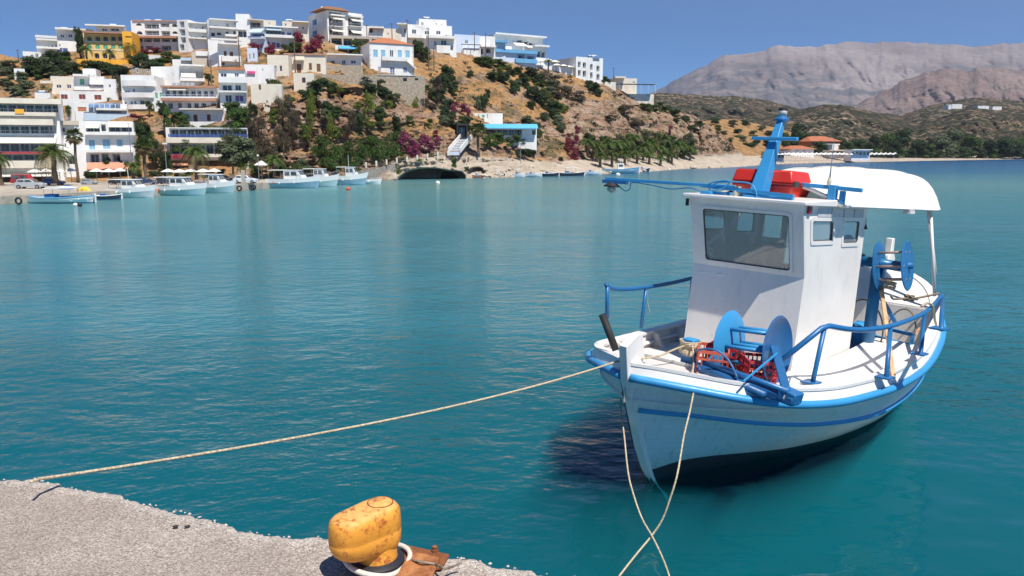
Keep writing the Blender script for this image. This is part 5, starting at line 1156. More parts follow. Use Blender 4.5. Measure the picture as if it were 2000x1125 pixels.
def motorboat(label, xl, xr, yw, hd=0, cabin=True, hull=HULLC, group='motorboats moored stern-to along the quay', canopy=True, hgt=None, mast=False, cat='motorboat', name='motorboat'):
    c = atZ((xl + xr) / 2, yw, 0); L = (xr - xl) / F * c.y / math.cos(hd); Bm = L * .36; Hh = (hgt or 27) / F * c.y
    r = thing(name, label, cat, (c.x, c.y + .5, 0), hd, group); st = small_hull(L, Bm, Hh * .62, 1.0)
    skin(st, 0, 3, 'hull', hull, r); skin([[ (p[0], p[1]*1.01, p[2]) for p in q] for q in st], 3, 4, 'gunwale', BOATW, r); deckmesh(st, .06, 'deck', BOATW, r, .3, 1); deckmesh(st, Hh*.3, 'cockpit_floor', CREAM, r, 0, .32)
    zz = Hh * .6
    if cabin:
        mb = MB(); x0, x1 = -L*.14, L*.16; wz = Hh * .62; bw = Bm * .36
        P = [(x0, zz), (x1 + L*.10, zz + .04), (x1 - L*.02, zz + wz), (x0, zz + wz)]
        mb.prism(P, -bw, bw, 'y'); mb.build('cabin', BOATW, r, fix=True, bevel=.03)
        mb = MB(); mb.box((x0 - L*.05, -bw - .05, zz + wz), (x1 + .05, bw + .05, zz + wz + .05)); mb.build('cabin_roof', BOATW, r, bevel=.02)
        for (u0, u1) in ((.08, .42), (.5, .88)):
            for sg in (-1, 1):
                mb = MB()
                mb.add([(lerp(x0, x1, u0), sg*(bw+.012), zz + wz*.42), (lerp(x0, x1 + .04, u1), sg*(bw+.012), zz + wz*.42), (lerp(x0, x1 - .03, u1), sg*(bw+.012), zz + wz*.86), (lerp(x0, x1, u0), sg*(bw+.012), zz + wz*.86)], [(0,1,2,3)])
                mb.build('window', CABG, r)
        # slanted windscreen panes
        for k in range(3):
            y0, y1 = lerp(-bw, bw, (k + .08) / 3), lerp(-bw, bw, (k + .92) / 3); A = Vector((x1 + L*.10, 0, zz + .04)); Bq = Vector((x1 - L*.02, 0, zz + wz)); nx = Vector((Bq.z - A.z, 0, -(Bq.x - A.x))).normalized() * .015
            p, q = A.lerp(Bq, .45) + nx, A.lerp(Bq, .92) + nx; mb = MB(); mb.add([(p.x, y0, p.z), (p.x, y1, p.z), (q.x, y1, q.z), (q.x, y0, q.z)], [(0,1,2,3)]); mb.build('windscreen', CABG, r)
    mb = MB()
    for sg in (-1, 1):   # bow rail
        pts = [(st[i][-1][0], st[i][-1][1] * .9 * sg, st[i][-1][2] + Hh * .22) for i in range(15, 25)]; mb.tube(pts, .014, 5)
        for i in (15, 18, 21, 24): q = st[i][-1]; mb.tube([(q[0], q[1]*.9*sg, q[2]), (q[0], q[1]*.9*sg, q[2] + Hh*.22)], .012, 5)
    mb.build('bow_rail', METG, r)
    if canopy:
        mb = MB(); mb.box((-L*.46, -Bm*.36, zz + Hh*.62), (-L*.16, Bm*.36, zz + Hh*.66)); mb.build('canopy', CANV, r)
        for sx in (-.44, -.2):
            for sy in (-.33, .33): mb = MB(); mb.tube([(L*sx, Bm*sy, zz*.6), (L*sx, Bm*sy, zz + Hh*.62)], .018, 5); mb.build('canopy_post', METG, r)
    if mast: mb = MB(); mb.tube([(-L*.05, 0, zz + Hh*.5), (-L*.06, 0, zz + Hh*1.5)], .02, 6); mb.build('aerial', BOATW, r)
    for sx, mm in ((-.2, CANV), (.12, CANV), (-.32, RED)):
        mb = MB(); i_ = int((sx + .5) * 24); q = st[i_][-1]; mb.lathe((q[0], -q[1] - .05, q[2] - Hh*.28), [(.02,-.12),(.06,-.09),(.07,0),(.06,.09),(.02,.12)], 8); mb.build('fender', mm, r)
    return r
motorboat('white cabin motorboat right of the small black boat, leftmost of the quay motorboats', 206, 300, 385, -.22, mast=True, hull=mat('grey_white_hull', (.58,.62,.62), .35))
motorboat('white motorboat with a long pale bow in the middle of the quay row', 298, 400, 380.5, -.2)
motorboat('white motorboat with an orange ring buoy moored nearest the quay tyres', 384, 456, 376, -.25, hgt=28)
motorboat('white motorboat with a wide canopy aft and blue-grey hull under the cliff', 521, 620, 366.5, -.1, hull=mat('pale_blue_hull', (.26,.42,.52), .35), group='motorboats under the cliff')
motorboat('white motorboat with a hazy blue hull partly hidden behind its neighbour under the cliff', 590, 656, 364, -.15, canopy=True, group='motorboats under the cliff')
motorboat('white cabin boat with antennas beside the sea wall', 655, 712, 360.5, -.1, mast=True, hull=mat('pale_blue_hull', (.26,.42,.52), .35), group='motorboats under the cliff')
motorboat('low white open boat moored at the foot of the sea wall', 690, 742, 358.5, 0, cabin=False, canopy=False, hull=BOATW, hgt=11, group='motorboats under the cliff')
# traditional open boat far left
def kaiki(name, label, xl, xr, yw, hd=0, hull=BOATW, blue=True, hgt=17, wheel=False, canopy=True, cat='fishing boat', group=None, bow=1.1):
    c = atZ((xl + xr) / 2, yw, 0); L = (xr - xl) / F * c.y; Hh = hgt / F * c.y; Bm = L * .34
    r = thing(name, label, cat, (c.x, c.y + .4, 0), hd, group); st = small_hull(L, Bm, Hh * .55, bow, ends=2)
    skin(st, 0, 2, 'bottom', mat('blue_bottom', (.05,.22,.36), .5), r); skin([[(p[0], p[1]*1.005, p[2]) for p in q] for q in st], 2, 4, 'hull', hull, r); deckmesh(st, Hh*.12, 'deck', CREAM, r)
    for sg in (-1, 1):
        mb = MB(); mb.tube([(q[-1][0], q[-1][1]*sg, q[-1][2]) for q in st], .035, 6); mb.build('rub_rail', BLUEW if blue else BOATW, r, smooth=True)
    mb = MB(); mb.box((st[-1][-1][0] - .06, -.04, 0), (st[-1][-1][0] + .06, .04, st[-1][-1][2] + Hh*.2)); mb.build('stem_post', BOATW, r)
    if wheel: mb = MB(); mb.box((-L*.08, -Bm*.2, Hh*.45), (L*.1, Bm*.2, Hh*1.35)); mb.build('wheelhouse', BOATW, r, bevel=.03); mb = MB(); mb.box((-L*.05, -Bm*.2-.012, Hh*.9), (L*.07, -Bm*.2-.003, Hh*1.2)); mb.build('window', CABG, r); mb = MB(); mb.tube([(0,0,Hh*1.3),(.05,0,Hh*2.1)], .03, 6); mb.build('mast', BOATW, r)
    else: mb = MB(); mb.box((-L*.22, -Bm*.22, Hh*.4), (-L*.06, Bm*.22, Hh*.95)); mb.box((-L*.02, -Bm*.15, Hh*.4), (L*.14, Bm*.15, Hh*.72)); mb.build('engine_box', BLUET, r, bevel=.04)
    if canopy:
        mb = MB(); mb.prism([(-L*.2, Hh*1.55), (L*.22, Hh*1.6), (L*.22, Hh*1.68), (0, Hh*1.8), (-L*.2, Hh*1.64)], -Bm*.4, Bm*.4, 'y'); mb.build('canopy', CANV, r, fix=True)
        for sx in (-.19, .2):
            for sy in (-.36, .36): mb = MB(); mb.tube([(L*sx, Bm*sy, Hh*.5), (L*sx, Bm*sy, Hh*1.57)], .018, 5); mb.build('canopy_post', METG, r)
    return r
kaiki('fishing_boat', 'white open wooden boat with white canopy and blue engine box, leftmost on the quay', 52, 177, 395.5, .02)
kaiki('rowing_boat', 'small black wooden boat between the leftmost fishing boat and the motorboats', 178, 230, 389, .1, hull=NAVY, blue=False, hgt=11, canopy=False, cat='rowing boat')
kaiki('fishing_boat', 'pale blue-white fishing boat with a wheelhouse moored off the pebble shore', 1177, 1246, 338.5, .05, hull=mat('pale_blue_hull', (.26,.42,.52), .35), wheel=True, hgt=14, canopy=False)
for i, (xl, xr, yw, hl, cn, lb) in enumerate([(960,985,346,NAVY,1,'small dark boat with a canopy beside the sea cave'),(1001,1022,345.5,BOATW,1,'small white boat with a canopy under the rock shelf'),(1026,1056,345,BOATW,0,'low white dinghy under the rock shelf'),(1056,1090,344,NAVY,0,'low dark dinghy second along the rock shelf'),(1090,1140,343,NAVY,1,'longer dark-hulled boat with a white canopy at the end of the rock shelf'),(1142,1172,341,BOATW,0,'white dinghy just left of the wheelhouse boat'),(1246,1268,335,NAVY,0,'dark dinghy just right of the wheelhouse boat'),(922,945,347,mat('orange_hull',(.55,.22,.12),.5),0,'upturned orange dinghy on the rocks by the sea cave')]):
    kaiki('dinghy', lb, xl, xr, yw, .1 * (i % 3 - 1), hull=hl, blue=False, hgt=9, canopy=bool(cn), cat='dinghy')
# buoys
for px, py, m_, lb in ((147,400,CANV,'white float on the water below the leftmost fishing boat'),(156,400,BLACKR,'black float beside the white one on the water'),(680,369,RED,'small red buoy in front of the motorboats under the cliff'),(855,357,CANV,'tiny white buoy in front of the sea cave'),(1207,341,CANV,'white buoy beside the wheelhouse boat'),(1305,331,CANV,'white buoy off the boulder beach')):
    p = atZ(px, py, .05); s_ = 3.6 / F * p.y; mb = MB(); mb.lathe((p.x,p.y,p.z), [(.05,-s_),(s_*.8,-s_*.6),(s_,0),(s_*.8,s_*.6),(.05,s_)], 12, sx=1.3); tag(mb.build('buoy', m_, smooth=True), lb, 'buoy')
# tyres on the quay face
for i, px in enumerate((38, 440, 468, 492, 496)):
    e = np.interp(px, [q[0] for q in qe], [q[1] for q in qe]); p = atZ(px, float(e) - 3, .25); rt = .22
    mb = MB(); mb.tube([(p.x + rt*math.cos(a), p.y - .12, .28 + rt*math.sin(a)) for a in np.linspace(0, 2*math.pi, 17)[:-1]], .08, 7, closed=True)
    tag(mb.build('tyre', BLACKR, smooth=True), ['black tyre fender on the quay beside the leftmost fishing boat','black tyre fender by the bow of the third motorboat','black tyre fender below the white parked car','black tyre fender at the right end of the parked car','black tyre fender touching the last one on the quay'][i], 'tyre')
# ---------------------------------------------------------------- cars
def car(label, px, py, L, col, hd=0, rough=.25, kind='hatch', name='parked_car'):
    m_ = mat('car_paint_' + ''.join('%02d' % int(c*99) for c in col), col, rough, .1, var=.03); z = QT; p = atY(px, py, (H - z) * F / (py - HZ)); sc = (L / F * p.y) / 4.0
    r = thing(name, label, 'car', (p.x, p.y, z), hd)
    top = 1.45 if kind == 'hatch' else 1.95; W = .85
    body = [(-2,.35),(-2,.85),(-1.7,.95),(1.1,.95),(1.9,.78),(2,.4),(2,.28),(-2,.28)] if kind == 'hatch' else [(-2.2,.3),(-2.2,1.0),(1.5,1.0),(2.1,.85),(2.15,.3)]
    cab = [(-1.75,.95),(-1.5,top-.05),(-1.2,top),(.25,top),(1.0,.95)] if kind == 'hatch' else [(-2.15,1.0),(-2.1,top),(1.0,top),(1.55,1.0)]
    S_ = lambda P: [(x*sc, y*sc) for x, y in P]
    mb = MB(); mb.prism(S_(body), -W*sc, W*sc, 'y'); mb.build('body', m_, r, fix=True, bevel=.06*sc)
    mb = MB(); mb.prism(S_(cab), -W*.86*sc, W*.86*sc, 'y'); mb.build('cabin', m_, r, fix=True, bevel=.06*sc)
    for x0, x1 in (((-1.45,-.55),(-.45,.55)) if kind == 'hatch' else ((-1.9,-.5),(-.3,.9))):
        for sg in (-1, 1): mb = MB(); y = sg*(W*.86+.01)*sc; mb.add([(x0*sc,y,1.02*sc),(x1*sc,y,1.02*sc),((x1-.08 if x1 < .3 else x1 - .22)*sc,y,(top-.13)*sc),((x0+.05)*sc,y,(top-.13)*sc)], [(0,1,2,3)]); mb.build('side_window', CABG, r)
    mb = MB(); mb.add([(.98*sc+.01,-.68*sc,1.0*sc),(.98*sc+.01,.68*sc,1.0*sc),(.36*sc,.64*sc,(top-.08)*sc+.01),(.36*sc,-.64*sc,(top-.08)*sc+.01)], [(0,1,2,3)]); mb.build('windscreen', CABG, r)
    for x in (-1.3, 1.3):
        for sg in (-1, 1):
            mb = MB(); mb.lathe((x*sc, sg*.8*sc, .31*sc), [(.31*sc,-.1*sc),(.31*sc,.1*sc)], 14, axis='y'); wh = mb.build('wheel', BLACKR, r)
            mb = MB(); mb.lathe((x*sc, sg*.87*sc, .31*sc), [(.19*sc,-.05*sc),(.19*sc,.05*sc)], 10, axis='y'); mb.build('rim', METG, wh)
    for sg in (-1, 1): mb = MB(); mb.box((1.93*sc, sg*.62*sc-.13*sc, .62*sc), (2.01*sc, sg*.62*sc+.13*sc, .76*sc)); mb.build('headlight', CANV, r)
    return r
car('white hatchback parked on the quay behind the third motorboat', 480, 357, 44, (.70,.73,.76), .05)
car('silver hatchback parked behind the leftmost fishing boat', 60, 367, 52, (.42,.44,.46), .1)
car('red van parked behind the silver hatchback', 48, 359, 40, (.45,.03,.04), 0, kind='van', name='parked_van')
car('blue car parked behind the canopy of the leftmost fishing boat', 105, 360, 38, (.05,.09,.28), .1)
car('dark blue car parked behind the middle motorboats', 285, 359, 38, (.03,.05,.12), .15)
car('dark grey car parked at the right of the dark blue car', 322, 358, 34, (.06,.07,.09), -.1)
car('white car half hidden behind the third motorboat', 433, 357, 26, (.62,.62,.60), .1)
car('pale grey car parked under the blue door house', 175, 359, 30, (.35,.38,.42), .1)
car('black car parked beside the foot of the fan palm', 232, 359, 34, (.03,.03,.035), .0)
tag(MB().box((0,0,0),(1,1,1)).build('x', CANV), 'x', 'x') if False else None
# yellow and blue tarpaulins on the quay
for px, py, w_, h_, m_, lb in ((165,371,26,11,mat('yellow_tarp',(.75,.50,.06),.8,var=.2),'heap of yellow fishing net on the quay edge'),(130,368,26,10,BLUET,'blue tarpaulin heap on the quay beside the yellow net')):
    Y = (H - QT) * F / (py - HZ); p = atY(px, py, Y); s_ = Y / F
    o = inst('net_heap', BOULD[1], None, (p.x, p.y, QT), .4, (w_*s_*.5, w_*s_*.4, h_*s_)); o.data = o.data.copy(); o.data.materials[0] = m_; tag(o, lb, 'net heap')
# ---------------------------------------------------------------- street furniture
def lamp(px, pyb, pyt, label, D=None, globe=True):
    Y = D or (H - QT) * F / (pyb - HZ); b0 = atY(px, pyb, Y); t0 = atY(px, pyt, Y); h = t0.z - b0.z; r = thing('street_lamp', label, 'street lamp', b0)
    MB().tube([(0,0,-.2),(0,0,h*.93)], [.05,.035], 7).build('post', METG, r)
    if globe: MB().lathe((0,0,h*.96), [(.02,-.13),(.11,-.08),(.14,0),(.11,.08),(.02,.13)], 12).build('globe', CANV, r, smooth=True)
    else: MB().box((-.25,-.1,h*.93),(.25,.1,h*.96)).build('lamp_head', CANV, r)
lamp(260,356,236,'tall street lamp with a white globe between the blue door house and the fan palm')
lamp(327,354,276,'street lamp with a flat white head at the left of the vine restaurant', globe=False)
lamp(506,352,302,'street lamp with a white globe beside the kiosk under the cliff')
lamp(1017,318,276,'thin lamp post on the rock shelf under the taverna', D=130, globe=False)
mb = MB(); p = atY(476,357,(H-QT)*F/(360-HZ)); mb.box((p.x-.16,p.y-.16,QT-.1),(p.x+.16,p.y+.16,QT+1.5)); tag(mb.build('quay_pillar', CONC, bevel=.02), 'square concrete pillar on the quay in front of the white car', 'pillar')
r = thing('kiosk_parasol', 'cream parasol over the small kiosk under the cliff', 'parasol', atY(512,350,98)); mb = MB(); mb.tube([(0,0,0),(0,0,2.0)], .04, 6).build('pole', METG, r); MB().lathe((0,0,1.7), [(1.0,0),(.3,.4),(.02,.55)], 8).build('canopy', CANV, r)
for i, (Z, x, y0, y1, lb) in enumerate([(Z4,455,665,365,'wooden utility pole in front of the brown-doored cottages'),(Z5,133,300,140,'utility pole with a cross arm at the left of the stepped villa'),(Z5,287,490,200,'leaning wooden utility pole on the dry grass beside the red-roofed house'),(Z5,618,335,228,'utility pole in front of the pale side house'),(Z5,699,405,238,'utility pole in front of the two-floor house'),(Z5,1622,605,488,'thin pole right of the balcony block'),(Z4,1110,330,225,'utility pole in front of the pergola house'),(Z4,1340,345,215,'thin utility pole above the red roof'),(Z3,727,250,58,'utility pole beside the veranda house'),(Z5,325,500,345,'short grey pole on the dry grass below the stepped villa'),(Z4,800,210,150,'thin pole in front of the tallest hotel'),(Z2,1070,600,320,'utility pole right of the brown shuttered tower house'),(Z1,105,265,225,'thin pole at the far left crest')]):
    a, b_ = Z(x, y0), Z(x, y1); Y = tdep(*a, False) - 2.5; p, q = atY(a[0], a[1], Y), atY(b_[0], b_[1], Y)
    r = thing('utility_pole', lb, 'utility pole', p); h = q.z - p.z; MB().tube([(0,0,-1),(0,0,h)], [.11,.07], 7).build('post', POLEW, r); MB().beam((-.4,0,h-.25),(.4,0,h-.25),.06,.06).build('cross_arm', POLEW, r)
# overhead wires between two of the poles
wr = [(Z4(1110,232), Z5(20,165)), (Z5(20,165), Z5(133,146)), (Z5(133,146), Z5(287,206))]
for i, (a, b_) in enumerate(wr):
    Ya, Yb = tdep(*a, False) - 2.5, tdep(*b_, False) - 2.5; p, q = atY(*a, max(Ya, 120)), atY(*b_, max(Yb, 120)); pts = [p.lerp(q, t) - Vector((0,0,1.0 * 4 * t * (1 - t) * .5)) for t in np.linspace(0, 1, 9)]
    tag(MB().tube(pts, .018, 4).build('overhead_wire', BLACKR), ['overhead wire sagging above the red roof','overhead wire between the thin pole and the cross-arm pole','overhead wire from the cross-arm pole to the leaning pole'][i], 'wire')
# parasols of the hotel terrace and of the beach
def parasol_mesh(rad, h, m):
    mb = MB(); mb.lathe((0,0,h*.78), [(rad,0),(rad*.5,h*.13),(.02,h*.22)], 8, 0); c = mb.mesh('parasol_canopy', m); mb = MB(); mb.tube([(0,0,0),(0,0,h*.9)], .04, 5); return c, mb.mesh('parasol_pole', METG)
pc, pp = parasol_mesh(1.25, 2.2, CANV)
for i, (x, y) in enumerate([(1095,452),(1200,452),(1212,478),(1260,482),(1300,490),(1150,442)]):
    a = Z5(x, y + 50); Y = tdep(*a, False) + .6; r = thing('terrace_parasol', ['wide cream parasol at the left of the hotel terrace','cream parasol in the middle of the hotel terrace','low cream parasol beside the middle one on the hotel terrace','cream parasol second from the right on the hotel terrace','rightmost cream parasol on the hotel terrace','cream parasol behind the small terrace palm'][i], 'parasol', atY(*a, Y)); inst('pole', pp, r); inst('canopy', pc, r)
pc2, pp2 = parasol_mesh(.85, 2.3, CANV)
for i in range(56):
    row = i % 2; px = 1500 + (i // 2) * 9.0 + row * 4; py = 308.5 - row * 2.0 - (px - 1500) * .012
    sh = float(np.interp(px, BX, [344.5,343,339.5,336,330.5,326,322,319,316.5,313.5,311,308])); Y = 4 * F / (sh - HZ) + 8 + row * 12
    zt = 4 - (py - 3 - HZ) / F * Y
    r = thing('beach_parasol', 'white parasol in the rows along the beach', 'parasol', atY(px, py + 5, Y), 0, 'white parasols along the beach'); inst('pole', pp2, r); inst('canopy', pc2, r)
for i in range(3):
    px = [1734, 1752, 1770][i]; p = atY(px, 308, 400); r = thing('straw_parasol', ['leftmost big straw parasol at the end of the parasol rows','middle big straw parasol at the end of the parasol rows','right big straw parasol at the end of the parasol rows'][i], 'parasol', p); MB().lathe((0,0,1.6), [(4.2,0),(2,1.2),(.05,2.4)], 10).build('thatch', mat('thatch', (.36,.27,.16), .95, var=.3, scale=3), r); MB().tube([(0,0,-.5),(0,0,2.2)], .15, 6).build('pole', BARK, r)

pc3, pp3 = parasol_mesh(.8, 1.5, CANV)
for i, (x, y) in enumerate([(70,345),(92,343),(118,344),(140,342),(190,343),(214,344),(236,342),(330,344),(352,345),(374,343),(398,344),(420,343)]):
    Y = (H - QT) * F / (y + 13 - HZ); r = thing('cafe_parasol', 'cream parasol of the quayside cafes under the big restaurants', 'parasol', atY(x, y + 13, Y), i, 'cream parasols of the quayside cafes'); inst('pole', pp3, r); inst('canopy', pc3, r)
# ---------------------------------------------------------------- the moored fishing boat in front
AX = Matrix(((-0.7016142924, 0.7095805890, 0.0650597598), (-0.7095576560, -0.7041112977, 0.0274811444), (0.0653093985, -0.0268824870, 0.9975028894)))
BORG = Vector((1.70, 9.27, 0.0))
BM = Matrix.Translation(BORG) @ AX.to_4x4(); BI = BM.inverted()
boat = thing('fishing_boat', 'white wooden fishing boat with blue trim, wheelhouse and sun canopy moored in the foreground', 'fishing boat', mat4=BM)
def BL(px, py, ax, c):
    """point of the boat seen at a pixel, on the boat plane ax = c (boat coordinates)"""
    o = BI @ Vector((0,0,H)); d = BI.to_3x3() @ ray(px, py); i = 'xyz'.index(ax); return o + d * ((c - o[i]) / d[i])
def m_paint(name, col, rough, chips, rust=(.30,.13,.05), sc=3.0, grain=.25):
    if name in MATS: return MATS[name]
    t = NT(name); co = t.coord('Object'); st = t.coord('Object', (1, 1, .22))
    n1 = t.noise(co, 1.2, 5, .6); n2 = t.noise(st, 6, 6, .7); n3 = t.noise(co, 22, 5, .7)
    c = t.ramp(n1, [(.3, tuple(x * .88 for x in col)), (.7, tuple(min(1, x * 1.04) for x in col))])
    c = t.mix(t.ramp(n2, [(.53, (0,0,0)), (.72, (min(1, grain*1.6),)*3)]), c, tuple(x * .58 for x in col))
    m = t.math('MULTIPLY', t.ramp(t.noise(co, 2.2, 3), [(.45, (0,0,0)), (.65, (1,1,1))]), t.ramp(n3, [(.60, (0,0,0)), (.66, (chips,)*3)]))
    c = t.mix(m, c, rust)
    r = t.ramp(n3, [(.3, (rough*.8,)*3), (.7, (min(1, rough*1.25),)*3)])
    MATS[name] = t.out(t.bsdf(c, r, 0, t.bump(t.math('ADD', n3, t.math('MULTIPLY', n1, 2)), .12, .01))); return MATS[name]
PW = m_paint('boat_white_paint', (.82,.78,.73), .35, .35, grain=.2)
PWD = m_paint('boat_deck_paint', (.76,.72,.67), .6, .5, grain=.35)
PB = m_paint('boat_blue_paint', (.016,.14,.35), .38, .35, rust=(.10,.09,.08), grain=.2)
PLB = m_paint('boat_light_blue_paint', (.045,.30,.60), .38, .25, rust=(.2,.2,.2), grain=.15)
PDB = m_paint('boat_dark_blue_paint', (.02,.12,.30), .4, .5, rust=(.25,.22,.2), grain=.3)
PBK = m_paint('antifouling', (.012,.016,.03), .5, .1, grain=.2)
ROPE = None
def m_rope():
    t = NT('rope'); co = t.coord('UV'); g = t.n('ShaderNodeNewGeometry').outputs['Position']
    wv = t.noise(g, 60, 3); c = t.ramp(wv, [(.35, (.33,.25,.15)), (.65, (.68,.57,.40))])
    return t.out(t.bsdf(c, .9, 0, t.bump(wv, .6, .01)))
ROPE = m_rope(); 
def m_rope2():
    t = NT('dark_rope'); g = t.n('ShaderNodeNewGeometry').outputs['Position']; c = t.ramp(t.noise(g, 50, 3), [(.35, (.10,.08,.06)), (.65, (.32,.25,.18))]); return t.out(t.bsdf(c, .9))
ROPED = m_rope2()
NB = 90
C0 = [(-.25,.0,-.40),(-1,.0,-.55),(-3.5,0,-.6),(-6.3,0,-.5),(-7.0,0,-.35)]
C1 = [(-.06,.02,-.14),(-.7,.20,-.12),(-1.8,.52,-.1),(-3,.80,-.05),(-4.5,.90,0),(-6,.70,.05),(-6.95,.03,.12)]
C2 = [(.08,.035,.15),(-.27,.26,.27),(-.60,.44,.31),(-1.2,.69,.31),(-1.9,.90,.29),(-3,1.12,.31),(-4.5,1.18,.36),(-5.9,1.0,.45),(-6.7,.52,.52),(-7.05,.03,.55)]
C25 = [(.27,.04,.55),(.0,.26,.56),(-.36,.46,.57),(-1.0,.84,.56),(-1.75,1.13,.55),(-3.0,1.40,.56),(-4.5,1.38,.66),(-5.9,1.13,.82),(-6.7,.62,.95),(-7.09,.03,1.02)]
C3 = [(.45,.045,.98),(.22,.27,.965),(-.08,.50,.94),(-.65,.90,.87),(-1.1,1.15,.83),(-1.6,1.36,.80),(-2.34,1.58,.80),(-3.0,1.65,.82),(-4.0,1.62,.90),(-4.85,1.50,1.0),(-5.9,1.22,1.2),(-6.7,.72,1.38),(-7.12,.03,1.5)]
C4 = [(.70,.05,1.41),(.55,.34,1.395),(.32,.68,1.36),(-.02,1.09,1.305),(-.5,1.43,1.25),(-1.2,1.64,1.205),(-1.92,1.75,1.20),(-2.8,1.82,1.22),(-3.9,1.79,1.30),(-5.2,1.58,1.46),(-6.0,1.36,1.64),(-6.6,1.04,1.84),(-7.0,.60,2.0),(-7.2,.03,2.1)]
C5 = [(x - .01, y - (.07 if y > .2 else .01), z + .15 + .16 * sstep(4.8, 6.8, -x)) for x, y, z in C4]
def smooth_curve(C): return spline(C, NB)
LV = [smooth_curve(c) for c in (C0, C1, C2, C25, C3, C4, C5)]
def lof(ks, name, m, parent, sub=4):
    mb = MB(); rows = []
    P = np.array([LV[k] for k in ks])              # levels x NB x 3
    # spline vertically for a round section
    A = []
    for i in range(NB): A.append(spline([tuple(P[k][i]) for k in range(len(ks))], (len(ks) - 1) * sub + 1))
    K = len(A[0])
    for sg in (1, -1):
        o = len(mb.v)
        for i in range(NB): mb.v += [(q[0], q[1]*sg, q[2]) for q in A[i]]
        for i in range(NB - 1):
            for k in range(K - 1):
                a = o + i*K + k; f = (a, a+1, a+K+1, a+K) if sg > 0 else (a, a+K, a+K+1, a+1); mb.f.append(f); mb.mi.append(0)
    return mb.build(name, m, parent, smooth=True)
def m_hull():
    t = NT('hull_planking'); co = t.coord('Object'); n1 = t.noise(co, .8, 5, .6); n2 = t.noise(t.coord('Object', (.3, .3, 5)), 3, 5, .6); n3 = t.noise(co, 9, 6, .7)
    c = t.ramp(n1, [(.3, (.70,.71,.72)), (.7, (.80,.80,.80))]); c = t.mix(t.ramp(n3, [(.64, (0,0,0)), (.74, (.3,)*3)]), c, (.5,.46,.40)); zw = t.n('ShaderNodeSeparateXYZ'); t.link(t.n('ShaderNodeNewGeometry').outputs['Position'], zw.inputs[0]); c = t.mix(t.ramp(t.math('ADD', zw.outputs[2], t.math('MULTIPLY', t.math('SUBTRACT', n1, .5), .25)), [(.18, (.5,)*3), (.42, (0,0,0))]), c, (.42,.43,.36))
    zz = t.n('ShaderNodeSeparateXYZ'); t.link(co, zz.inputs[0]); fr = t.math('FRACT', t.math('MULTIPLY', t.math('ADD', zz.outputs[2], t.math('MULTIPLY', zz.outputs[0], .02)), 7.5))
    seam = t.ramp(t.math('ABSOLUTE', t.math('SUBTRACT', fr, .5)), [(.0, (0,0,0)), (.05, (1,1,1))])
    st = t.ramp(t.noise(t.coord('Object', (3,3,.35)), 4, 5, .7), [(.54, (0,0,0)), (.72, (.6,)*3)]); c = t.mix(st, c, (.42,.40,.34))
    c = t.mix(t.math('MULTIPLY', t.math('SUBTRACT', 1.0, seam), .22), c, (.30,.30,.28))
    return t.out(t.bsdf(c, .28, 0, t.bump(t.math('ADD', t.math('MULTIPLY', seam, .5), t.math('ADD', n2, t.math('MULTIPLY', n1, 1.5))), .2, .03)))
HULLM = m_hull()
lof([0,1,2], 'antifouling_bottom', PBK, boat)
lof([2,3,4,5], 'hull', HULLM, boat, sub=5)
lof([5,6], 'bulwark', PW, boat, sub=2)
# inner side of the bulwark, cap rail, rub rails
L4, L5 = np.array(LV[5]), np.array(LV[6])
DZ = lambda x: 1.13 + .0 * x if x > -5.6 else 1.13
mb = MB()
for sg in (1, -1):
    o = len(mb.v)
    for i in range(NB): q = L5[i]; yi = max(0, q[1] - .10); mb.v += [(q[0], yi*sg, q[2]), (q[0], max(0, yi - .04)*sg, 1.10)]
    for i in range(NB - 1): a = o + 2*i; mb.f.append((a, a+2, a+3, a+1)); mb.mi.append(0)
mb.build('inner_planking', PWD, boat, smooth=True)
mb = MB()
for sg in (1, -1):
    o = len(mb.v)
    for i in range(NB): q = L5[i]; yi = max(0, q[1] - .13); mb.v += [(q[0], (q[1]+.02)*sg, q[2]-.01), (q[0], (q[1]+.02)*sg, q[2]+.025), (q[0], yi*sg, q[2]+.025), (q[0], yi*sg, q[2]-.01)]
    for i in range(NB - 1):
        for k in range(3): a = o + 4*i + k; mb.f.append((a, a+4, a+5, a+1)); mb.mi.append(0)
mb.build('cap_rail', PW, boat, fix=True, auto=40)
for sg, nm in ((1, 'port'), (-1, 'starboard')):
    mb = MB(); mb.tube([(q[0], (q[1]+.02)*sg, q[2]) for q in L4], .05, 8); mb.build('rub_rail', PLB, boat, smooth=True)
    mb = MB(); mb.tube([(q[0], (q[1]+.012)*sg, q[2]) for q in LV[4]], .033, 8); mb.build('lower_rub_rail', PLB, boat, smooth=True)
# deck
mb = MB()
for i in range(NB): q = L5[i]; yi = max(.0, q[1] - .11); mb.v += [(q[0], yi, 1.14), (q[0], -yi, 1.14)]
for i in range(NB - 1): mb.f.append((2*i, 2*i+1, 2*i+3, 2*i+2)); mb.mi.append(0)
mb.build('deck', PWD, boat, fix=True)
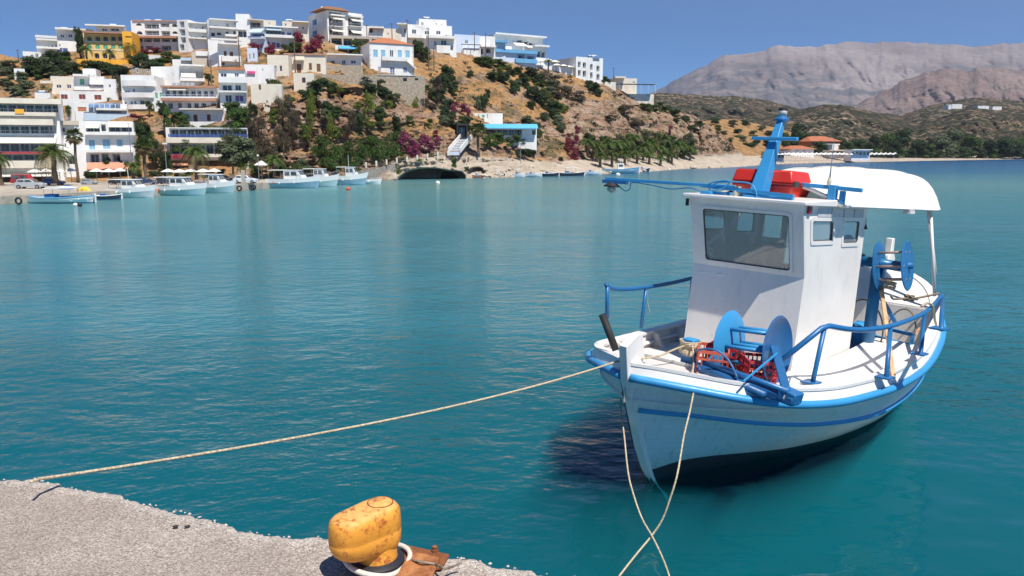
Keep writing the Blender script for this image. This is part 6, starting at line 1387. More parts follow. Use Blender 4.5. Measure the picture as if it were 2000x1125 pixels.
# side decks at the height of the cap on the port side, foredeck and stern deck
def sheet(name, x0, x1, dz, m, th=.03, side=0, inner=0.0):
    mb = MB(); pts = [q for q in L5 if x1 <= q[0] <= x0]
    for q in pts:
        yo = max(.01, q[1] - .10); z = q[2] + dz
        ya, yb = (yo, -yo) if side == 0 else ((yo, inner) if side > 0 else (-inner, -yo))
        mb.v += [(q[0], ya, z), (q[0], yb, z), (q[0], yb, z-th), (q[0], ya, z-th)]
    n = len(pts)
    for i in range(n - 1):
        for a, b_ in ((0,1),(1,2),(2,3),(3,0)): o = 4*i; mb.f.append((o+a, o+b_, o+4+b_, o+4+a)); mb.mi.append(0)
    mb.f += [(0,1,2,3), (4*n-4,4*n-3,4*n-2,4*n-1)]; mb.mi += [0,0]
    return mb.build(name, m, boat, fix=True)
sheet('foredeck', .62, -.42, -.01, PW)
sheet('side_deck', -.42, -4.6, -.015, PW, side=1, inner=.84)
sheet('stern_deck', -6.0, -7.15, .0, PW)
mb = MB(); a = [q for q in L5 if q[0] <= -6.0][0]; mb.box((-6.03, -a[1]+.1, 1.14), (-6.0, a[1]-.1, a[2]-.03)); mb.build('stern_bulkhead', PWD, boat)
mb = MB(); mb.box((-.45, -1.1, 1.14), (-.43, 1.1, 1.44)); mb.build('foredeck_bulkhead', PWD, boat)
mb = MB(); mb.box((-4.6, .82, 1.14), (-.44, .85, 1.33)); mb.build('side_deck_coaming', PWD, boat)
# bulwark knees on the starboard side
for x in (-1.0, -1.55, -2.2, -2.9, -3.6):
    q = L5[int(np.argmin(abs(L5[:,0] - x)))]; mb = MB(); mb.prism([(-(q[1]-.12), 1.14), (-(q[1]-.12), q[2]-.01), (-(q[1]-.2), q[2]-.01), (-(q[1]-.32), 1.14)], x-.03, x+.03, 'x'); mb.build('frame_knee', PWD, boat, fix=True)
mb = MB(); mb.tube([(q[0], -(q[1]-.16), q[2]-.13) for q in L5 if -5.5 < q[0] < -.45], .03, 4); mb.build('inner_stringer', PWD, boat)
# stem and stern posts
sp = [BL(*p, 'y', 0) for p in ((1268,937),(1238,800),(1222,735),(1207,664),(1237,643),(1252,643),(1242,690),(1250,740),(1262,800),(1292,905))]
prof = [(-.40,-.36),(-.02,-.01),(.14,.18),(.33,.50),(.53,.95),(.72,1.38),(.80,1.78),(.60,1.90),(.50,1.90),(.40,1.55),(.30,1.2),(.10,.7),(-.1,.2),(-.45,-.42)]
mb = MB(); mb.prism(prof, -.055, .055, 'y'); mb.build('stem_post', PW, boat, fix=True, bevel=.018)
prof = [(-6.9,-.4),(-7.05,.6),(-7.1,1.5),(-7.12,2.15),(-6.98,2.42),(-7.02,2.62),(-7.10,2.62),(-7.10,2.92),(-7.22,2.92),(-7.24,2.70),(-7.36,2.55),(-7.30,1.5),(-7.22,.6),(-7.1,-.4)]
mb = MB(); mb.prism(prof, -.06, .06, 'y'); mb.build('stern_post', PW, boat, fix=True, bevel=.015)
mb = MB(); mb.prism([(-7.24,.2),(-7.32,1.7),(-7.42,1.7),(-7.62,.9),(-7.66,-.3),(-7.2,-.4)], -.025, .025, 'y'); mb.build('rudder', PB, boat, fix=True)
# ---- wheelhouse with real openings
wh = bpy.data.objects.new('wheelhouse', None); COL.objects.link(wh); wh.parent = boat
WW = .82; XT, XM, XL, XB = -1.61, -1.88, -1.80, -3.69; ZT, ZM, ZD = 3.47, 2.54, 1.14
T_ = .035
def ring(P0, P1, holes, name, m, fx):
    """panel spanned by fx(u, v) over [0,1]^2 with rectangular holes, thickness inwards"""
    us = sorted({0., 1., *[h[0] for h in holes], *[h[1] for h in holes]}); vs = sorted({0., 1., *[h[2] for h in holes], *[h[3] for h in holes]}); mb = MB()
    for i in range(len(us)-1):
        for j in range(len(vs)-1):
            cu, cv = (us[i]+us[i+1])/2, (vs[j]+vs[j+1])/2
            if any(h[0] < cu < h[1] and h[2] < cv < h[3] for h in holes): continue
            for d in (0, 1):
                q = [fx(us[i],vs[j],d), fx(us[i+1],vs[j],d), fx(us[i+1],vs[j+1],d), fx(us[i],vs[j+1],d)]; mb.add(q if d == 0 else q[::-1], [(0,1,2,3)])
    for h in holes:
        c = [(h[0],h[2]),(h[1],h[2]),(h[1],h[3]),(h[0],h[3])]
        for k in range(4): a, b_ = c[k], c[(k+1)%4]; mb.add([fx(*a,0), fx(*b_,0), fx(*b_,1), fx(*a,1)], [(0,1,2,3)])
    return mb.build(name, m, wh)
# front upper panel (leans forward), front lower panel
fu = lambda u, v, d: (lerp(XM, XT, v) - T_*d, lerp(-WW, WW, u), lerp(ZM, ZT, v))
fl = lambda u, v, d: (lerp(XL, XM, v) - T_*d, lerp(-WW, WW, u), lerp(ZD, ZM, v))
FWIN = (.11, .895, .06, .865)
ring(0, 0, [FWIN], 'front_panel', PW, fu); ring(0, 0, [], 'lower_front_panel', PW, fl)
def sidef(sg):
    def f(u, v, d):
        z = lerp(ZD, ZT, v); xf = lerp(XL, XM, (z-ZD)/(ZM-ZD)) if z < ZM else lerp(XM, XT, (z-ZM)/(ZT-ZM))
        return (lerp(XB, xf, u), sg * (WW - T_*d - .004), z)
    return f
vv = lambda z: (z - ZD) / (ZT - ZD)
def uu(x, z=3.1): xf = lerp(XM, XT, (z-ZM)/(ZT-ZM)); return (x - XB) / (xf - XB)
SH = [(uu(-2.62), uu(-1.93), vv(2.99), vv(3.31)), (uu(-3.50), uu(-2.92), vv(2.95), vv(3.31))]
def side_panel(sg):
    f = sidef(sg); hs = SH; us = sorted({0.,1.,*[h[0] for h in hs],*[h[1] for h in hs]}); ring(0,0,hs + [(us[0], us[0], 0, 0)][:0], 'side_panel', PW, lambda u, v, d: f(u, v, d))
mbz = None
def side_full(sg):
    # add the fold line as a row so the silhouette bends at the waist
    f = sidef(sg); mb = MB(); vs = sorted({0., 1., vv(ZM), SH[0][2], SH[0][3], SH[1][2]}); us = sorted({0., 1., *[h[0] for h in SH], *[h[1] for h in SH]})
    for i in range(len(us)-1):
        for j in range(len(vs)-1):
            cu, cv = (us[i]+us[i+1])/2, (vs[j]+vs[j+1])/2
            if any(h[0] < cu < h[1] and h[2] < cv < h[3] for h in SH): continue
            for d in (0, 1): mb.add([f(us[i],vs[j],d), f(us[i+1],vs[j],d), f(us[i+1],vs[j+1],d), f(us[i],vs[j+1],d)], [(0,1,2,3)])
    for h in SH:
        c = [(h[0],h[2]),(h[1],h[2]),(h[1],h[3]),(h[0],h[3])]
        for k in range(4): a, b_ = c[k], c[(k+1)%4]; mb.add([f(*a,0), f(*b_,0), f(*b_,1), f(*a,1)], [(0,1,2,3)])
    mb.build('side_panel', PW, wh)
side_full(1); side_full(-1)
fb = lambda u, v, d: (XB + T_*d, lerp(-WW, WW, u), lerp(ZD, ZT, v))
ring(0, 0, [(.30, .70, .0, .86), (.06,.24,.76,.92), (.76,.94,.76,.92)], 'back_panel', PW, fb)
mb = MB(); mb.prism([(XT+.09, ZT+.00), (XT+.09, ZT+.05), (-2.6, ZT+.10), (XB-.06, ZT+.05), (XB-.06, ZT+.00)], -WW-.07, WW+.07, 'y'); mb.build('wheelhouse_roof', PW, wh, fix=True, bevel=.012)
def m_pane(dd=.0):
    t = NT('boat_window_pane'); n = t.noise(t.coord('Object', (1,1,.4)), 5, 4); lw = t.n('ShaderNodeFresnel', inp={0: 1.5}).outputs[0]
    tr = t.n('ShaderNodeBsdfTransparent'); tr.inputs[0].default_value = (.80,.86,.84,1); gl = t.n('ShaderNodeBsdfGlossy', inp={'Roughness': .03}); df = t.n('ShaderNodeBsdfDiffuse'); df.inputs[0].default_value = (.55,.60,.58,1)
    a = t.n('ShaderNodeMixShader', inp={0: t.ramp(n, [(.4, (.24 + dd,)*3), (.7, (.42 + dd,)*3)]), 1: tr.outputs[0], 2: df.outputs[0]})  # pale veil put into the pane for the lighter interior and dirty side glass
    return t.out(t.n('ShaderNodeMixShader', inp={0: t.math('MINIMUM', t.math('ADD', lw, .05), .7), 1: a.outputs[0], 2: gl.outputs[0]}).outputs[0])
PANE = m_pane()
PANE2 = m_pane(.55)
GASK = mat('window_gasket', (.06,.055,.05), .6)
def rrect(u0, u1, v0, v1, ru, rv, n=5):
    P = []
    for (cu, cv, a0) in ((u1-ru, v1-rv, 0), (u0+ru, v1-rv, 90), (u0+ru, v0+rv, 180), (u1-ru, v0+rv, 270)):
        for k in range(n + 1): a = R(a0 + 90 * k / n); P.append((cu + ru*math.cos(a), cv + rv*math.sin(a)))
    return P
def framed(f, hole, wu, wv, out, name='window', fw=.018, m=PW, r=.06):
    """window: pane, white rounded frame that closes the corners of the hole, thin dark gasket"""
    u0, u1, v0, v1 = hole; ru, rv = r / wu, r / wv; o = bpy.data.objects.new(name, None); COL.objects.link(o); o.parent = wh
    def P(u, v, off): a = Vector(f(u, v, 0)); b_ = Vector(f(u, v, 1)); n = (a - b_).normalized(); return tuple(a + n * off)
    def band(e0, e1, off, th, nm, mm):
        A = rrect(u0-e0/wu, u1+e0/wu, v0-e0/wv, v1+e0/wv, ru, rv); B_ = rrect(u0+e1/wu, u1-e1/wu, v0+e1/wv, v1-e1/wv, ru*.8, rv*.8); n = len(A); mb = MB()
        for q in (A, B_): mb.v += [P(*x, off) for x in q]
        for q in (A, B_): mb.v += [P(*x, off - th) for x in q]
        for k in range(n):
            j = (k+1) % n; mb.f += [(k, j, n+j, n+k), (2*n+k, 3*n+k, 3*n+j, 2*n+j), (k, 2*n+k, 2*n+j, j), (n+k, n+j, 3*n+j, 3*n+k)]; mb.mi += [0]*4
        return mb.build(nm, mm, wh, fix=True)
    fr = band(.022, fw, .012, .03, 'window_frame', m); gk = band(-.004, fw + .012, .004, .02, 'gasket', GASK)
    mb = MB(); mb.add([P(u0+.004/wu, v0+.004/wv, -.012), P(u1-.004/wu, v0+.004/wv, -.012), P(u1-.004/wu, v1-.004/wv, -.012), P(u0+.004/wu, v1-.004/wv, -.012)], [(0,1,2,3)]); pn = mb.build('window_pane', PANE if f is fu else PANE2, wh)
    bpy.data.objects.remove(o)
framed(fu, FWIN, 2*WW, .97, 1, r=.05)
for sg in (1, -1):
    f = sidef(sg)
    for h in SH: framed(f, h, 1.95, ZT-ZD, 1, fw=.03, r=.05)
# inside: dash with papers, seat, back shelf
mb = MB(); mb.box((-2.25, -WW+.04, 2.40), (-1.92, WW-.04, 2.44)); mb.build('dashboard', mat('dash_wood', (.34,.30,.25), .7), wh)
for x, y, rz_, m_, nm in ((-2.05,-.25,.3,CANV,'chart'),(-2.08,.15,-.2,mat('paper_grey',(.55,.52,.47),.9),'folded_paper'),(-2.02,-.5,.1,CANV,'chart')):
    mb = MB(); mb.box((-.14,-.22,0),(.14,.22,.012)); o = mb.build(nm, m_, wh); o.location = (x, y, 2.445 + .02*rz_); o.rotation_euler = (.08,.10,rz_)
mb = MB(); mb.box((-2.12, .42, 2.44), (-1.98, .70, 2.68)); mb.build('instrument_box', mat('instrument_grey', (.10,.09,.09), .6), wh, bevel=.01)
mb = MB(); mb.box((-3.6,-WW+.05,1.9),(-3.2,WW-.05,1.95)); mb.build('bunk_shelf', PWD, wh)
# small fittings on the port side: red side light, vent panel, horn
mb = MB(); p = BL(1582, 410, 'y', WW+.02); mb.box((p.x-.045, WW, p.z-.05), (p.x+.035, WW+.03, p.z+.05)); mb.build('side_light', mat('red_lens', (.25,.01,.01), .2), wh)
mb = MB(); mb.box((-3.55, WW, 3.335), (-2.05, WW+.012, 3.455)); mb.build('vent_panel', mat('grey_panel', (.50,.50,.52), .6, var=.15, scale=4), wh)
for x in (-2.45, -2.85, -3.2): mb = MB(); mb.box((x-.008, WW+.012, 3.335), (x+.008, WW+.02, 3.455)); mb.build('panel_batten', METG, wh)
mb = MB(); mb.lathe((XB-.02, WW-.02, 3.17), [(.015,.16),(.02,.08),(.05,.0)], 10); mb.build('horn', BLACKR, wh)
mb = MB(); mb.box((XT+.01,-WW-.03,ZT-.12),(XT+.05,-WW-.0,ZT-.02)); mb.build('corner_lamp', BLACKR, wh)
# ---- mast, boom, bars on the roof
mast = bpy.data.objects.new('mast', None); COL.objects.link(mast); mast.parent = boat
mb = MB(); m0, m1 = Vector((-1.95,.02,3.55)), Vector((-2.36,.03,4.60))
def taper(mb, p, q, a, b_):
    p, q = Vector(p), Vector(q); d = (q-p).normalized(); u = d.cross(Vector((0,1,0))).normalized(); v = Vector((0,1,0))
    vs = [p + u*sx*a/2 + v*sy*a/2 for sx, sy in ((-1,-1),(1,-1),(1,1),(-1,1))] + [q + u*sx*b_/2 + v*sy*b_/2 for sx, sy in ((-1,-1),(1,-1),(1,1),(-1,1))]
    mb.add(vs, [(3,2,1,0),(4,5,6,7),(0,1,5,4),(1,2,6,5),(2,3,7,6),(3,0,4,7)]); return mb
taper(mb, m0, m1, .20, .085).build('mast_pole', PLB, mast, fix=True, bevel=.008)
mb = MB(); mb.box((-2.16,-.25,4.30),(-2.10,.40,4.345)); mb.build('crossbar', PLB, mast, bevel=.008)
mb = MB(); mb.lathe((m1.x-.01, m1.y, m1.z), [(.10,-.02),(.10,.0),(.07,.03),(.05,.05)], 14); mb.build('mast_cap', PB, mast, smooth=False)
mb = MB(); mb.lathe((m1.x-.01, m1.y, m1.z+.05), [(.055,0),(.06,.05),(.05,.07)], 14); mb.build('lamp_glass', mat('clear_lens', (.55,.53,.48), .15), mast, smooth=True)
mb = MB(); mb.lathe((m1.x-.01, m1.y, m1.z+.12), [(.06,0),(.055,.03),(.02,.04)], 14); mb.build('lamp_top', BLACKR, mast)
mb = MB(); mb.box((-2.05,-.16,ZT+.05),(-1.72,.30,ZT+.14)); mb.build('mast_step', PLB, mast, bevel=.01)
mb = MB(); mb.box((-1.76,-.05,ZT+.05),(-1.66,.62,ZT+.085)); mb.build('roof_batten', PLB, mast, bevel=.006)
boom = bpy.data.objects.new('boom', None); COL.objects.link(boom); boom.parent = boat
b0, b1 = BL(1183, 349, 'x', -1.72), BL(1385, 362, 'x', -1.72)
mb = MB(); mb.beam(b0, b1 + (b1-b0)*.22, .045, .045); mb.build('boom_bar', PLB, boom, bevel=.006)
mb = MB(); q0, q1 = BL(1178, 354, 'x', -1.70), BL(1225, 357, 'x', -1.70); mb.beam(q0, q1, .05, .05); mb.build('boom_end', PB, boom)
mb = MB(); mb.beam(BL(1370,362,'x',-1.72), BL(1550,384,'x',-1.66), .05, .05); mb.build('boom_heel', PLB, boom)
pl = BL(1195, 360, 'x', -1.70); mb = MB(); mb.lathe((pl.x, pl.y, pl.z-.02), [(.13,-.02),(.13,.0),(.05,.05)], 14, sx=.8); mb.build('lamp_shade', BLACKR, boom)
mb = MB(); mb.lathe((pl.x, pl.y, pl.z-.07), [(.01,-.06),(.06,-.03),(.07,.0),(.05,.05)], 14); mb.build('bulb', mat('bulb_glass', (.5,.52,.5), .1), boom, smooth=True)
cable = [BL(1205,360,'x',-1.7), BL(1222,373,'x',-1.7), BL(1231,368,'x',-1.7), BL(1232,357,'x',-1.7), BL(1270,361,'x',-1.7), BL(1310,369,'x',-1.7), BL(1350,367,'x',-1.7), BL(1366,373,'x',-1.7)]
mb = MB(); mb.tube(spline([tuple(c) for c in cable], 40), .008, 5); mb.build('cable', PB, boom, smooth=True)
lp = [BL(x, y, 'x', -1.66) for x, y in ((1375,366),(1392,356),(1425,354),(1415,366),(1385,372),(1398,358),(1450,356),(1470,362),(1478,385),(1468,392))]
mb = MB(); mb.tube(spline([tuple(c) for c in lp], 50), .010, 5); mb.build('cable_coil', PLB, boom, smooth=True)
for y0, y1, w_ in ((-.62,-.30,.10),(-.66,-.5,.16)): mb = MB(); mb.box((-1.85,y0,ZT+.05),(-1.85+w_*1.6,y1,ZT+.10)); mb.build('boom_cleat', PLB, boom, bevel=.008)
mb = MB(); mb.lathe((-1.72,-.17,ZT+.05), [(.05,0),(.06,.05),(.045,.10),(.05,.14)], 10); mb.build('block', mat('aged_ivory', (.55,.50,.36), .6, var=.3, scale=20), boom)
# port crutch for the boom: upright and horizontal bar
cr = bpy.data.objects.new('boom_crutch', None); COL.objects.link(cr); cr.parent = boat
mb = MB(); mb.beam(BL(1560,360,'x',-2.45), BL(1684,372,'x',-2.45), .055, .055); mb.build('crutch_bar', PLB, cr, bevel=.006)
u = BL(1624, 394, 'x', -2.45); mb = MB(); mb.box((-2.51,u.y-.05,ZT+.04),(-2.40,u.y+.05,u.z+.22)); mb.build('crutch_post', PLB, cr, bevel=.006)
mb = MB(); mb.box((-2.53,u.y+.09,ZT+.04),(-2.45,u.y+.15,u.z+.15)); mb.build('crutch_post', PLB, cr, bevel=.006)
a0 = BL(1619, 362, 'x', -2.42); mb = MB(); mb.lathe((a0.x,a0.y,a0.z), [(.025,0),(.03,.05),(.02,.10)], 10); mb.build('aerial_base', mat('ivory', (.7,.6,.45), .5), cr)
mb = MB(); mb.tube([(a0.x,a0.y,a0.z+.1),(a0.x,a0.y,a0.z+.24),(a0.x,a0.y,a0.z+.60)], [.014,.007,.003], 6); mb.build('aerial', METG, cr)
# ---- sun canopy with posts
CZ = 3.50
mb = MB(); n = 46; cols_ = 25
for i in range(n):
    u = i / (n - 1); x = lerp(-2.45, -6.78, 1 - (1 - u) ** 1.25 if u > .5 else u * (1 - .5 ** 1.25) / .5)
    hw = 1.03 * (1 - max(0, (-x - 6.1) / .7) ** 2.6 * .35) * (1 - max(0, (x + 2.75) / .3) ** 2 * .06); hh = float(np.interp(-x, [2.45, 3.2, 4.4, 5.6, 6.3, 6.68, 6.78], [.26, .48, .57, .60, .58, .55, .50]))
    for j in range(cols_):
        t = -1 + 2 * j / (cols_ - 1); p_ = lerp(2.0, 5.0, sstep(4.6, 6.5, -x)); rib = .012 * abs(math.sin((x + 2.45) * math.pi / .85))
        mb.v.append((x, hw * t, CZ + hh * (1 - abs(t) ** p_) - rib * (1 - t * t) + .006 * noise.noise(Vector((x * 3, t * 4, 0)))))
N1 = len(mb.v)
mb.v += [(v[0], v[1] * .975, v[2] - .03) for v in mb.v]
for i in range(n - 1):
    for j in range(cols_ - 1):
        a = i*cols_ + j; mb.f.append((a, a+1, a+cols_+1, a+cols_)); mb.f.append((N1+a, N1+a+cols_, N1+a+cols_+1, N1+a+1)); mb.mi += [0, 0]
for i in range(n - 1):
    for j in (0, cols_-1): a = i*cols_ + j; mb.f.append((a, a+cols_, N1+a+cols_, N1+a)); mb.mi.append(0)
for j in range(cols_ - 1):
    for i in (0, n-1): a = i*cols_ + j; mb.f.append((a, a+1, N1+a+1, N1+a)); mb.mi.append(0)
cn = mb.build('canopy', m_paint('canopy_paint', (.80,.76,.67), .5, .15, rust=(.6,.5,.35), grain=.15), boat, fix=True, auto=50)
for xr in (-3.3, -4.15, -5.0, -5.85):
    hh = float(np.interp(-xr, [2.45, 3.2, 4.4, 5.6, 6.3], [.26, .48, .57, .60, .58])); p_ = lerp(2.0, 5.0, sstep(4.6, 6.5, -xr)); MB().tube([(xr, 1.03 * t, CZ + hh * (1 - abs(t) ** p_) + .002) for t in np.linspace(-1, 1, 25)], .010, 5).build('canopy_seam', MATS['canopy_paint'], cn)
MB().tube([(-2.45,1.03,CZ-.01),(-4.5,1.035,CZ-.01),(-6.1,1.03,CZ-.01)], .018, 6).build('canopy_rail', PW, cn)
MB().box((-4.95,.95,CZ-.08),(-4.75,1.06,CZ-.03)).build('canopy_bracket', PW, cn)
for q0_, q1_ in (((-6.05,.93,CZ+.05),(-6.0,1.20,2.10)), ((-6.3,.80,CZ+.10),(-6.12,1.13,2.45)), ((-6.1,-.9,CZ+.05),(-6.0,-1.20,1.95)), ((-3.62,-.80,CZ),(-3.62,-.78,3.5))[:2]): MB().tube([q0_, q1_], .028, 8).build('canopy_post', PW, cn, smooth=True)
# ---- railings
def zcap(x): return float(np.interp(-x, -L5[:,0], L5[:,2])) + .02
def ycap(x): return float(np.interp(-x, -L5[:,0], L5[:,1]))
rl = bpy.data.objects.new('port_railing', None); COL.objects.link(rl); rl.parent = boat
feet = [(-1.30,1.42),(-2.52,1.66),(-4.55,1.50),(-5.95,1.20)]
top = [BL(1529,702,'y',1.05)]
pts = [tuple(BL(1528,703,'y',1.12)), tuple(BL(1605,641,'y',1.36)), tuple(BL(1614,636,'y',1.38)), tuple(BL(1650,642,'y',1.50)), tuple(BL(1690,644,'y',1.58)), tuple(BL(1738,637,'y',1.62)), tuple(BL(1775,625,'y',1.58)), tuple(BL(1805,611,'y',1.48)), tuple(BL(1825,594,'y',1.35)), tuple(BL(1840,576,'y',1.2))]
mb = MB(); mb.tube([pts[0]] + spline(pts[1:], 40), .034, 9); mb.build('top_rail', PB, rl, smooth=True)
for (tp, yy, ft) in (((1610,642),1.37,(1587,748)), ((1739,640),1.62,(1731,738)), ((1806,612),1.48,(1798,692)), ((1841,580),1.2,(1838,643))):
    a = BL(*tp, 'y', yy); zz = zcap(a.x); f_ = BL(*ft, 'z', zz - .0); mb = MB(); mb.tube([a, Vector(f_).lerp(a, .22), f_] if ft[0] == 1587 else [a, f_], .030, 8); mb.build('railing_post', PB, rl, smooth=True)
    mb = MB(); mb.box((f_.x-.11, f_.y-.11, f_.z-.005), (f_.x+.11, f_.y+.07, f_.z+.018)); mb.build('base_plate', PB, rl, bevel=.004)
ls = bpy.data.objects.new('starboard_railing', None); COL.objects.link(ls); ls.parent = boat
def SL(px, py, z): return BL(px, py, 'z', z)
yfx = lambda px, py, y: tuple(BL(px, py, 'y', y))
tp = [yfx(1184,556,-1.05), yfx(1190,562,-1.10), yfx(1215,565,-1.2), yfx(1262,561,-1.40), yfx(1310,553,-1.55), yfx(1352,543,-1.62), yfx(1400,530,-1.62)]
mb = MB(); mb.tube(spline(tp, 36), .030, 8); mb.build('top_rail', PB, ls, smooth=True)
for tpx, yy, bpx in (((1186,560),-1.05,(1186,622)), ((1262,562),-1.40,(1252,641)), ((1352,545),-1.62,(1347,612))):
    a = BL(*tpx, 'y', yy); f_ = BL(*bpx, 'y', yy); mb = MB(); mb.tube([a, f_], .026, 8); mb.build('railing_post', PB, ls, smooth=True)
mb = MB(); mb.tube([BL(1264,565,'y',-1.40), BL(1265,590,'y',-1.42), BL(1269,610,'y',-1.42)], .006, 5); mb.build('line_end', ROPE, ls)
# samson post with rope turns
sb = thing('mooring_bitt', None, None) if False else bpy.data.objects.new('mooring_bitt', None); 
if sb.name not in COL.objects: COL.objects.link(sb)
sb.parent = boat
s0 = BL(1346, 700, 'x', -.62); s1 = BL(1346, 660, 'x', -.62); cx, cy = -.62, s0.y; zt_ = s1.z
mb = MB(); mb.box((cx-.075, cy-.085, 1.2), (cx+.075, cy+.085, zt_)); mb.build('bitt_post', PLB, sb, bevel=.015)
cp = [];
for i in range(150):
    a = i * .42; z = zt_ - .20 + .175 * (i / 150); rr_ = .125 + .012 * math.sin(i * .9); cp.append((cx + rr_*math.cos(a), cy + rr_*1.05*math.sin(a), z))
mb = MB(); mb.tube(cp, .013, 6); bt = mb.build('rope_turns', ROPE, smooth=True); bt.matrix_world = BM; tag(bt, 'rope wound in tight turns round the blue mooring bitt on the foredeck', 'rope')
# ---- bow net roller: two discs joined by bars on a blue frame
def reel(name, A, Bq, ra, nb, m, md, rb=.03, axle=.05, dish=.05, barr=.6, bm=None, label=None):
    """two discs at A and B joined by bars"""
    A, Bq = Vector(A), Vector(Bq); ax = (Bq - A).normalized(); q = ax.to_track_quat('Z', 'X'); r = bpy.data.objects.new(name, None); COL.objects.link(r); r.parent = boat
    for c, s_, mm in ((A, 1, m), (Bq, -1, md)):
        mb = MB(); mb.lathe((0,0,0), [(.001, -.006 - dish*s_*0), (ra*.35, -.004), (ra*.75, .006 - dish*.3), (ra*.96, .0 - dish), (ra, .012 - dish), (ra*.96, .022 - dish), (ra*.7, .03 - dish*.3), (.001, .025)], 40); o = mb.build('disc', mm, r, smooth=True, fix=True, auto=35)
        o.matrix_local = Matrix.Translation(c) @ q.to_matrix().to_4x4() @ (Matrix.Rotation(math.pi, 4, 'X') if s_ < 0 else Matrix.Identity(4))
    u = q @ Vector((1,0,0)); v = q @ Vector((0,1,0))
    for k in range(nb):
        a = 2*math.pi*k/nb + .5; d = (u*math.cos(a) + v*math.sin(a)) * ra * barr; MB().tube([A + d, Bq + d], rb, 8).build('bar', bm or m, r, smooth=True)
    MB().tube([A - ax*.06, Bq + ax*.06], axle, 10).build('axle', m, r, smooth=True)
    return r
ra = .36
c1 = (BL(1430,607,'x',-.9) + BL(1405,740,'x',-.9)) / 2; c2 = (BL(1523,620,'x',-.78) + BL(1505,745,'x',-.78)) / 2
c1 = Vector((-.88, .46, 1.71)); c2 = Vector((-.90, .985, 1.745))
hr = reel('bow_net_reel', c1, c2, .42, 6, PLB, PDB, rb=.026, axle=.03, dish=.06, barr=.55)
rfm = bpy.data.objects.new('net_reel_frame', None); COL.objects.link(rfm); rfm.parent = boat
g0, g1 = BL(1362,716,'z',1.47), BL(1556,785,'z',1.40)
d_ = (g1 - g0)
MB().beam(g0, g1, .16, .10).build('bed_plate', PDB, rfm, bevel=.02)
MB().tube([BL(1372,706,'z',1.55), BL(1540,765,'z',1.50)], .035, 9).build('roller', PB, rfm, smooth=True)
MB().tube([g0 + Vector((.02,0,.02)), g0.lerp(g1,.75) + Vector((.10,0,-.02))], .045, 9).build('lower_roller', PDB, rfm, smooth=True)
lpz = [BL(x, y, 'z', z) for x, y, z in ((1367,722,1.5),(1357,690,1.62),(1368,683,1.72),(1390,682,1.76),(1412,692,1.72),(1428,712,1.62),(1440,738,1.5))]
MB().tube(spline([tuple(v) for v in lpz], 30), .013, 7).build('guard_hoop', PDB, rfm, smooth=True)
MB().beam(BL(1373,715,'z',1.5), BL(1395,690,'z',1.66), .02, .02).build('brace', PLB, rfm)
e0, e1 = BL(1524,680,'x',-.62), BL(1540,778,'x',-.30)
MB().beam(c2 + Vector((.06,.03,.05)), BL(1538,772,'z',1.45), .10, .035).build('end_bracket', PDB, rfm, bevel=.008)
MB().beam(BL(1518,690,'x',-.60), BL(1452,745,'z',1.52), .018, .018).build('tie_rod', PLB, rfm)
MB().beam(BL(1527,765,'z',1.46), BL(1560,781,'z',1.42), .20, .13).build('hinge_block', PB, rfm, bevel=.015)
MB().beam(BL(1545,735,'x',-.45), BL(1530,780,'z',1.43), .015, .015).build('pin', METG, rfm)
# black pole leaning at the bow
MB().tube([BL(1176,614,'x',.22), BL(1203,684,'x',.20)], .045, 12).build('bow_fender_pole', BLACKR, boat, smooth=True)
# ---- stern gantry: blue post with a second reel
gp_ = bpy.data.objects.new('hauler_post', None); COL.objects.link(gp_); gp_.parent = boat
ft = BL(1690, 706, 'z', 1.16); th = BL(1695, 520, 'x', ft.x); 
MB().tube([ft, Vector((ft.x, ft.y, th.z+.05))], .085, 14).build('post', PDB if False else m_paint('boat_mid_blue_paint', (.02,.17,.36), .32, .4, grain=.3), gp_, smooth=True)
MB().box((ft.x-.2,ft.y-.2,1.145),(ft.x+.2,ft.y+.2,1.17)).build('foot_plate', PB, gp_, bevel=.005)
A1, B1_ = BL(1682, 508, 'x', ft.x), BL(1765, 522, 'x', ft.x - .15)
MB().tube([A1, Vector(A1).lerp(B1_, .95)], .075, 14).build('arm', MATS['boat_mid_blue_paint'], gp_, smooth=True)
MB().tube([Vector(A1) - Vector((0,.02,0)), Vector(A1) + Vector((0,.03,0))], .10, 14).build('flange', PDB, gp_, smooth=False)
D1 = BL(1716, 520, 'x', ft.x + .02); D2 = BL(1774, 519, 'x', ft.x - .02)
reel('stern_net_reel', D1, D2, .37, 6, PB, PB, rb=.018, axle=.05, dish=.0, barr=.62, bm=mat('worn_bar', (.35,.25,.20), .5, var=.4, scale=9))
MB().beam((ft.x-.05,ft.y+.02,2.25),(ft.x-.05,ft.y+.35,1.8),.05,.05).build('arm_brace', PB, gp_)
# gear on the after deck
MB().box((-4.25,.05,1.145),(-3.75,.55,1.55)).build('engine_hatch', PLB, boat, bevel=.03)
MB().lathe((-4.95,.45,1.40), [(.01,-.28),(.2,-.26),(.24,0),(.2,.26),(.01,.28)], 16, axis='x').build('winch_drum', PLB, boat, smooth=True)
for y0, y1, z_, x_ in ((.35,1.35,1.60,-4.9),(.55,1.42,1.48,-4.6),(.5,1.3,1.30,-4.5)): MB().beam((x_-.25,y0,z_),(x_+.1,y1,z_),.06,.05).build('deck_bar', PLB, boat, bevel=.006)
MB().beam((-5.1,.4,1.2),(-5.1,.4,1.62),.05,.05).build('deck_bar_post', PLB, boat)
MB().beam((-4.7,1.35,1.2),(-4.7,1.35,1.6),.05,.05).build('deck_bar_post', PLB, boat)
def onboard(o, label, cat, group=None): o.matrix_world = BM; return tag(o, label, cat, group)
WOODL = mat('raw_wood', (.55,.36,.20), .8, var=.25, scale=8)
CORK = mat('cork', (.50,.27,.12), .9, var=.3, scale=14)
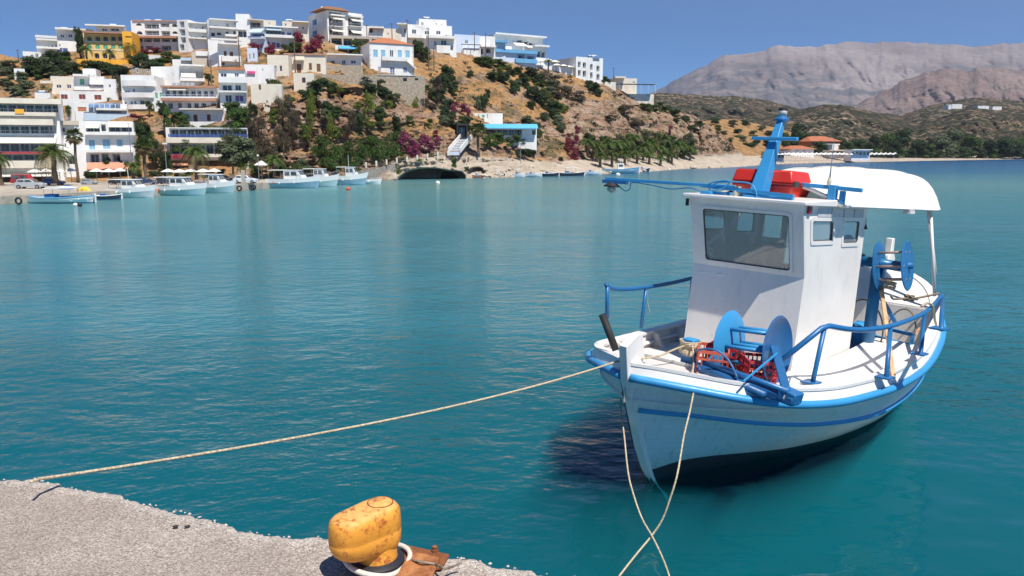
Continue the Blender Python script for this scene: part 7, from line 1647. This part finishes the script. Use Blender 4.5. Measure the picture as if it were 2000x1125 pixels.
onboard(MB().lathe((-4.72,1.12,1.27), [(.01,-.13),(.10,-.12),(.13,0),(.10,.12),(.01,.13)], 14, axis='y').build('cork_float', CORK, smooth=True), 'round cork float lying on the after deck by the rail post', 'float')
onboard(MB().beam(BL(1721,560,'y',.95), BL(1745,738,'z',1.36), .05, .05).build('boat_hook', WOODL), 'long pale wooden boat hook leaning from the stern reel down to the rail', 'boat hook')
onboard(MB().beam(BL(1752,712,'z',1.22), BL(1772,690,'z',1.22), .16, .05).build('wood_block', WOODL), 'pale wooden chock lying between the two port rail posts', 'wood')
onboard(MB().beam(BL(1770,700,'z',1.25), BL(1795,640,'y',1.3), .04, .03).build('batten_stick', WOODL), 'thin wooden slat propped up behind the middle port rail post', 'wood')
onboard(MB().beam((-4.2,1.25,1.36),(-3.6,1.35,1.36), .04, .03).build('wood_strip', WOODL), 'short wooden strip on the side deck beside the blue post foot', 'wood')
def hoop(c, r1, r2, tilt, rz_, rad, m, label, cat, name='hose'):
    P = []
    for a in np.linspace(0, 2*math.pi, 37)[:-1]:
        p = Vector((r1*math.cos(a), 0, r2*math.sin(a))); p.rotate(Matrix.Rotation(tilt, 3, 'X')); p.rotate(Matrix.Rotation(rz_, 3, 'Z')); P.append(Vector(c) + p)
    return onboard(MB().tube(P, rad, 6, closed=True).build(name, m, smooth=True), label, cat)
hoop((-4.45,.72,1.66), .34, .42, .15, 1.2, .013, ROPED, 'tall hoop of dark hose standing beside the blue post', 'hose')
hoop((-4.75,1.15,1.62), .22, .36, -.2, 1.4, .013, ROPED, 'second narrower hoop of hose behind the middle rail post', 'hose')
hoop((-4.5,.9,1.40), .25, .2, .9, .6, .010, ROPED, 'low loop of thin hose lying across the after deck', 'hose')
hoop((-5.2,.85,1.28), .18, .18, 1.4, 0, .02, ROPED, 'small coil of brown rope on the after deck', 'rope', 'rope_coil')
pts_ = [tuple(BL(1740,578,'x',-5.0)), tuple(BL(1745,584,'x',-5.1)), tuple(BL(1765,583,'x',-5.3)), tuple(BL(1790,582,'x',-5.6)), tuple(BL(1812,578,'x',-5.8)), tuple(BL(1834,573,'x',-5.95))]
onboard(MB().tube(spline(pts_, 30), .018, 6).build('twisted_rope', ROPED, smooth=True), 'dark twisted rope stretched from the stern reel to the canopy post', 'rope')
kp = [(-5.45 + .05*math.cos(i*2.1), .95 + .07*math.sin(i*1.7), 2.05 + .05*math.sin(i*2.9)) for i in range(26)]
kc = BL(1776,582,'x',-5.45); kp = [tuple(Vector(k) - Vector((-5.45,.95,2.05)) + kc) for k in kp]
onboard(MB().tube(spline(kp, 90), .012, 5).build('rope_knot', ROPED, smooth=True), 'knot of brown rope hanging in the middle of the stretched rope', 'rope')
rc = BL(1733, 556, 'x', -4.6); kp = [tuple(rc + Vector((.06*math.cos(i*.7), .13*math.sin(i*.7+.02*i), .05*math.sin(i*.31)))) for i in range(40)]
onboard(MB().tube(spline(kp, 140), .011, 5).build('rope_coil', ROPE, smooth=True), 'pale rope coil hung under the stern reel', 'rope')
hk = [tuple(BL(x, y, 'y', 1.45)) for x, y in ((1800,598),(1812,592),(1822,600),(1826,625),(1832,645))]
onboard(MB().tube(spline(hk, 24), .02, 6).build('bent_pipe', mat('tan_hose', (.45,.36,.24), .6), smooth=True), 'tan bent hose hooked over the last part of the port rail', 'hose')
# red locker on the wheelhouse roof
rb = thing('storage_box', 'bright red plastic locker lying on the wheelhouse roof behind the mast', 'box', mat4=BM)
REDP = m_paint('red_plastic', (.66,.035,.02), .35, .15, rust=(.8,.3,.25), grain=.2)
x0, x1 = -2.75, -2.12; y0_, y1_ = -.50, .40
zb, zm_, zt = ZT + .08, ZT + .24, ZT + .44
def frus(a, b_, z0, z1): return ([(a[0],a[2],z0),(a[1],a[2],z0),(a[1],a[3],z0),(a[0],a[3],z0),(b_[0],b_[2],z1),(b_[1],b_[2],z1),(b_[1],b_[3],z1),(b_[0],b_[3],z1)], [(3,2,1,0),(4,5,6,7),(0,1,5,4),(1,2,6,5),(2,3,7,6),(3,0,4,7)])
mb = MB(); mb.add(*frus((x0+.05,x1-.05,y0_+.05,y1_-.05),(x0,x1,y0_,y1_),zb,zm_)); mb.build('box_body', REDP, rb, fix=True, bevel=.02)
mb = MB(); mb.add(*frus((x0,x1,y0_,y1_),(x0+.05,x1-.05,y0_+.03,y1_-.05),zm_+.025,zt)); mb.build('box_lid', REDP, rb, fix=True, bevel=.025)
mb = MB(); mb.box((x0-.02,y0_-.02,zm_+.001),(x1+.02,y1_+.02,zm_+.022)); mb.build('box_rim', m_paint('dark_red_plastic', (.28,.02,.015), .5, .1), rb, bevel=.006)
mb = MB(); mb.box((x1-.1,y1_+.02,zm_-.02),(x1+.02,y1_+.05,zm_+.06)); mb.build('latch', GASK, rb)
# fish crates on the foredeck
def crate(label, c, rz_, col, s_=1.0, tilt=0):
    r = thing('fish_crate', label, 'crate', mat4=BM @ Matrix.Translation(c) @ Matrix.Rotation(rz_, 4, 'Z') @ Matrix.Rotation(tilt, 4, 'X'))
    m_ = m_paint('crate_' + ''.join('%02d' % int(x*99) for x in col), col, .5, .1); L, W, Hc = .52*s_, .36*s_, .28*s_; t = .012
    MB().box((-L/2,-W/2,0),(L/2,W/2,.012)).build('crate_bottom', m_, r)
    for (a, b_) in (((-L/2,-W/2),(L/2,-W/2)),((L/2,-W/2),(L/2,W/2)),((L/2,W/2),(-L/2,W/2)),((-L/2,W/2),(-L/2,-W/2))):
        mb = MB(); n = 8 if a[1] == b_[1] else 6
        for z in (.02, Hc*.35, Hc*.68, Hc): mb.beam((*a, z), (*b_, z), .02, .022 if z < Hc else .035)
        for k in range(n + 1): q = lerp(a[0], b_[0], k/n), lerp(a[1], b_[1], k/n); mb.beam((*q, 0), (*q, Hc), .014, .014)
        mb.build('crate_side', m_, r)
    return r
cA = BL(1388, 712, 'z', 1.47); crate('salmon red slatted fish crate at the left of the bow reel', (-.52, .40, 1.40), .5, (.62,.12,.07))
cB = BL(1395, 690, 'z', 1.3); crate('dark red fish crate standing behind the salmon one', (-.95, .32, 1.38), .3, (.40,.02,.03))
cC = BL(1462, 735, 'z', 1.36); crate('red slatted fish crate between the discs of the bow reel', (-.78, .86, 1.37), .75, (.60,.05,.06), .9)
# ---- ropes of the boat
mr = [tuple(atZ(60, 941, 2.42)), tuple(atZ(75, 936, 2.40)), ]
q0 = Vector(mr[1]); q1 = BM @ Vector((.66, -.16, 1.55))
P = [mr[0]] + [tuple(q0.lerp(q1, t) - Vector((0,0,.10 * 4 * t * (1 - t)))) for t in np.linspace(0, 1, 30)]
P += [tuple(BM @ Vector(v)) for v in ((.45,.1,1.62),(.1,.06,1.60),(-.3,0,1.62),(-.50,cy,zt_-.08))]
tag(MB().tube(P, [.0085 + .004 * i / len(P) for i in range(len(P))], 7).build('mooring_line', ROPE, smooth=True), 'long pale mooring line running from the quay across the water to the bow', 'rope')
A_ = [BM @ Vector(v) for v in ((-.50,cy+.1,zt_-.06),(-.25,.30,1.56))] + [atY(1352,745,(BM @ Vector((.12,.72,1.4))).y)]
wpt = lambda px, py, z: atZ(px, py, z)
A_ += [wpt(1356,752,1.40), wpt(1348,800,1.20), wpt(1336,850,1.0), wpt(1322,930,.70), wpt(1305,985,.42), wpt(1292,1018,.24), wpt(1273,1046,.10), wpt(1245,1080,.03), wpt(1212,1122,.012), wpt(1195,1150,.01)]
tag(MB().tube(spline([tuple(v) for v in A_], 90), .0105, 7).build('bow_line', ROPE, smooth=True), 'pale rope hanging from the port bow over the rail into the water', 'rope')
B_ = [BM @ Vector((.66,-.02,1.50)), BM @ Vector((.60,-.09,1.2)), wpt(1212,790,.90), wpt(1219,850,.75), wpt(1228,930,.55), wpt(1240,975,.38), wpt(1255,1015,.24), wpt(1273,1046,.12), wpt(1292,1085,.04), wpt(1306,1122,.015), wpt(1312,1150,.01)]
tag(MB().tube(spline([tuple(v) for v in B_], 90), .010, 7).build('bow_line', ROPE, smooth=True), 'second rope dropping from the stem past the black streak into the water', 'rope')
sr = [BM @ Vector(v) for v in ((.70,-.075,1.50),(.62,-.08,1.25),(.50,-.075,.95),(.42,-.07,.75),(.3,-.07,.5))]
tag(MB().tube(spline([tuple(v) for v in sr], 24), .016, 6).build('black_line', BLACKR, smooth=True), 'black wet line hanging down beside the stem', 'rope')
# ---------------------------------------------------------------- the quay under the photographer
QZ = 2.3
edge_px = [(-500,928),(-250,934),(0,937),(75,938),(150,955),(250,976),(350,999),(430,1021),(500,1041),(560,1051),(640,1050),(700,1060),(800,1075),(900,1092),(1000,1110),(1110,1127),(1220,1150),(1400,1195),(1700,1290)]
ED = spline([tuple(atZ(x, y, QZ)) for x, y in edge_px], 900)
mb = MB(); rows = [0, .006, .014, .024, .036, .05, .066, .084, .104] + [.125 + .022 * k for k in range(95)] + [2.4, 3.2, 5.0]
for i, p in enumerate(ED):
    ex = noise.fractal(Vector((p[0]*9, p[1]*9, 1)), .7, 2.2, 6) * .022 + noise.noise(Vector((p[0]*2, p[1]*2, 4))) * .03
    nx_, ny_ = .22, -1.0
    mb.v.append((p[0] - nx_*ex*0, p[1] + .03 + ex, -1.5)); mb.v.append((p[0], p[1] + ex + .01, QZ - .12))
    for k, r in enumerate(rows):
        q = Vector((p[0] + ex * .3, p[1] + ex - r, 0)); h_ = noise.fractal(Vector((q.x*30, q.y*30, 3)), .8, 2.2, 3) * .0025 + noise.fractal(Vector((q.x*2.2, q.y*2.2, 7)), .8, 2, 3) * .010
        rim = .011 * math.exp(-((r - .05) / .04) ** 2) * (1 + .8 * noise.noise(Vector((q.x*22, q.y*22, 9)))); rd = -.05 * (1 - sstep(0, .022, r))
        mb.v.append((q.x, q.y, QZ + h_ + rim * .8 + rd))
K = len(rows) + 2
for i in range(len(ED) - 1):
    for k in range(K - 1): a = i*K + k; mb.f.append((a, a+K, a+K+1, a+1)); mb.mi.append(0)
def m_quay():
    t = NT('rough_aggregate_concrete'); p = t.n('ShaderNodeNewGeometry').outputs['Position']
    v = t.n('ShaderNodeTexVoronoi', inp={'Vector': p, 'Scale': 170}); v2 = t.n('ShaderNodeTexVoronoi', inp={'Vector': p, 'Scale': 70})
    sp = t.n('ShaderNodeSeparateColor'); t.link(v.outputs['Color'], sp.inputs[0])
    c = t.ramp(sp.outputs[0], [(0, (.22,.18,.15)), (.3, (.36,.30,.26)), (.62, (.46,.395,.345)), (.85, (.56,.49,.43)), (1, (.68,.62,.55))])
    n1 = t.noise(p, 1.6, 5, .6); n2 = t.noise(p, 14, 5, .7)
    c = t.mix(t.ramp(n1, [(.36, (.35,)*3), (.60, (0,0,0))]), c, (.22,.175,.145))
    c = t.mix(t.ramp(n2, [(.60, (0,0,0)), (.75, (.5,)*3)]), c, (.45,.36,.30))
    at = t.n('ShaderNodeAttribute', attribute_name='edge').outputs['Fac']
    e = t.ramp(t.math('ADD', at, t.math('MULTIPLY', t.math('SUBTRACT', n2, .5), .9)), [(.45, (0,0,0)), (.65, (.6,)*3)])
    c = t.mix(e, c, t.ramp(sp.outputs[0], [(0, (.36,.31,.27)), (.6, (.58,.53,.47)), (1, (.74,.70,.64))]))
    h = t.math('ADD', t.math('MULTIPLY', v.outputs['Distance'], -1.2), t.math('ADD', t.math('MULTIPLY', v2.outputs['Distance'], -.8), t.noise(p, 160, 3)))
    return t.out(t.bsdf(c, .95, 0, t.bump(h, .75, .006), **{'Specular IOR Level': .15}))
qo = mb.build('quay', m_quay(), smooth=True); tag(qo, kind='structure')
at = qo.data.attributes.new('edge', 'FLOAT', 'POINT'); at.data.foreach_set('value', ([1., 1.] + [max(0, 1 - r / .16) for r in rows]) * len(ED))
# loose grit standing on the rim
grit = MB(); rr = random.Random(3)
PEB = []
for k in range(1):
    import bmesh
for i in range(160):
    e = ED[rr.randrange(60, 820)]; r = .022 + abs(rr.gauss(0, .045)); x, y = e[0] + rr.uniform(-.01,.01), e[1] - r + .012; s_ = rr.uniform(.003, .008) * (1.3 if r < .05 else .8); o = len(grit.v)
    for q in ((1,0,0),(0,1,0),(-1,0,0),(0,-1,0),(0,0,1),(0,0,-1)): grit.v.append((x + q[0]*s_*rr.uniform(.7,1.2), y + q[1]*s_*rr.uniform(.7,1.2), QZ + .012 + q[2]*s_*.8))
    for f in ((0,1,4),(1,2,4),(2,3,4),(3,0,4),(1,0,5),(2,1,5),(3,2,5),(0,3,5)): grit.f.append(tuple(o+j for j in f)); grit.mi.append(0)
tag(grit.build('grit', mat('pale_grit', (.50,.45,.40), .9, var=.3, scale=40)), kind='stuff')
# ---------------------------------------------------------------- yellow bollard
def m_yellow():
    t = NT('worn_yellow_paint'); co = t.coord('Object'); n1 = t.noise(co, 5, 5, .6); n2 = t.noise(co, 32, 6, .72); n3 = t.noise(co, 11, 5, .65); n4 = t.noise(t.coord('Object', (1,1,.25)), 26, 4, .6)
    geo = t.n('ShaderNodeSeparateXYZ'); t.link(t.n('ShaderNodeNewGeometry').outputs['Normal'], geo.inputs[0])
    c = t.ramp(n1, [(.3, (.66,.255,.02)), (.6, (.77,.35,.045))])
    top = t.ramp(geo.outputs[2], [(.6, (0,0,0)), (.9, (.75,)*3)]); c = t.mix(top, c, (.80,.45,.15))  # upward faces painted paler, like sun on the top
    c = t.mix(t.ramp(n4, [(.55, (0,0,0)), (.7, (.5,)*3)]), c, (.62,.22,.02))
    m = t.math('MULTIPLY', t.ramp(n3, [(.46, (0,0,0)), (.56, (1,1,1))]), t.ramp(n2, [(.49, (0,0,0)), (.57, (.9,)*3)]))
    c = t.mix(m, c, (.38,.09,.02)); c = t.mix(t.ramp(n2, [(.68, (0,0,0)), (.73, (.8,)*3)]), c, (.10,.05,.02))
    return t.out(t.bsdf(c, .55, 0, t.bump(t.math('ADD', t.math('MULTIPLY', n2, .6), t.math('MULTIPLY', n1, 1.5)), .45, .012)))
YL = m_yellow()
def m_rust():
    t = NT('rusty_steel'); co = t.coord('Object'); n1 = t.noise(co, 7, 6, .7); n2 = t.noise(co, 50, 4, .7)
    c = t.ramp(n1, [(.3, (.10,.035,.015)), (.5, (.27,.09,.03)), (.65, (.48,.20,.07)), (.8, (.36,.24,.17))])
    return t.out(t.bsdf(c, .85, 0, t.bump(t.math('ADD', n1, n2), .6, .01)))
RUST = m_rust()
base = atZ(737, 1108, QZ); bc = Vector((base.x, base.y, QZ + .0))
bol = thing('bollard', 'chipped yellow cast bollard with an overhanging rounded head at the quay edge', 'bollard', bc, 0); bol.scale = (.75, .75, .79)
# stem: lathe; head: teardrop outline lofted, wide lobe over the stem, horn leaning to the left and towards the quay
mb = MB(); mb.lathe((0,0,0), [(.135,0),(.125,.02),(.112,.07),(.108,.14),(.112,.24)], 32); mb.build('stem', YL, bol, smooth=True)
mb = MB(); mb.lathe((0,0,.015), [(.150,0),(.152,.035),(.128,.05)], 32); mb.build('collar', mat('black_collar', (.02,.022,.03), .5), bol, auto=40)
def outline(k, off=0.0):
    # rounded triangle: circle of the stem side and a second, smaller lobe of the horn
    A, ra_, Bc, rb_ = Vector((.012,.015)), .120, Vector((-.118,-.125)), .110
    P = []
    for i in range(48):
        a = 2*math.pi*i/48; d = Vector((math.cos(a), math.sin(a))); best = max((A.dot(d) + ra_ + off), (Bc.dot(d) + rb_ + off)); P.append(best)
    # support function -> hull points
    out = []
    for i in range(48):
        a = 2*math.pi*i/48; h = P[i]; dh = (P[(i+1)%48] - P[i-1]) / (2*2*math.pi/48); out.append((h*math.cos(a) - dh*math.sin(a), h*math.sin(a) + dh*math.cos(a)))
    return out
mb = MB(); lev = [(.078,-.085),(.092,-.045),(.115,-.018),(.155,.0),(.215,.003),(.222,-.001),(.232,.004),(.30,.000),(.325,-.006),(.342,-.022),(.351,-.045),(.354,-.075)]
for z, off in lev:
    for (x, y) in outline(48, off):
        # underside rises towards the horn, the top slopes down to it
        q = max(0, min(1, (-(x*.77 + y*.64)) / .22)); zz = z + (.035 * q if z < .2 else -.006 * q * sstep(.22, .35, z)); mb.v.append((x, y, zz))
for i in range(len(lev) - 1):
    for k in range(48): mb.f.append((i*48+k, i*48+(k+1)%48, (i+1)*48+(k+1)%48, (i+1)*48+k)); mb.mi.append(0)
mb.f.append(tuple((len(lev)-1)*48 + k for k in range(48))); mb.mi.append(0); mb.f.append(tuple(reversed(range(48)))); mb.mi.append(0)
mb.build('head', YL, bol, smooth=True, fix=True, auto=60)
mb = MB(); mb.lathe((.022,.025,.350), [(.066,-.01),(.066,.004),(.060,.008),(.001,.009)], 36); mb.build('cap_disc', YL, bol, smooth=True, auto=40)
mb = MB(); mb.tube([(.022+.069*math.cos(a), .025+.069*math.sin(a), .3525) for a in np.linspace(0, 2*math.pi, 37)[:-1]], .0035, 5, closed=True); mb.build('cap_groove', mat('groove_rust', (.22,.08,.03), .9), bol)
def pp(px, py, z=0): return (atZ(px, py, QZ + z) - bc) / .74
mb = MB(); q = [pp(785,1072), pp(876,1092), pp(862,1117), pp(760,1135)]
mb.add([(v.x, v.y, .012) for v in q] + [(v.x, v.y, .030) for v in q], [(3,2,1,0),(4,5,6,7),(0,1,5,4),(1,2,6,5),(2,3,7,6),(3,0,4,7)])
q = [pp(800,1092), pp(858,1106), pp(840,1150), pp(770,1150)]
mb.add([(v.x, v.y, .031) for v in q] + [(v.x, v.y, .052) for v in q], [(3,2,1,0),(4,5,6,7),(0,1,5,4),(1,2,6,5),(2,3,7,6),(3,0,4,7)])
mb.build('base_plate', RUST, bol, fix=True, bevel=.005)
b_ = pp(848,1087); mb = MB(); mb.lathe((b_.x,b_.y,.030), [(.022,0),(.022,.010),(.016,.012),(.016,.028),(.001,.030)], 6); mb.build('bolt', RUST, bol)
tag(MB().tube(spline([tuple(bc + Vector((.132*math.cos(a)*(1+.05*math.sin(3*a)), .124*math.sin(a), .035 + .012*math.sin(2*a)))) for a in np.linspace(-2.6, 3.9, 40)], 110), .011, 8).build('rope_loop', mat('white_rope', (.62,.57,.50), .9, var=.15, scale=60), smooth=True), 'greyish white rope looped round the foot of the yellow bollard', 'rope')
tw = [(806,1094),(825,1098),(850,1102),(868,1110),(885,1106),(902,1099)]
tag(MB().tube(spline([tuple(atZ(x, y, QZ + .045 + .012*(i%2))) for i, (x, y) in enumerate(tw)], 40), .005, 6).build('twine', ROPED, smooth=True), 'thin frayed twine trailing over the rusty plate of the bollard', 'twine')
for x, y, lb in ((343,1028,'dark speck of tar on the quay, the left one'),(366,1028,'larger dark speck of tar on the quay, the right one')):
    p = atZ(x, y, QZ + .008); o = inst('tar_spot', BOULD[2], None, p, .4, (.014,.009,.008)); o.data = o.data.copy(); o.data.materials[0] = BLACKR; tag(o, lb, 'stain')
